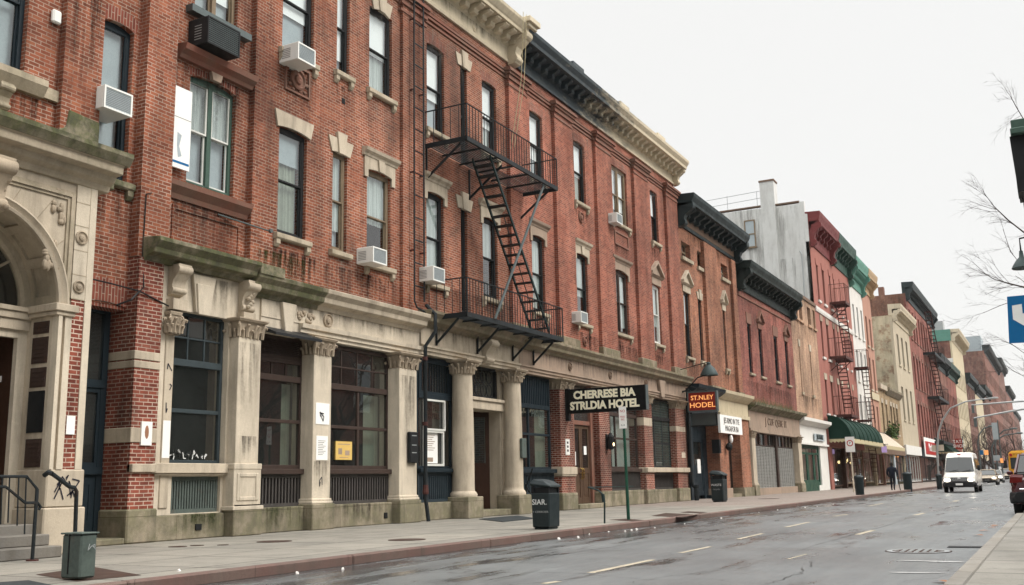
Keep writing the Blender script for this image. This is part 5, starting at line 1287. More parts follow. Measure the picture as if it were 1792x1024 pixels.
# mats, hatches, manholes, planks
def sheet(name, mat, pts, label=None, cat=None, z=.135):
    m = MB(); q = [G(*p) for p in pts]; m.pz(q, z-.004, z+.012) if label else m.poly([(*c, z) for c in q])
    o = m.build(name, mat)
    if label: tag(o, label, cat)
    else: struct(o)
    return o
sheet('door_mat', 'rubber_mat', ((838,909),(880,914),(938,908),(905,903)), 'dark grey rubber mat lying before the hotel entrance', 'mat')
sheet('hatch_plate', 'rust_plate', ((1140,903),(1195,906),(1222,901),(1165,898))); sheet('hatch_plate', 'rust_plate', ((1190,897),(1225,899),(1238,897),(1205,895))); sheet('hatch_plate', 'rust_plate', ((1066,910),(1110,913),(1135,911),(1095,908)))
for x, y, r in ((480,948,.32),(712,945,.34),(345,955,.12),(311,957,.16),(390,954,.1),(1345,873,.5)):
    c = G(x, y); struct(MB().lz(c[0],c[1],[(r,.12),(r,.138)],20).build('manhole_cover', 'rust_plate'))
c = G(1607,965,0)
m = MB(); m.lz(c[0],c[1],[(.46,-.1),(.46,.008)],28); struct(m.build('manhole_cover', 'rust_plate')); m = MB()
for i in range(28):
    a, b = 2*math.pi*i/28, 2*math.pi*(i+1)/28; m.poly([(c[0]+r*math.cos(q),c[1]+r*math.sin(q),.009) for r, q in ((.36,a),(.36,b),(.44,b),(.44,a))])
for i in range(-3,4):
    for j in range(-3,4):
        if i*i+j*j < 10: m.box(c[0]+i*.1-.03,c[0]+i*.1+.03,c[1]+j*.1-.03,c[1]+j*.1+.03,.008,.012)
struct(m.build('manhole_rim', 'steel'))
c = G(1690,958,0); struct(MB().box(c[0]-.25,c[0]+.28,c[1]-.15,c[1]+.2,.004,.01).build('drain_grate', 'grille_black'))
# litter
lt = None; rg = random.Random(8)
for i, (x, y) in enumerate(((990,939),(978,944),(1012,941),(1031,935),(1065,931),(1094,930),(1105,928),(1114,927),(1146,924),(1198,917),(1262,908),(1328,897),(1409,889),(1430,887),(1458,883),(1361,893),(600,997),(520,1004))):
    c = G(x, y, 0); s = rg.uniform(.022,.055)
    if lt is None:
        m = MB(); m.loft([[(-.5,-.4,0),(.5,-.5,0),(.45,.5,0),(-.4,.4,0)],[(-.35,-.45,.3),(.4,-.3,.45),(.5,.35,.25),(-.5,.3,.5)],[(-.2,-.2,.6),(.2,-.25,.7),(.25,.2,.55),(-.15,.2,.75)]]); lt = m.build('litter_scrap', 'litter'); tag(lt, 'small pale scrap of litter lying in the gutter along the left kerb', 'litter', 'litter scraps along the left kerb'); lt.location = (*c, 0); lt.scale = (s,s,s)
    else: o = dup_to(lt, (*c, 0), rz=rg.uniform(0,6), scale=s)
for x, y, lab in ((313,1000,'white scrap of paper lying on the near pavement slab'),):
    o = dup_to(lt, (*G(x,y), .13), lab, scale=.04)
lf = None
for x, y in ((1735,924),(1722,930),(1712,938),(1650,1020),(1742,921)):
    c = G(x, y, 0)
    if lf is None: lf = MB().poly([(-.08,-.03,.012),(0,-.06,.02),(.1,0,.012),(.02,.05,.025),(-.06,.06,.012)]).build('dry_leaf', 'leaf_dry'); tag(lf, 'dry brown leaf lying by the right kerb', 'leaf', 'dry leaves by the right kerb'); lf.location = (*c,0)
    else: dup_to(lf, (*c,0), rz=rg.uniform(0,6), scale=1.2)
# ------------------------------------------------------------------ further buildings of the row
def pw(x0, y0, x1, y1, X=WX):
    a, d = P(x0, y0, X); b, c = P(x1, y1, X); return (a, c, b, d)
def fwin(root, r, X=WX, fr='frame_black', lint=None, sillm=None, blind_or_glare=.45, bm='blind_grey', holes=None, depth=.25, wide=.16, sub=True):
    a, c, b, d = r
    if holes is not None: holes.append(r)
    m = MB(); xf = X-depth; frame_bars(m, xf-.06, xf, a, c, b, d, .07); k = (c+d)/2; m.box(xf-.06, xf+.01, a+.07, b-.07, k-.04, k+.04)
    w = m.build('window', fr, root); g = MB(); gquad(g, xf-.03, a+.05, c+.05, b-.05, d-.05); g.build('glass', 'glass', w)
    if blind_or_glare: g = MB(); gquad(g, xf-.12, a+.05, d-(d-c)*blind_or_glare, b-.05, d-.05); g.build('blind_or_glare', bm, w)
    if sillm: MB().box(X-.1, X+.12, a-wide, b+wide, c-.18, c).build('sill', sillm, w)
    if lint: MB().tbox(X-.05, X+.05, a-.12, b+.12, d+.003, d+.5, 0, .08).build('lintel', lint, w)
    return w
def cornice(root, y0, y1, zb, zt, d, mat, step=.7, fr=.3, X=WX, caps=True, bmat=None, small=True):
    h = zt-zb; m = MB()
    m.py([(X-.4,zb),(X+.1,zb),(X+.12,zb+.05*h),(X+.06,zb+.07*h),(X+.06,zb+.42*h),(X+.16,zb+.48*h),(X+.2,zb+.6*h),(X+d*.84,zb+.64*h),(X+d*.86,zb+.72*h),(X+d*.98,zb+.88*h),(X+d,zt),(X-.4,zt+.06)], y0, y1)
    c = m.build('cornice', mat, root)
    n = max(2, int((y1-y0)/step)); b = console(MB(), X+.1, 0, min(.24, step*.4), zb+.3*h, zb+.63*h, d*.6).build('cornice_bracket', bmat or mat, c, origin=(X,0,zb))
    b.location.y += y0+.1
    for i in range(1, n): dup(b, c, (0, (y1-y0-.35)*i/(n-1), 0))
    if caps:
        for y in (y0, y1-.4): m = MB(); console(m, X+.05, y, y+.4, zb-.1*h, zb+.7*h, d*.85); m.build('end_console', bmat or mat, c)
    return c
def shell(root, y0, y1, ztop, mat, holes, z0=4.8, X=WX, side='brick_side', roofz=None, back=-32, sidetop=None):
    wall(root, 'wall', mat, X, y0, y1, z0, ztop, holes, .3)
    st = sidetop or ztop; m = MB()
    m.box(back, X-.01, y0+.005, y0+.25, .1, st-.01); m.build('side_wall', side, root)
    MB().box(back, X-.3, y0+.25, y1-.01, (roofz or ztop)-.5, (roofz or ztop)-.3).build('roof', 'roof_tar', root)
    MB().box(X-1.6, X-1.5, y0+.3, y1, .1, ztop-.4).build('interior', 'interior', root)
def building(y0, y1, label): return thing('row_building', (WX, (y0+y1)/2, .13), label, 'building')

# C : orange brick, black bracketed cornice
Cb = building(47, 57.5, 'narrow orange brick building with black bracketed cornice, next after the hotel')
hC = []
for r in (pw(1191.7,420.8,1208.7,457.6), pw(1219.4,438,1232,473), pw(1261,460,1274,492)): fwin(Cb, r, holes=hC, sillm='stone_ledge', fr='frame_wood')
for i, r in enumerate((pw(1195.5,510,1212,626), pw(1221,524,1233,634), pw(1264,541,1274,645))):
    r = (r[0], 7.1, r[2], 10.35); win(Cb, r, fr='frame_black', blind_or_glare=.5, bm='curtain', head=('ped','key','ped')[i], holes=hC, headmat='stone', sill=True)
shell(Cb, 47.02, 57.5, 13.8, 'brick_c', hC, 5.3)
for xa, xb in ((1237,1259),(1284,1292)):
    a, b = Yp(xa,520,-15.42), Yp(xb,540,-15.42); MB().box(WX-.1,-15.43,a,b,5.6,13.6).build('pilaster', 'brick_c', Cb)
    MB().box(WX-.1,-15.36,a-.06,b+.06,5.4,5.9).build('pilaster_foot', 'stone_brown_ledge', Cb)
cornice(Cb, 47.1, 57.6, 13.7, 15.2, 1.0, 'cornice_dark', .8)
m = MB(); m.box(WX-.01,WX+.08,47.4,57.3,13.9,14.25); m.build('frieze', 'stone_dark', Cb)
# ground floor of C: black doorway, brick piers, cream fascia
m = MB(); m.py([(-16,5.3),(-15.2,5.3),(-14.9,5.5),(-14.85,5.65),(-16,5.75)], 47.1, 51.6); m.box(-16,-15.3,47.1,51.4,4.2,5.3); f = m.build('shop_fascia', 'frame_navy', Cb)
m = MB()
for i in range(9): m.tube([(-15.28,47.5+.45*i+.16*math.cos(q*math.pi/4),4.95+.16*math.sin(q*math.pi/4)) for q in range(8)], .025, 4, True)
m.build('scrollwork', 'dark_green_iron', f)
m = MB(); m.py([(-16,5.25),(-15.3,5.25),(-15.1,5.4),(-14.95,5.55),(-14.92,5.7),(-16,5.8)], 51.65, 57.5); m.box(-16,-15.35,51.65,57.5,4.55,5.25); m.box(-16,-15.25,51.65,57.5,4.35,4.55); m.build('shop_fascia', 'cream_paint', Cb)
a, b = Yp(1201,700,-15.6), Yp(1237,760,-15.6)
m = MB(); m.box(-16.2,-15.5,47.05,47.6,.13,4.2); m.box(-16.4,-16.2,47.05,51.4,.13,4.2); m.box(-16.2,-15.6,50.9,51.3,.13,.3); m.build('door_recess', 'frame_navy', Cb)
d = panel_door(Cb, 48.6, 50.6, .3, 3.1, -16.0, 'frame_navy', .5); m = MB(); m.box(-16.2,-15.98,47.6,48.6,.13,4.2); m.box(-16.2,-15.98,48.6,51.3,3.1,4.2); m.box(-16.2,-15.98,50.6,51.3,.13,3.1); m.build('door_frame', 'frame_navy', d)
m = MB(); m.box(-16.0,-15.97,49.6,50.1,1.4,2.1); m.build('notice', 'white_paper', d)
pc_ = MB().box(-16.8,-15.3,51.3,52.9,.6,4.35).build('pier', 'brick_c', Cb); MB().box(-16.8,-15.2,51.2,53.0,.13,.62).build('pier_base', 'stone_brown', pc_)
MB().box(-15.6,-15.2,51.0,51.28,2.4,3.1).build('meter_box', 'grille_black', Cb)
pc_ = MB().box(-16.8,-15.35,55.5,57.4,.6,4.35).build('pier', 'brick_c', Cb); MB().box(-16.8,-15.25,55.4,57.45,.13,.62).build('pier_base', 'stone_plinth', pc_)
w = shop_window(Cb, (52.9,.3,55.5,4.3), -15.9, 'frame_brown', (53.8,54.7), (1.6,), (3.6,2,1)); MB().box(-16.2,-15.4,52.9,55.5,.13,.3).build('door_step', 'stone_plinth', Cb)
s = thing('shop_sign', (-15.2,54,3.6), 'small white signboard with two lines of grey lettering right of the glowing orange sign', 'sign')
xs = -14.95; (ya_, zt_), (yb2, zb_) = P(1259,715,xs), P(1300,756,xs)
MB().box(xs-.12,xs,ya_,yb2-.1,3.42,4.35).build('panel', 'white_paper', s)
text('JES RIMO IN TYE', .42, 'text_dark', s, (xs+.008,(ya_+yb2)/2,4.06), '+x', .003, .95); text('MAGAFOR BA', .42, 'text_dark', s, (xs+.008,(ya_+yb2)/2,3.66), '+x', .003, .95)
wl = thing('wall_lamp', (-15.2,52.4,2.9), 'dark wall lamp with a white bulb on the orange brick pier', 'lamp')
m = MB(); m.ell((-15.1,52.4,2.75),(.18,.2,.22),10,8); m.build('housing', 'grille_black', wl); m = MB(); m.ell((-15.0,52.5,3.15),(.1,.12,.22),8,6); m.build('bulb', 'white_paper', wl)
# chimney behind C
ch = MB().box(-18.4,-17.3,58.6,60.2,13,16.1); ch.box(-18.5,-17.2,58.5,60.3,16.1,16.3); c = ch.build('chimney', 'brick_c', Cb)
m = MB(); m.lz(-17.9,59.4,[(.28,16.3),(.25,17.0),(.3,17.05),(.3,17.15)],12); m.build('chimney_pot', 'terracotta', c)

# D : red brick with dark green cornice and grey roller shutters
D = building(57.5, 71, 'low red brick building with dark green cornice and grey shuttered shop front')
hD = []
for i, r in enumerate((pw(1307,567,1318.5,654), pw(1326.4,575,1338,659.4), pw(1353,586.6,1365,668.5), pw(1372.4,595.7,1383,674))):
    r = (r[0], 7.3, r[2], 10.28); win(D, r, fr='frame_navy', blind_or_glare=0, head='ped' if i % 2 else None, holes=hD, headmat='terracotta', sill='plain', sillmat='stone_ledge')
    if not i % 2: MB().box(WX-.05,WX+.04,r[0]-.15,r[2]+.15,10.29,10.95).build('lintel', 'terracotta', D)
shell(D, 57.52, 71.4, 12.3, 'brick_d', hD, 5.3)
cornice(D, 57.7, 71.5, 12.15, 13.75, .95, 'cornice_green', .85)
m = MB(); m.box(WX,WX+.06,57.7,71.2,11.75,11.85); m.build('brick_string', 'terracotta', D)
m = MB(); m.py([(-16,4.95),(-15.3,4.95),(-15.15,5.1),(-14.9,5.25),(-14.86,5.4),(-16,5.5)], 57.6, 71.0); m.build('ledge_cornice', 'stone_mossy', D)
fz = MB().box(-16,-15.35,57.6,70.6,3.9,4.95).box(-16,-15.28,57.6,70.6,3.75,3.95).build('entablature', 'stone_brown', D)
text('J CUF QEBE IT', .62, 'stone_dark', fz, (-15.33,64,4.46), '+x', .01, 1.25, spacing=1.15)
rg = random.Random(5)
tuft = MB()
for i in range(420):
    y = rg.uniform(57.8,68); h = rg.uniform(.12,.5); x = rg.uniform(-15.5,-14.95); a = rg.uniform(-.12,.12); w_ = .02
    tuft.poly([(x,y-w_,5.42),(x,y+w_,5.42),(x+rg.uniform(-.1,.1),y+a,5.42+h)])
o = tuft.build('grass_tuft', 'leaf'); tag(o, 'dry weeds growing on the mossy ledge over the grey shutters', 'weeds'); 
for y0, y1 in ((57.55,58.3),(69.3,70.3)): stone_pilaster(D, y0, y1, 3.8, 'stone', X=-15.5)
for (y0, y1) in ((58.4,64.3),(64.6,69.3)):
    X = -15.65; w = shop_window(D, (y0,3.0,y1,3.8), X, 'frame_brown', (), (), None); m = MB()
    for i in range(1,5): y = y0+(y1-y0)*i/5; m.box(X-.1,X+.01,y-.05,y+.05,3.06,3.75)
    m.build('mullion', 'frame_brown', w)
    m = MB(); z = .55
    while z < 2.95: m.tube([(X,y0,z),(X,y1,z)], .042, 5); z += .088
    for i in range(9): y = y0+(y1-y0)*(i+.5)/9; m.box(X-.02,X+.045,y-.03,y+.03,.5,2.98)
    m.box(X-.06,X-.045,y0,y1,.5,3.0); m.build('roller_shutter', 'shutter', D)
MB().box(-15.8,-15.5,64.25,64.65,.5,3.8).build('post', 'frame_brown', D); MB().box(-16,-15.45,58.3,69.3,.13,.52).build('plinth', 'stone_brown', D)

# E : cream brick over a white shop front with green windows
E_ = building(71, 80.2, 'cream brick building over a white shop front with dark green windows')
hE = []
for r in (pw(1391,532,1394.5,556), pw(1397,528.5,1405,563), pw(1411.7,536.5,1420,572), pw(1421.5,542,1424.5,575)): fwin(E_, (r[0],r[1],max(r[2],r[0]+.8),r[3]), holes=hE, sillm='brick_e', fr='frame_wood', blind_or_glare=.3)
for r in (pw(1398,613,1405,692), pw(1417,622,1424.5,699)): fwin(E_, (r[0],7.1,r[2],10.4), holes=hE, lint='stone', sillm='stone_ledge', fr='frame_black', blind_or_glare=.4)
shell(E_, 71.42, 80.18, 14.25, 'brick_e', hE, 5.0)
MB().box(WX-.3,WX+.1,71.42,80.18,14.25,14.5).build('coping', 'stone_dark', E_)
m = MB(); m.py([(-16,4.7),(-15.4,4.7),(-15.2,4.85),(-15.0,4.98),(-14.98,5.2),(-16,5.25)], 70.6, 80.15); m.build('ledge_cornice', 'white_render', E_)
hh = [(71.0,.5,77.3,3.35)]; wall(E_, 'shop_wall', 'white_render', -15.45, 70.4, 80.15, .13, 4.7, hh, .4)
MB().box(-15.5,-15.3,70.5,80.15,3.35,3.5).build('fascia_band', 'white_render', E_)
w = shop_window(E_, hh[0], -15.55, 'shop_green', (73.3,75.5), (), (2.75,3,1), t=.25, bars=.28); MB().box(-15.8,-15.35,71.0,75.7,.13,.9).build('stall_riser', 'shop_green', E_)
m = MB(); gquad(m, -16.1, 71.2, .9, 77, 3.3); m.build('curtain', 'curtain_shop', E_)
sg = thing('shop_sign', (-15.3,79,3.6), 'small grey dimensional sign on the white shop fascia', 'sign')
m = MB(); a = Yp(1424,735,-15.3); b = Yp(1441,735,-15.3); MB().box(-15.38,-15.33,a,b,3.72,4.2).build('panel', 'blind_grey', sg); text('JTE MMTK', .5, 'steel_dark', sg, (-15.31,(a+b)/2,3.98), '+x', .03, 1.0)

# G : red-painted house whose stuccoed side wall rises over its neighbours; red and green cornices
Gb = building(80.2, 97, 'tall red painted building with grey stucco side wall, red and dark green cornices')
hG = []
top = [pw(1426.7,455,1433.7,506.5), pw(1437,465.6,1444.6,518), pw(1449.3,474.5,1456,529), pw(1457,481,1463,537), pw(1468.3,491.6,1473.6,545), pw(1476.6,499.5,1481.5,550)]
for i, r in enumerate(top): fwin(Gb, (r[0],15.1,r[2],18.0), holes=hG, sillm='white_paint_brick', lint='pink_paint', blind_or_glare=0)
for i, r in enumerate(top): fwin(Gb, (r[0],10.5,r[2],13.4), holes=hG, sillm='white_paint_brick', lint='stone_brown', blind_or_glare=0)
for i, r in enumerate(top): fwin(Gb, (r[0],6.0,r[2],8.7), holes=hG, sillm='white_paint_brick', lint='stone', blind_or_glare=.2)
wall(Gb, 'wall', 'pink_paint', WX, 80.2, 97, 4.6, 19.6, hG, .3)
MB().box(-30,-16,80.6,96.9,19.4,19.6).build('roof', 'roof_tar', Gb); MB().box(-17.2,-17.1,80.6,97,.1,19.4).build('interior', 'interior', Gb)
m = MB(); m.py([(-34,.1),(-15.62,.1),(-15.62,21.85),(-15.82,21.9),(-15.82,22.95),(-16.2,22.95),(-16.2,22.8),(-34,23.1)], 80.2, 80.55)
sw = m.build('side_wall', 'stucco', Gb)
m = MB(); m.box(-19.25,-18.1,80.05,81.2,12,25.0); c = m.build('chimney', 'stucco', Gb); MB().box(-19.3,-18.05,80.0,81.25,25.0,25.15).build('chimney_cap', 'stone_dark', c)
m = MB(); m.box(-34,-19.25,80.18,80.6,23.02,23.12); m.box(-18.1,-16.2,80.18,80.6,22.93,23.05); m.build('coping', 'stone_dark', sw)
m = MB(); frame = (-20.75,-19.85,19.75,22.0)
m.box(-20.75,-20.65,80.14,80.3,19.75,22); m.box(-19.95,-19.85,80.14,80.3,19.75,22); m.box(-20.65,-19.95,80.14,80.3,21.9,22); m.box(-20.65,-19.95,80.13,80.3,20.75,20.85); m.box(-20.8,-19.8,80.05,80.3,19.6,19.75)
w = m.build('window', 'frame_wood', sw); MB().poly([(-20.65,80.17,19.75),(-19.95,80.17,19.75),(-19.95,80.17,21.9),(-20.65,80.17,21.9)]).build('glass', 'blind_grey', w)
m = MB(); m.tube([(-16.3,80.1,12),(-16.25,80.1,18.6),(-16.4,80.12,18.9)], .05, 5); m.build('vent_pipe', 'steel', sw)
rl = thing('roof_railing', (-21,81,23), 'thin pipe railing on the roof behind the grey stucco wall', 'railing')
m = MB()
for z in (23.9, 24.5): m.tube([(-24,80.8,z-.15),(-19.4,80.8,z)], .025, 4)
for x in (-22.2,-19.7): m.tube([(x,80.8,23),(x,80.8,24.5)], .025, 4)
m.build('rail', 'steel', rl)
cornice(Gb, 80.25, 88.6, 19.4, 22.0, .95, 'cornice_red', 1.1); cornice(Gb, 88.7, 97.0, 19.4, 22.0, .95, 'cornice_deep', 1.1)
m = MB(); m.py([(WX-.1,14.0),(WX+.08,14.0),(WX+.12,14.15),(WX+.12,14.4),(WX-.1,14.45)], 80.3, 97); m.build('string_course', 'white_paint_brick', Gb)
m = MB()
for y in (87.5, 92.0): m.box(-17,-16.2,y,y+1,19.4,22.6)
m.build('chimney', 'terracotta', Gb)
# its ground floor
m = MB(); m.box(-16,-15.35,80.3,81.4,.13,4.7); m.box(-16,-15.4,81.4,97,3.4,4.7); m.build('shop_front', 'pink_paint', Gb)
w = shop_window(Gb, (81.4,.3,88,3.4), -15.9, 'door_wood', (83.6,85.8), (), None, t=.12); w = shop_window(Gb, (88.5,.5,97,3.4), -15.7, 'frame_wood', (90.4,92.4,94.5), (), (2.7,6,1), t=.1)
MB().box(-16,-15.6,88,88.5,.13,3.4).build('post', 'door_wood', Gb)
m = MB()
for i, y in enumerate((89.6,91,92.6,93.9,95.4)): m.ell((-16.4,y,2.3+.2*(i%2)), (.12,.18,.14), 8, 6)
m.build('lamp', 'glow_warm', Gb)
fe2 = thing('fire_escape', (-15.6,90,10), 'brown iron fire escape of three balconies on the red painted building', 'fire escape')
for (xl_, yl_, xr_, yr_) in ((1451.6,529,1488,541.7),(1451.6,624,1493.5,632),(1461,726,1502.6,729)):
    ya_, z = P(xl_, yl_, WX); yb_ = Yp(xr_, yr_, -14.3)
    platform(fe2, ya_, yb_, z, WX, -14.3, 'brown_iron', 1.5, step=.12, bar=.03, edge=.22, balu=.28)
    m = MB()
    for x in (-15.2,-14.5): m.tube([(x,ya_+.6,z-.1),(x,ya_+2.6,z-4.4)], .05, 4)
    for k in range(14): m.box(-15.2,-14.5,ya_+.6+2*k/14-.1,ya_+.6+2*k/14+.1,z-.1-4.3*k/14,z-.03-4.3*k/14)
    m.build('stair', 'brown_iron', fe2)
    for y in (ya_+.2, yb_-.2): bracket(fe2, y, WX, z-1.2, -14.5, z-.25, 0, .04, 'brown_iron')

# H white, I peach
Hb = building(97, 104.2, 'white painted building with a mint green cornice'); hh = []
for z0, z1 in ((14.3,17.2),(9.9,12.8),(5.6,8.6)):
    for k in (98.1,100.3,102.6): fwin(Hb, (k,z0,k+.85,z1), holes=hh, sillm='white_paint_brick', blind_or_glare=.3)
shell(Hb, 97.02, 104.2, 19.1, 'white_paint_brick', hh, 4.6); cornice(Hb, 97.1, 104.2, 18.9, 21.6, .9, 'cornice_teal', .5)
Ib = building(104.2, 109.6, 'peach coloured building with a tan bracketed cornice'); hh = []
for z0, z1 in ((14.0,17.0),(9.6,12.8),(5.0,8.0)):
    for k in (105.3,107.6): fwin(Ib, (k,z0,k+1.0,z1), holes=hh, sillm='stone', blind_or_glare=.3)
shell(Ib, 104.22, 109.6, 19.7, 'peach_paint', hh, 4.4, side='brick_washed'); cornice(Ib, 104.25, 109.7, 19.5, 21.6, .95, 'cornice_tan', .55)
MB().box(WX,WX+.12,104.4,109.4,8.6,9.3).build('sign_band', 'cream_paint', Ib)
MB().box(-16,-15.4,97.05,109.5,3.3,4.6).build('shop_front', 'cream_paint', Ib)
shop_window(Ib, (97.3,.5,103,3.3), -15.75, 'frame_wood', (99,101), (), (2.6,3,1)); shop_window(Ib, (104,.3,109.3,3.3), -15.8, 'frame_wood', (106.5,), (), None)
m = MB(); m.ell((-16.3,107.5,2.6),(.2,.4,.3),8,6); m.build('lamp', 'glow_warm', Ib)
fe3 = thing('fire_escape', (-15.6,101,8), 'slender brown iron fire escape in front of the white painted building', 'fire escape')
for px1, py1, px2, py2 in ((1494,643,1522,648),(1500,735,1526,738)):
    ya_, z = P(px1, py1, WX); yb_ = Yp(px2, py2, -14.4); platform(fe3, ya_, yb_, z, WX, -14.4, 'brown_iron', 1.6, step=.12, bar=.03, edge=.2, balu=.32)
    m = MB()
    for x in (-15.1,-14.5): m.tube([(x,ya_+1,z-.1),(x,ya_+2.6,z-5)], .045, 4)
    for k in range(13): m.box(-15.1,-14.5,ya_+1+1.6*k/13-.08,ya_+1+1.6*k/13+.08,z-.1-4.9*k/13,z-.04-4.9*k/13)
    m.build('stair', 'brown_iron', fe3)
# low tan pair between the peach and the cream building
Lw = building(109.6, 125.8, 'low tan brick building of two storeys before the cream side wall'); hh = []
for k in (111.2,114.0,117.5,119.6,122.0): fwin(Lw, (k,5.6,k+1.1,8.6), holes=hh, sillm='stone', blind_or_glare=.3, lint='stone')
shell(Lw, 109.62, 125.7, 10.0, 'brick_tan', hh, 4.4); 
m = MB(); m.box(WX-.3,WX+.3,109.7,114.4,10.0,10.5); m.build('coping', 'stone', Lw); m = MB(); m.py([(WX-.3,9.7),(WX+.1,9.7),(WX+.5,10.2),(WX+.5,10.45),(WX-.3,10.5)], 114.6, 125.7); m.build('cornice', 'stone_brown_ledge', Lw)
m = MB(); m.box(-16,-15.45,109.7,125.7,3.3,4.4); m.build('shop_front', 'stone_dark', Lw); shop_window(Lw, (110,.4,117,3.3), -15.75, 'frame_wood', (112,114.5), (), None); shop_window(Lw, (118,.4,125.5,3.3), -15.75, 'frame_blue', (120.5,123), (), None)
m = MB(); m.box(-15.9,-15.6,117,118,.13,3.3); m.build('post', 'blind_grey', Lw)
# J cream with pale cornice, K tall red with black cornice
Jb = building(125.8, 141.3, 'cream building with pale cornice and a blotchy whitewashed brick side wall'); hh = []
for z0, z1 in ((14.2,18.0),(7.6,11.6)):
    for k in (128.4,132.4,136.6): fwin(Jb, (k,z0,k+1.7,z1), holes=hh, sillm='yellow_stone', blind_or_glare=0)
shell(Jb, 125.8, 141.3, 19.7, 'yellow_stone', hh, 4.4, side='brick_washed', sidetop=19.9); cornice(Jb, 125.9, 141.4, 19.3, 21.2, 1.1, 'cream_cornice', .9)
m = MB(); m.box(-16,-15.35,126,141,3.5,4.6); m.build('shop_front', 'white_render', Jb); shop_window(Jb, (126.2,.3,131,3.5), -15.7, 'blind_grey', (128.6,), (), None)
shop_window(Jb, (131.5,.3,140.8,3.4), -15.7, 'frame_white', (133.5,136,138.5), (), None)
Kb = building(141.3, 173, 'tall red brick tenement with a heavy black cornice and an old brown brick side wall'); hh = []
for z0, z1 in ((19.2,23.2),(12.6,16.8),(6.2,10.4)):
    for k in range(9): fwin(Kb, (143.6+3.3*k,z0,145.2+3.3*k,z1), holes=hh, blind_or_glare=0, lint='terracotta' if z0 < 19 else None, sillm='terracotta')
shell(Kb, 141.3, 173, 24.6, 'brick_d', hh, 4.4, side='brick_side', sidetop=25.0); cornice(Kb, 141.5, 173.1, 24.2, 26.5, 1.1, 'cornice_dark', 1.2)
MB().box(-19,-18.3,141.6,142.6,24.9,26.2).build('chimney', 'terracotta', Kb)
sg = thing('shop_sign', (-15.2,152,3.6), 'red shop fascia sign in a pale frame at the foot of the tall red tenement', 'sign'); MB().box(-15.28,-15.2,143.5,160.5,3.5,6.0).build('frame', 'white_paper', sg); MB().box(-15.2,-15.15,144.5,159.5,3.8,5.5).build('panel', 'sign_red', sg); text('Mothersen', 1.5, 'text_white', sg, (-15.13,152,4.7), '+x', .02, 1.3)
m = MB(); m.box(-16,-15.3,141.5,173,3.4,4.4); m.build('shop_front', 'frame_navy', Kb); shop_window(Kb, (142,.3,172,3.4), -15.7, 'frame_black', (147,152,158,163,168), (), None)
fe4 = thing('fire_escape', (-15.6,165,8), 'black iron fire escape of stacked balconies on the tall red tenement', 'fire escape')
for z in (5.8, 12.2, 18.6):
    platform(fe4, 156.5, 171.5, z, WX, -14.0, 'black_iron', 2.0, step=.2, bar=.06, edge=.4, balu=.7)
    m = MB()
    for x in (-15.1,-14.3): m.tube([(x,159,z+6.2),(x,167,z)], .09, 4)
    for k in range(12): m.box(-15.1,-14.3,159+8*k/12,159.5+8*k/12,z+6.2-6.2*k/12,z+6.3-6.2*k/12)
    m.build('stair', 'brown_iron', fe4)
# the row runs on
def far(y0, y1, top, mat, cmat, label, side='brick_side', rows=((6,9.5),(11.5,15),(17,20.5)), nw=6, cd_=1.1, sidetop=None, shop='frame_black', X=WX):
    b = building(y0, y1, label); hh = []; w = (y1-y0)/nw
    for z0, z1 in rows:
        if z1 < top-1.5:
            for k in range(nw): fwin(b, (y0+w*(k+.28),z0,y0+w*(k+.72),z1), X, holes=hh, blind_or_glare=0, sillm=mat, sub=False)
    shell(b, y0, y1-.1, top-1.6, mat, hh, 4.2, X, side=side, sidetop=sidetop); cornice(b, y0+.1, y1-.1, top-2.2, top, cd_, cmat, 1.6, X=X)
    MB().box(X-.4,X+.2,y0+.1,y1-.2,3.2,4.2).build('shop_front', shop, b); MB().box(X-.6,X-.2,y0+.1,y1-.2,.13,3.2).build('shop_window', 'car_glass', b)
    return b
far(173,190,20.2,'brick_far','cornice_dark','low red brick building with dark cornice just past the tall red tenement'); far(190.1,209,20.3,'brick_d','cornice_deep','low salmon red building with pale green cornice', shop='shop_green')
Mb = far(209.2,236,28.6,'cream_paint','cream_cornice','tall cream fronted building whose brick side wall shows over its lower neighbour', side='brick_far', rows=((6,9.5),(12,15.5),(18,21.5)), nw=7, cd_=1.6)
MB().box(-20.5,-17.2,214,218,26.8,31).build('roof_house', 'steel', Mb)
m = MB(); m.box(-32,WX-.02,209.1,209.25,26.4,28.6); m.build('side_cornice', 'cornice_teal', Mb); MB().box(-32,WX-.02,209.1,209.25,22.2,23).build('string_course', 'white_render', Mb)
far(236.2,262,22.5,'brick_far_dark','cornice_dark','dark brick building with black cornice, first of three dark low ones far up the street'); far(262.2,290,22,'cream_paint','cornice_dark','pale fronted low building with black cornice far up the street'); far(290.2,322,24,'brick_far_dark','cornice_green','dark brick building with mossy green cornice far up the street')
Ob = far(322.2,400,38,'brick_far','cornice_dark','big brown brick block with blank side wall far up the street', side='brick_far_dark', rows=((7,11),(14,18),(21,25),(28,32)), nw=12, cd_=1.8)
MB().box(-30,-21,326,332,36,41).build('roof_house', 'brick_far_dark', Ob); m = MB(); m.box(-24,-17,340,352,36,43); m.build('roof_glasshouse', 'blind_grey', Ob)
far(400.2,455,42,'brick_far_dark','cornice_green','brick block with green cornice near the far end of the row', rows=((7,11),(14,18),(21,25),(28,32)), nw=8, cd_=1.8, side='stucco'); far(455.2,520,36,'brick_far','cornice_green','last tall brick block visible in the row', rows=((7,11),(14,18),(21,25)), nw=8, cd_=1.8)
far(521,600,30,'brick_far_dark','cornice_dark','dim dark brick block closing the far end of the row', rows=((7,11),(14,18),(21,25)), nw=8)

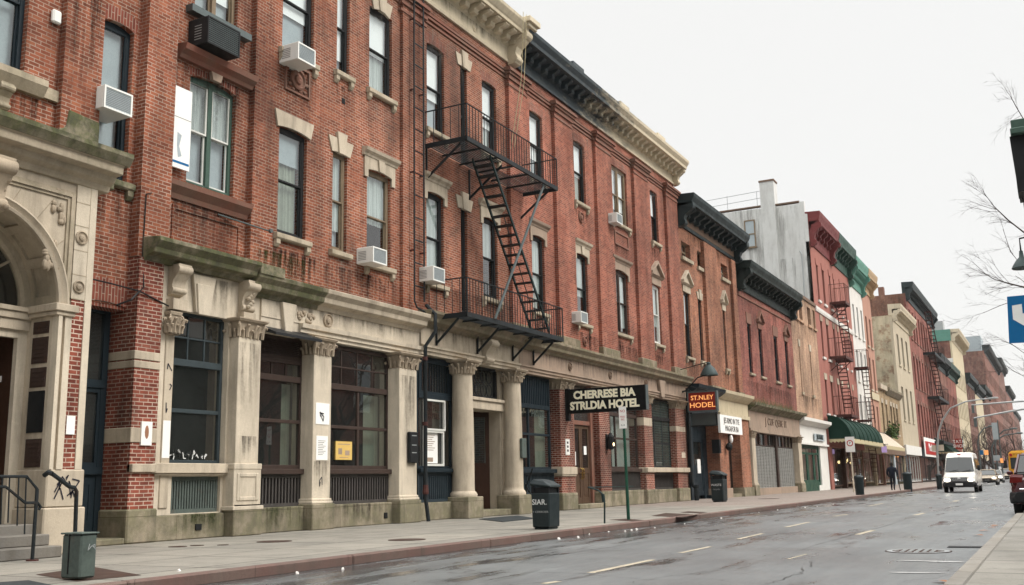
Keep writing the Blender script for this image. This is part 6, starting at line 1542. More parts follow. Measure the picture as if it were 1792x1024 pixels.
def stain_y(root, x0, x1, z0, z1, Y, mat='soot_stain'):
    m = MB(); m.poly([(x0,Y,z0),(x1,Y,z0),(x1,Y+.0004,z1),(x0,Y+.0004,z1)]); return m.build('weather_stain', mat, root)
t = NT('wall_run'); p = t.pos(); g = t.n('ShaderNodeTexCoord').outputs['Generated']; gz = t.n('ShaderNodeSeparateXYZ', None, Vector=g).outputs[2]
f = t.math('MULTIPLY', t.map(t.noise(t.scale(p, (1.6,1,.16)), 1.0, 6, .68), .48, .68, 0, .75), t.map(gz, 0, 1, .25, 1), True)
ms = t.n('ShaderNodeMixShader', None, Fac=f, i1=t.n('ShaderNodeBsdfTransparent').outputs[0], i2=t.n('ShaderNodeBsdfDiffuse', None, Color=(.27,.265,.245)).outputs[0]); t.t.links.new(ms.outputs[0], t.out.inputs[0])
stain_y(Gb, -18.05, -15.7, 12, 18.4, 80.19, 'wall_run'); stain_y(Gb, -24, -19.3, 14, 22.9, 80.19, 'wall_run'); stain_y(Gb, -18.05, -15.85, 18.4, 22.7, 80.19, 'wall_run')
for y in (59.4, 62, 66, 69): stain(D, y, y+1.2, 10.6, 11.9, WX+.006)
stain(D, 57.8, 71, 5.5, 6.8, WX+.006); stain(Cb, 47.2, 57.4, 5.8, 6.9, WX+.006); stain(Cb, 47.2, 57.4, 12.6, 13.6, WX+.006); stain(E_, 71.6, 80, 10.6, 12.3, WX+.006); stain(E_, 71.6, 80, 5.3, 6.9, WX+.006)
# ------------------------------------------------------------------ awnings
def awning(y0, y1, xo, zo, zt, mat, name, label, round_=True, ribs=8):
    t = thing(name, (WX, (y0+y1)/2, zo), label, 'awning')
    xs = -15.33; n = 8; prof = []
    for i in range(n+1):
        a = math.pi/2*i/n
        prof.append((xs+(xo-xs)*(math.sin(a) if round_ else i/n*.9+.1*math.sin(a)), zo+(zt-zo)*(math.cos(a) if round_ else (1-i/n)*.9+.1*math.cos(a))))
    m = MB()
    for (p, q) in zip(prof, prof[1:]): m.poly([(p[0],y0,p[1]),(p[0],y1,p[1]),(q[0],y1,q[1]),(q[0],y0,q[1])])
    for y in (y0, y1): m.poly([(xs,y,zo)]+[(p[0],y,p[1]) for p in prof])
    c = m.build('canopy', mat, t)
    m = MB()
    for i in range(ribs+1): y = y0+(y1-y0)*i/ribs; m.tube([(p[0]+.015,y,p[1]+.01) for p in prof], .03, 4)
    m.build('rib', mat, c)
    m = MB(); k = int((y1-y0)/.45)
    for i in range(k): a, b = y0+(y1-y0)*i/k, y0+(y1-y0)*(i+1)/k; m.poly([(xo+.01,a,zo+.08),(xo+.01,b,zo+.08),(xo+.012,b,zo-.2),(xo+.012,(a+b)/2,zo-.3),(xo+.012,a,zo-.2)])
    for i in range(6): a, b = xs+(xo-xs)*i/6, xs+(xo-xs)*(i+1)/6; m.poly([(a,y0-.01,zo+.06),(b,y0-.01,zo+.06),(b,y0-.012,zo-.1),((a+b)/2,y0-.012,zo-.24),(a,y0-.012,zo-.1)])
    m.build('scalloped_fringe', 'fringe', c)
    m = MB(); m.box(xs-.05,xs+.0,y0,y1,zt-.05,zt+.08); m.build('head_rail', 'steel_dark', t); return t
awning(80.5, 96.6, -13.7, 3.88, 5.75, 'awning_green', 'awning', 'dark green barrel awning with pale scalloped fringe over a dark shop front')
awning(97.0, 109.5, -13.5, 3.72, 5.3, 'awning_cream', 'awning', 'faded cream awning next to the dark green one', round_=False)
awning(158, 172.5, -13.0, 4.2, 6.3, 'awning_green', 'awning', 'green awning far up the street beyond the curved street lamp', round_=False)
s = thing('hanging_sign', (-14,98,3.4), 'small violet sign hanging between the green and cream awnings', 'sign'); MB().box(-13.9,-13.45,96.75,96.82,3.15,3.7).build('panel', 'fluor', s); MB().box(-15.3,-13.3,96.76,96.8,3.85,3.9).build('bracket', 'grille_black', s)
pt_ = thing('leafy_plant', (-15.3,112,8.2), 'leafy branch growing from the ledge of the low tan building', 'plant')
rg = random.Random(13); m = MB(); st_ = MB()
for b in range(9):
    p = Vector((-15.2,111.2+b*.5,5.0)); d = Vector((rg.uniform(.05,.35),rg.uniform(-.5,.5),rg.uniform(.5,1)))
    q = p+d*rg.uniform(.8,1.9); st_.tube([p,q],.03,3)
    for i in range(26):
        c = p.lerp(q, rg.uniform(.2,1.05))+Vector([rg.uniform(-.3,.3) for _ in range(3)]); a = Vector([rg.uniform(-.22,.22) for _ in range(3)]); e = Vector([rg.uniform(-.16,.16) for _ in range(3)])
        m.poly([c-a, c+e, c+a, c-e])
m.build('leaves', 'leaf', pt_); st_.build('stem', 'bark', pt_)

# ------------------------------------------------------------------ vehicles (built at the origin, nose towards -Y)
def ring(y, z0, z1, wb, w, wt, zb=None, r=.06):
    zb = zb if zb is not None else (z0+z1)/2
    half = [(wb-r,z0),(wb,z0+r),(w,zb),(wt+.0,z1-r*1.2),(wt-r*1.6,z1)]
    return [(x,y,z) for x,z in half]+[(0,y,z1+.02)]+[(-x,y,z) for x,z in half[::-1]]+[(0,y,z0)]
def wheel(root, x, y, r, w, rim='chrome'):
    m = MB(); s = 1 if x > 0 else -1
    m.lx(x,y,r,[(r*.6,0),(r*.95,0),(r,.03*s),(r,(w-.03)*s),(r*.95,w*s),(r*.6,w*s)],18); t = m.build('wheel', 'tyre', root, smooth=True)
    m = MB(); m.lx(x+(w-.02)*s,y,r,[(r*.62,0),(r*.6,.03*s),(r*.2,.01*s),(.02,.03*s)],14); m.build('rim', rim, t)
    return t
van = thing('passenger_van', (0,0,0), 'white high roofed van with lit headlights driving towards the camera', 'van')
rings = [ring(0.0,.42,.86,.80,.84,.80),ring(.05,.36,.96,.88,.91,.84),ring(.3,.34,1.04,.93,.945,.87),ring(.85,.34,1.16,.94,.955,.87),ring(1.0,.34,1.21,.94,.955,.86,.9),ring(1.62,.34,2.10,.94,.955,.77,1.1),ring(1.85,.34,2.33,.94,.955,.74,1.15),ring(2.2,.34,2.41,.94,.955,.74,1.2),ring(5.3,.34,2.41,.94,.955,.74,1.2),ring(5.55,.4,2.32,.9,.93,.72,1.2)]
MB().loft(rings).build('body', 'van_white', van, smooth=True)
m = MB(); m.poly([(-.82,.96,1.25),(0,.92,1.27),(.82,.96,1.25),(.72,1.56,2.11),(0,1.53,2.13),(-.72,1.56,2.11)])
m.build('windscreen', 'car_glass', van)
m = MB(); m.box(-.012,.012,1.44,1.55,2.02,2.13); m.build('screen_divider', 'trim_black', van)
for s in (-1,1):
    m = MB(); m.poly([(s*.935,1.35,1.42),(s*.935,2.3,1.42),(s*.80,2.3,2.08),(s*.84,1.75,2.02)]); m.build('side_window', 'car_glass', van)
    m = MB(); m.poly([(s*.935,2.4,1.42),(s*.935,3.8,1.42),(s*.80,3.8,2.08),(s*.80,2.4,2.08)]); m.poly([(s*.935,3.9,1.42),(s*.935,5.1,1.42),(s*.80,5.1,2.08),(s*.80,3.9,2.08)]); m.build('side_window', 'car_glass', van)
    m = MB(); m.ell((s*.66,.02,.76),(.17,.08,.10),12,8); m.build('headlight', 'headlight', van, smooth=True)
    m = MB(); m.box(s*1.0-.0 if s>0 else -1.16,1.16 if s>0 else -1.0,1.1,1.22,1.3,1.62); m.tube([(s*.9,1.25,1.4),(s*1.05,1.18,1.42)],.03,5); m.build('mirror', 'trim_black', van, bevel=.02)
    for y in (.95,4.4): wheel(van, s*.74, y, .345, .21)
m = MB(); m.box(-.46,.46,-.02,.08,.66,.90); g = m.build('grille', 'trim_black', van)
m = MB()
for z in (.70,.765,.83): m.box(-.43,.43,-.03,.0,z,z+.025)
m.ell((0,-.03,.83),(.11,.02,.06),10,6); m.build('grille_bar', 'chrome', g)
m = MB(); m.loft([ring(-.1,.36,.62,.74,.82,.74),ring(.0,.32,.66,.92,.95,.9),ring(.5,.32,.64,.96,.97,.95)]); m.build('bumper', 'trim_black', van)
MB().box(-.2,.2,-.125,-.1,.44,.56).build('number_plate', 'white_paper', van); MB().box(-.1,.1,1.66,1.7,2.26,2.34).build('roof_lamp', 'sign_red', van)
m = MB(); m.tube([(-.6,.92,1.26),(-.1,.98,1.36)],.014,4); m.tube([(.2,.92,1.26),(.65,.98,1.36)],.014,4); m.build('wiper', 'trim_black', van)
van.location = (-5.35,67,0)
def make_car(label, paint_, sx_=1.0, suv=False, lights=True, L=4.5, group=None):
    t = thing('car', (0,0,0), label, 'car', group); W_ = .9*sx_
    h = .1 if suv else 0
    body = [ring(0,.38,.62,W_*.8,W_*.86,W_*.8),ring(.12,.3,.74+h,W_*.94,W_*.97,W_*.88),ring(1.1,.26,.90+h,W_*.98,W_,W_*.93),ring(1.35,.26,.96+h,W_*.98,W_,W_*.92),ring(L-.9,.26,1.0+h,W_*.98,W_,W_*.92),ring(L-.15,.3,.94+h,W_*.95,W_*.97,W_*.88),ring(L,.4,.8+h,W_*.84,W_*.88,W_*.8)]
    MB().loft(body).build('body', paint_, t, smooth=True)
    y0, y1, y2, y3 = 1.25, 2.0, (L-.75 if suv else L-1.55), (L-.12 if suv else L-.75); zr = 1.5 if not suv else 1.62; zb = .95+h
    m = MB(); m.loft([ring(y0,zb-.1,zb+.02,W_*.86,W_*.88,W_*.84,r=.02),ring(y1,zb-.1,zr-.07,W_*.88,W_*.9,W_*.70,zb,r=.03),ring(y2,zb-.1,zr-.05,W_*.88,W_*.9,W_*.70,zb,r=.03),ring(y3,zb-.1,zb+.03,W_*.86,W_*.88,W_*.82,r=.02)]); m.build('window', 'car_glass', t)
    m = MB(); m.loft([[(-W_*.66,y1-.06,zr-.07),(W_*.66,y1-.06,zr-.07),(W_*.6,y1,zr),(-W_*.6,y1,zr)],[(-W_*.68,y2+.05,zr-.06),(W_*.68,y2+.05,zr-.06),(W_*.62,y2,zr+.01),(-W_*.62,y2,zr+.01)]]); m.build('roof', paint_, t, bevel=.02)
    for s in (-1,1):
        m = MB(); m.tube([(s*W_*.83,y0+.02,zb+.03),(s*W_*.69,y1,zr-.05)],.035,5); m.tube([(s*W_*.69,y2,zr-.05),(s*W_*.82,y3-.02,zb+.03)],.05,5); m.tube([(s*W_*.885,(y1+y2)/2,zb),(s*W_*.70,(y1+y2)/2,zr-.05)],.035,5); m.build('pillar', paint_, t)
        if lights: m = MB(); m.ell((s*W_*.68,.06,.66+h*.5),(.17,.08,.085),10,8); m.build('headlight', 'headlight', t, smooth=True)
        for y in (.82,L-.85): wheel(t, s*W_*.76, y, .31+h*.3, .2)
        m = MB(); m.ell((s*(W_+.08),1.55,1.0+h),(.09,.06,.07),8,6); m.build('mirror', paint_, t)
    m = MB(); m.box(-W_*.45,W_*.45,-.015,.1,.5,.66+h); m.build('grille', 'trim_black', t); MB().box(-.2,.2,-.03,-.01,.4,.5).build('number_plate', 'white_paper', t)
    m = MB(); m.loft([ring(-.05,.3,.46,W_*.74,W_*.8,W_*.74,r=.03),ring(.1,.28,.48,W_*.95,W_*.98,W_*.92,r=.03)]); m.build('bumper', 'trim_black', t)
    return t
GRP = 'oncoming cars behind the white van'
c1 = make_car('tan car with lit headlights directly behind the white van', 'car_tan', group=GRP); c1.location = (-6.15,108,0)
c2 = make_car('silver car with lit headlights, second behind the white van', 'car_silver', group=GRP); c2.location = (-6.7,132,0)
c3 = make_car('distant tan car with headlights on beside the yellow bus', 'car_tan', group=GRP); c3.location = (-6.3,152,0); c3.scale = (1.15,)*3
suv = make_car('dark red parked car seen from behind at the right kerb', 'car_red', 1.03, True, False, 4.6); suv['label'] = 'dark red car parked at the right kerb, seen from its rear corner'
h = .1
for s in (-1,1):
    m = MB(); m.loft([[(s*.93,4.2,.84),(s*.935,4.2,1.02),(s*.90,4.2,1.06)],[(s*.93,4.5,.84),(s*.90,4.5,1.0),(s*.86,4.48,1.07)],[(s*.62,4.64,.86),(s*.6,4.63,.98),(s*.58,4.6,1.05)]]); m.build('tail_light', 'tail', suv)
m = MB(); m.loft([ring(4.35,.3,.62,.96,.97,.95,r=.03),ring(4.72,.36,.6,.80,.84,.8,r=.03)]); m.build('bumper', 'trim_black', suv)
m = MB(); m.poly([(-.62,4.0,1.56),(.62,4.0,1.56),(.72,4.46,1.12),(-.72,4.46,1.12)]); m.build('rear_window', 'car_glass', suv)
MB().box(-.26,.26,4.63,4.66,.74,.88).build('number_plate', 'white_paper', suv); m = MB(); m.tube([(-.7,4.66,.68),(.7,4.66,.68)],.02,5); m.build('chrome_strip', 'chrome', suv)
suv.rotation_euler = (0,0,math.pi); suv.location = (-.26,34.7,0)
bus = thing('school_bus', (0,0,0), 'yellow bus coming up the street at the right edge, behind the red parked car', 'bus')
m = MB(); m.loft([ring(0,.5,2.75,1.16,1.2,1.1,1.6,r=.12),ring(.12,.45,2.95,1.2,1.22,1.1,1.6,r=.14),ring(9,.45,2.95,1.2,1.22,1.1,1.6,r=.14)]); m.build('body', 'bus_yellow', bus, smooth=True)
m = MB(); m.box(-1.02,1.02,-.03,.05,1.45,2.38); m.build('windscreen', 'car_glass', bus); MB().box(-.02,.02,-.05,.0,1.45,2.38).build('screen_divider', 'trim_black', bus)
m = MB(); m.loft([ring(-1.1,.6,1.1,.7,.78,.68,r=.08),ring(-.9,.5,1.28,.86,.9,.76,r=.08),ring(.05,.5,1.4,.98,1.0,.9,r=.08)]); m.build('bonnet', 'bus_yellow', bus, smooth=True)
for s in (-1,1):
    m = MB(); m.ly(s*.95,-.05,2.62,[(.12,0),(.12,.06)],12); m.build('warning_lamp', 'sign_red' if s < 0 else 'trim_black', bus); m = MB(); m.ell((s*.66,-1.1,.92),(.13,.06,.12),10,8); m.build('headlight', 'headlight', bus)
    m = MB(); m.tube([(s*1.15,0,2.3),(s*1.4,-.35,2.1)],.03,5); m.box(s*1.4-.12,s*1.4+.12,-.42,-.36,1.6,2.15); m.build('mirror', 'trim_black', bus)
    for y in (-.3,6.8): wheel(bus, s*.9, y, .48, .26)
    m = MB()
    for i in range(7): m.box(s*1.2-.03,s*1.2+.03,.8+1.1*i,1.7+1.1*i,1.75,2.35)
    m.build('side_window', 'car_glass', bus)
text('SCHOOL BUS', .22, 'text_dark', bus, (0,0,0), '-y', .002, 1.2).location = (0,-.04,2.66)
m = MB(); m.box(-1.1,1.1,-1.22,-1.05,.45,.7); m.build('bumper', 'trim_black', bus); m = MB(); m.box(-.5,.5,-1.13,-1.09,.78,1.05); m.build('grille', 'trim_black', bus)
bus.location = (-2.5,96,0)

# ------------------------------------------------------------------ person walking away
def skin_body(name, joints, edges, mat, parent, sub=2):
    me = bpy.data.meshes.new(name); me.from_pydata([j[0] for j in joints], edges, []); o = bpy.data.objects.new(name, me); COL.objects.link(o)
    sk = o.modifiers.new('skin', 'SKIN'); me.skin_vertices.new() if not me.skin_vertices else None
    for i, j in enumerate(joints):
        r = j[1]; me.skin_vertices[0].data[i].radius = r if isinstance(r, tuple) else (r, r)
    me.skin_vertices[0].data[0].use_root = True
    ss = o.modifiers.new('s', 'SUBSURF'); ss.levels = sub; ss.render_levels = sub
    dg = bpy.context.evaluated_depsgraph_get(); m2 = bpy.data.meshes.new_from_object(o.evaluated_get(dg)); bpy.data.objects.remove(o)
    m2.materials.clear(); m2.materials.append(MAT[mat]); m2.polygons.foreach_set('use_smooth', [True]*len(m2.polygons)); m2.name = name
    ob = bpy.data.objects.new(name, m2); COL.objects.link(ob); ob.parent = parent; return ob
pn = thing('person', (0,0,0), 'person in dark clothes seen from behind, walking away on the pavement past the awnings', 'person')
J = [((0,0,.95),(.15,.11)),((0,.02,1.2),(.15,.11)),((0,.03,1.42),(.17,.11)),((0,.05,1.53),(.07,.07)),((0,.07,1.66),(.085,.1)),((0,.07,1.76),(.07,.085)),
     ((-.2,.03,1.44),.07),((-.27,-.02,1.18),.055),((-.24,.12,.95),.045),((-.23,.16,.87),.04),((.2,.03,1.44),.07),((.28,.0,1.18),.055),((.28,.08,.95),.045),((.28,.1,.86),.04),
     ((-.1,0,.88),.1),((-.1,.12,.5),.068),((-.1,.06,.1),.048),((-.1,.2,.04),.045),((.1,0,.88),.1),((.1,-.03,.5),.068),((.1,-.26,.14),.048),((.1,-.16,.04),.04)]
E_e = [(0,1),(1,2),(2,3),(3,4),(4,5),(2,6),(6,7),(7,8),(8,9),(2,10),(10,11),(11,12),(12,13),(0,14),(14,15),(15,16),(16,17),(0,18),(18,19),(19,20),(20,21)]
skin_body('body', J, E_e, 'trousers', pn)
Jc = [((0,0,.86),(.2,.15)),((0,.02,1.15),(.2,.145)),((0,.03,1.42),(.21,.13)),((0,.05,1.52),(.09,.09)),((-.21,.03,1.43),.09),((-.29,-.02,1.17),.075),((-.26,.12,.96),.062),((.21,.03,1.43),.09),((.3,.0,1.17),.075),((.3,.08,.97),.062)]
skin_body('coat', Jc, [(0,1),(1,2),(2,3),(2,4),(4,5),(5,6),(2,7),(7,8),(8,9)], 'coat_navy', pn)
m = MB(); m.ell((0,.05,1.72),(.1,.12,.12),12,8); m.build('hair', 'hair', pn, smooth=True)
m = MB(); 
for s, hx in ((-1,-.23),(1,.28)):
    hy, hz = (.17,.84) if s < 0 else (.11,.83); m.ell((hx,hy,hz),(.035,.045,.05),8,6)
    for k in range(4): m.tube([(hx+.0*s,hy-.03+.02*k,hz-.03),(hx-.015*s,hy-.03+.022*k,hz-.08),(hx-.03*s,hy-.025+.022*k,hz-.1-.006*(k%3))],[.011,.01,.008],5)
    m.tube([(hx-.02*s,hy+.04,hz),(hx-.05*s,hy+.05,hz-.05)],[.012,.009],5)
m.build('hands', 'skin', pn)
pn.location = (-9.75,71.5,.13); pn.scale = (1.03,1.03,1.0)
st2 = MB().tube([(-9.44,71.62,.98),(-9.3,71.4,.13)], .028, 6).build('walking_stick', 'grille_black'); tag(st2, 'thin dark stick held at the right side of the person walking away', 'stick')

# ------------------------------------------------------------------ street lamps, masts, signs up the street
lp = thing('street_lamp', (-9.35,96,.13), 'tall grey street lamp with a long curved arm reaching over the road', 'street lamp')
pts = [(-9.3,.13),(-9.18,3.2),(-8.95,4.7),(-8.5,5.8),(-7.75,6.8),(-6.5,7.28),(-5.2,7.42),(-4.6,7.44)]
m = MB(); m.tube([(x,96,z) for x,z in pts], [.11,.1,.09,.085,.075,.065,.055,.05], 8); m.build('pole', 'steel', lp, smooth=True)
m = MB(); m.loft([[(-4.7,95.85,7.36),(-4.7,96.15,7.36),(-4.7,96.15,7.5),(-4.7,95.85,7.5)],[(-4.2,95.8,7.38),(-4.2,96.2,7.38),(-4.2,96.2,7.56),(-4.2,95.8,7.56)],[(-3.9,95.88,7.42),(-3.9,96.12,7.42),(-3.9,96.12,7.52),(-3.9,95.88,7.52)]]); m.build('lamp_head', 'steel', lp, bevel=.03); m = MB(); m.lz(-9.3,96,[(.2,.13),(.18,.8),(.12,.9)],8); m.build('base', 'steel', lp)
def arm_lamp(Y, px0, px1, top, label, mat='steel_dark', right=True):
    x0, _ = PY(px0, 800, Y); x1, z1 = PY(px1, top, Y); t = thing('street_lamp', (x0,Y,.13), label, 'street lamp', 'far street lamps')
    m = MB(); m.tube([(x0,Y,.13),(x0,Y,z1*.72),(x0+(x1-x0)*.12,Y,z1*.85),(x0+(x1-x0)*.5,Y,z1*.97),(x1,Y,z1)], [.13,.11,.1,.09,.07], 6); m.build('pole', mat, t)
    m = MB(); m.ell((x1,Y,z1),(.5,.2,.14),8,6); m.build('lamp_head', mat, t); return t
arm_lamp(150, 1714, 1735, 746, 'distant thin street lamp left of the hanging grey banner'); arm_lamp(160, 1744, 1774, 750, 'distant street lamp with arm just right of the hanging grey banner'); arm_lamp(155, 1737, 1784, 758, 'distant street lamp whose long arm reaches towards the yellow bus')
def mast(Y, pl_, pr_, label):
    a = PY(*pl_, Y); b = PY(*pr_, Y); t = thing('signal_mast', (b[0]+8,Y,.13), label, 'signal mast')
    e = (b[0]-a[0], b[1]-a[1]); k = 2.4
    m = MB(); m.tube([(a[0],Y,a[1]),(b[0],Y,b[1]),(a[0]+e[0]*k,Y,a[1]+e[1]*1.2),(a[0]+e[0]*k,Y,.13)], [.08,.12,.15,.2], 6); m.build('arm', 'steel', t)
    m = MB(); m.box(a[0]-.02,a[0]+.28,Y-.15,Y+.15,a[1]-1.0,a[1]-.05); m.build('signal_head', 'steel_dark', t); return t
mast(130, (1704,732), (1790,716), 'pale mast arm over the road from the right, the lower of two'); mast(140, (1700,709), (1790,702), 'thin mast arm over the road from the right, the higher of two')
def board(Y, x0, y0, x1, y1, mat, name, label, cat='sign', body=None, tmat='text_white', post=True):
    a = PY(x0, y0, Y); b = PY(x1, y1, Y); t = thing(name, (a[0],Y,b[1]), label, cat)
    p = MB().box(a[0],b[0],Y,Y+.12,b[1],a[1]).build('panel', mat, t)
    if post: MB().box(b[0],b[0]+.12,Y-.0,Y+.12,.13,a[1]+.3).build('post', 'steel_dark', t)
    if body: text(body, (a[1]-b[1])*.42, tmat, p, ((a[0]+b[0])/2,Y-.01,(a[1]+b[1])/2), '-y', .005, 1.0)
    return t
board(145, 1735, 740, 1748, 769, 'blind_grey', 'banner', 'pale grey banner hanging from a pole far up the street', 'banner')
board(140, 1671, 768, 1685, 786, 'sign_maroon', 'shop_sign', 'small dark red sign with white letters above the white van', body='TATA\nSHOP')
board(100, 1630, 779, 1652, 789, 'stone_pale', 'shop_sign', 'pale pink blank sign board beside the curved lamp pole', post=False)
board(170, 1711, 788, 1721, 796, 'sign_blue', 'shop_sign', 'small blue sign far up the street over the line of cars', post=False); board(170, 1722, 788, 1730, 796, 'neon', 'shop_sign', 'small lit orange sign far up the street over the line of cars', post=False)
board(150, 1738, 797, 1751, 806, 'blind_grey', 'street_sign', 'pale street name sign between two thin poles far up the street', post=True); board(140, 1750, 802, 1756, 810, 'neon', 'street_sign', 'round orange-red sign at the pole beside the yellow bus', post=False)
# ------------------------------------------------------------------ the post at the right edge of the picture
po = thing('sign_post', (-.1,14,.13), 'lamp post at the right edge carrying a blue arrow sign, a bell lamp and a dark green box', 'lamp post')
po['label'] = 'lamp post at the right edge with blue arrow sign and dark green box'
PX_ = .28
MB().tube([(PX_,14.05,.13),(PX_,14.05,5.3)], .06, 8).build('post', 'dark_green_iron', po)
m = MB(); m.loft([[(-.38,13.98,2.7),(.26,13.98,2.68),(.26,14.0,2.68),(-.38,14.0,2.7)],[(-.345,13.98,3.29),(.26,13.98,3.29),(.26,14.0,3.29),(-.345,14.0,3.29)]]); sg = m.build('sign_panel', 'sign_blue', po)
m = MB(); m.poly([(-.30,13.975,3.17),(-.19,13.975,3.18),(-.19,13.975,3.06),(-.1,13.975,3.06),(-.1,13.975,2.98),(-.185,13.975,2.9),(-.305,13.975,2.995)]); m.build('arrow', 'text_white', sg)
m = MB(); m.lz(-.13,14,[(.02,3.86),(.03,3.78),(.07,3.74),(.11,3.68),(.13,3.64),(.12,3.63)],14); m.build('lamp_shade', 'lamp_shade', po, smooth=True); m = MB(); m.tube([(-.13,14,3.84),(-.13,14,4.02),(.28,14,4.06)], .012, 5); m.build('bracket', 'grille_black', po)
m = MB(); m.tbox(-.075,.3,13.7,14.3,4.55,5.28,.03,0); bx_ = m.build('box', 'grille_black', po); m = MB(); m.box(-.09,.32,13.6,14.35,5.28,5.36); m.box(-.075,.3,13.65,14.3,5.36,5.48); m.build('box_cap', 'frame_green', bx_, bevel=.01)
m = MB()
for i in range(7): m.box(-.085,-.07,13.75+.08*i,13.79+.08*i,4.6,5.25)
m.build('louvre', 'dark_green_iron', bx_); m = MB(); m.tube([(-.04,14,4.55),(-.02,14,4.1)], .006, 4); m.build('cable', 'grille_black', po)
# bare trees
def tree_mesh(seed, H, spread, depth=5, r0=.14, lean=(0,0), first=.35, dense=3):
    rg = random.Random(seed); m = MB()
    def grow(p, d, L, r, k):
        n = 3; pts = [p]; q = p; dd = d.copy()
        for i in range(n):
            dd = (dd+Vector((rg.uniform(-.18,.18),rg.uniform(-.18,.18),rg.uniform(-.05,.14)))).normalized(); q = q+dd*L/n; pts.append(q)
        m.tube(pts, [r, r*.88, r*.76, r*.62], 6 if k == 0 else (4 if k < 3 else 3))
        if k >= depth: return
        for i in range(dense if k else dense+1):
            t = rg.uniform(.35,1.0) if i else 1.0
            b = pts[min(3, int(t*3))]; ax = Vector((rg.uniform(-1,1),rg.uniform(-1,1),rg.uniform(-.1,.7))).normalized()
            grow(b, (dd*.62+ax*spread).normalized(), L*rg.uniform(.55,.78), r*rg.uniform(.45,.62), k+1)
    grow(Vector((0,0,0)), Vector((lean[0],lean[1],1)).normalized(), H*first, r0, 0); return m
nt_ = thing('bare_tree', (1.3,16.5,.13), 'bare winter tree whose thin twigs reach into the sky at the right edge', 'tree')
rg = random.Random(21); m = MB(); m.tube([(1.3,16.5,.13),(1.28,16.45,2.4),(1.2,16.4,4.2),(1.15,16.3,6.5)], [.13,.11,.085,.05], 8); m.build('trunk', 'bark', nt_)
m = MB()
def twig(p, d, L, r, k):
    pts = [p]; q = p; dd = d.copy()
    for i in range(4):
        dd = (dd+Vector((rg.uniform(-.16,.16),rg.uniform(-.16,.16),rg.uniform(-.16,.16)))).normalized(); q = q+dd*L/4; pts.append(q)
    m.tube(pts, [r,r*.8,r*.6,r*.45,r*.3], 4 if k < 2 else 3)
    if k < 3:
        for i in range(5 if k < 2 else 3):
            b = pts[rg.randint(1,4)]; s = Vector((rg.uniform(-1,.35),rg.uniform(-1,1),rg.uniform(-.8,.8)))
            twig(b, (dd*.8+s*.75).normalized(), L*rg.uniform(.35,.6), max(.0013, r*.5), k+1)
def X16(x, y, Y=16): a = PY(x, y, Y); return Vector((a[0], Y, a[1]))
for root_, path, r in (((1.2,16.4,4.2), [(1792,407),(1765,386),(1740,362),(1722,338)], .013), ((1.2,16.4,3.6), [(1792,503),(1765,496),(1740,489),(1712,472)], .013), ((1.16,16.3,6.0), [(1795,215),(1780,190),(1768,168)], .009), ((1.2,16.4,3.4), [(1792,520),(1750,535),(1720,548)], .006), ((1.2,16.4,3.0), [(1795,620),(1770,602),(1752,596)], .006), ((1.2,16.4,3.8), [(1792,470),(1768,440),(1755,400)], .006), ((1.2,16.4,3.0), [(1795,660),(1775,650),(1760,640)], .006)):
    pp = [Vector(root_)]+[X16(*q) for q in path]; m.tube(pp, [r*2.2]+[r*(1-.25*i) for i in range(len(path))], 5)
    for i in range(1, len(pp)):
        for j in range(3 if r > .008 else 2): twig(pp[i].lerp(pp[i-1], rg.uniform(0,.8)), (pp[i]-pp[i-1]).normalized()*.7+Vector((rg.uniform(-.5,.1),rg.uniform(-.4,.4),rg.uniform(-.7,.7))), rg.uniform(.2,.5), r*.3, 1)
m.build('crown', 'bark', nt_)
def far_tree(loc, seed, H, label, src=None, rz=0, sc=1):
    if src: return dup_to(src, loc, label, rz, sc)
    t = thing('bare_tree', (0,0,0), label, 'tree', 'bare street trees far up the left side'); a = tree_mesh(seed, H, .75, 5, .16); 
    a.build('crown', 'bark', t); m = MB().tube([(0,0,0),(0,0,H*.2)], [.2,.17], 6); m.build('trunk', 'bark', t); t.location = loc; return t
ft = far_tree((-10.2,128,.13), 2, 8.5, 'bare street tree standing above the white van on the left pavement')
for i, (x, y, s, lab) in enumerate(((-10.2,172,1.3,'bare street tree left of the hanging grey banner, far up the street'),(-10.1,205,1.6,'bare street tree behind the hanging grey banner, far up the street'),(-9.8,240,1.9,'tall bare tree over the far traffic, left of the bus'),(-9.6,285,2.2,'tall hazy bare tree above the yellow bus, nearer one'),(-9.3,340,2.6,'tall hazy bare tree above the yellow bus, farther one'),(-9.0,410,3.0,'farthest hazy bare tree at the right edge beyond the bus'))):
    far_tree((x,y,.13), 0, 0, lab, ft, i*1.3, s)
for i, (x, y, s) in enumerate(((4.4,38,1.5),(4.6,47,1.9),(4.4,58,1.7),(4.6,72,2.0),(4.5,90,2.0))):
    far_tree((x,y,.13), 0, 0, 'bare tree across the street, seen only mirrored in the upper windows', ft, 2+i*1.7, s)['group'] = 'bare trees across the street'
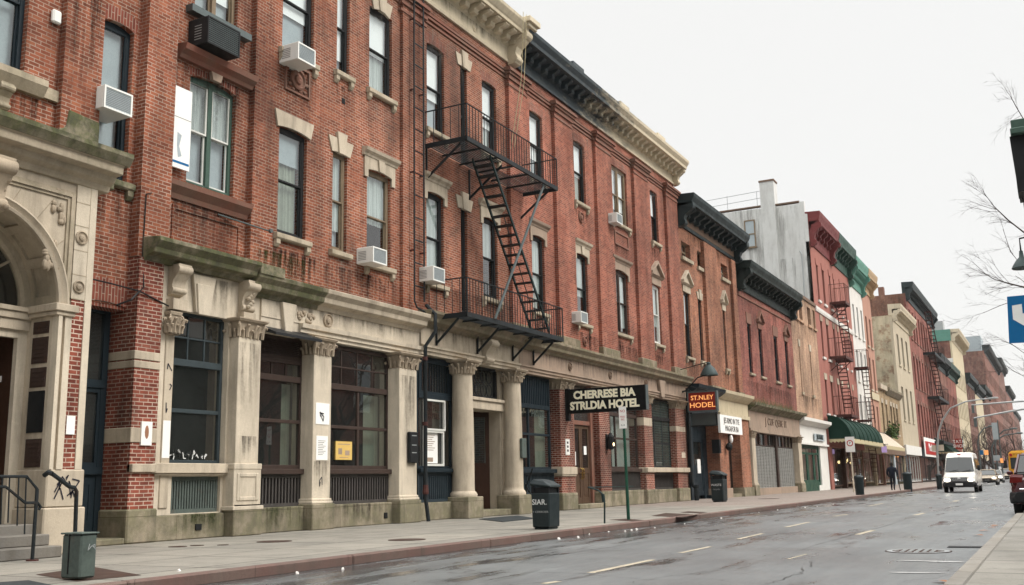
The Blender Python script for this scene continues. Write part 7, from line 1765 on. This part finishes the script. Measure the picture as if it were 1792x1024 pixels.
# building across the street: only its reflection shows in the shop windows
OG = thing('grey_building', (6,0,.13), 'plain grey building across the street, mirrored in the near-left shop window', 'building'); MB().box(5.6,12,-25,38,.13,9).build('wall', 'slat_green', OG); MB().box(5.3,5.6,-25,38,8.4,9.2).build('cornice', 'stucco', OG)
for k in range(9):
    w = MB().box(5.5,5.59,-22+6.6*k,-19+6.6*k,.8,3.4).build('window', 'frame_navy', OG); MB().box(5.48,5.5,-21.9+6.6*k,-19.1+6.6*k,.9,3.3).build('glass', 'blind_grey', w)
OB = thing('brick_building', (6,30,.13), 'brick building across the street, seen only mirrored in the shop windows', 'building')
m = MB(); m.box(5.6,12,38.1,420,.13,10.5); m.build('wall', 'brick_far', OB); m = MB(); m.box(5.2,5.6,38.1,420,9.7,10.6); m.build('cornice', 'cornice_tan', OB)
for k in range(24):
    y = 39+5*k; r = (y,5.6,y+1.3,8.3); m = MB(); m.box(5.5,5.59,y-.1,y+1.4,5.5,8.4); w = m.build('window', 'frame_white', OB); MB().box(5.48,5.5,y,y+1.3,5.6,8.3).build('glass', 'blind_grey', w)
    m = MB(); m.box(5.5,5.59,y-.6,y+2,.7,3.6); w = m.build('window', 'frame_navy', OB); MB().box(5.48,5.5,y-.5,y+1.9,.8,3.5).build('glass', 'car_glass', w)
# air between here and the far end of the street
hz = MB().box(-75,75,-75,915,-1,60).build('haze', None); hz['kind'] = 'stuff'
t = NT('haze_air'); v = t.n('ShaderNodeVolumePrincipled', None, Color=(.88,.88,.87), Density=.00013); t.t.links.new(v.outputs[0], t.out.inputs['Volume']); hz.data.materials.append(t.m)
# ------------------------------------------------------------------ light
SUN_EL, SUN_AZ = R_(44), R_(75)       # azimuth from +Y towards +X
w = bpy.data.worlds.new('World'); SC.world = w; w.use_nodes = True
nt = w.node_tree; nt.nodes.clear(); N_ = nt.nodes.new; L_ = nt.links.new
sky = N_('ShaderNodeTexSky'); sky.sky_type = 'NISHITA'; sky.sun_disc = False; sky.sun_elevation = SUN_EL; sky.sun_rotation = SUN_AZ; sky.air_density = 1.0; sky.dust_density = 3.0
tc = N_('ShaderNodeTexCoord'); sx = N_('ShaderNodeSeparateXYZ'); L_(tc.outputs['Generated'], sx.inputs[0])
mr = N_('ShaderNodeMapRange'); mr.interpolation_type = 'SMOOTHSTEP'; mr.inputs[1].default_value = .45; mr.inputs[2].default_value = .95; mr.inputs[3].default_value = 5.3; mr.inputs[4].default_value = 25; L_(sx.outputs[2], mr.inputs[0])
cc = N_('ShaderNodeCombineColor'); 
for i, k in enumerate((1.0, .993, .97)):
    mm = N_('ShaderNodeMath'); mm.operation = 'MULTIPLY'; mm.inputs[1].default_value = k; L_(mr.outputs[0], mm.inputs[0]); L_(mm.outputs[0], cc.inputs[i])
mx = N_('ShaderNodeMix'); mx.data_type = 'RGBA'; mx.inputs[0].default_value = .94; L_(sky.outputs[0], mx.inputs[6]); L_(cc.outputs[0], mx.inputs[7])
bg = N_('ShaderNodeBackground'); bg.inputs[1].default_value = .1; L_(mx.outputs[2], bg.inputs[0])
wo = N_('ShaderNodeOutputWorld'); L_(bg.outputs[0], wo.inputs[0])
sl = bpy.data.lights.new('Sun', 'SUN'); sl.energy = 1.5; sl.angle = R_(24); sl.color = (1, .95, .88)
so = bpy.data.objects.new('Sun', sl); COL.objects.link(so)
d = Vector((math.sin(SUN_AZ)*math.cos(SUN_EL), math.cos(SUN_AZ)*math.cos(SUN_EL), math.sin(SUN_EL)))
so.rotation_euler = d.to_track_quat('Z', 'Y').to_euler(); so.location = (20, 20, 60)
SC.view_settings.view_transform = 'Standard'; SC.view_settings.look = 'None'; SC.view_settings.exposure = .85; SC.view_settings.gamma = 1
SC.cycles.max_bounces = 6; SC.cycles.transparent_max_bounces = 12; SC.cycles.diffuse_bounces = 3; SC.cycles.glossy_bounces = 3
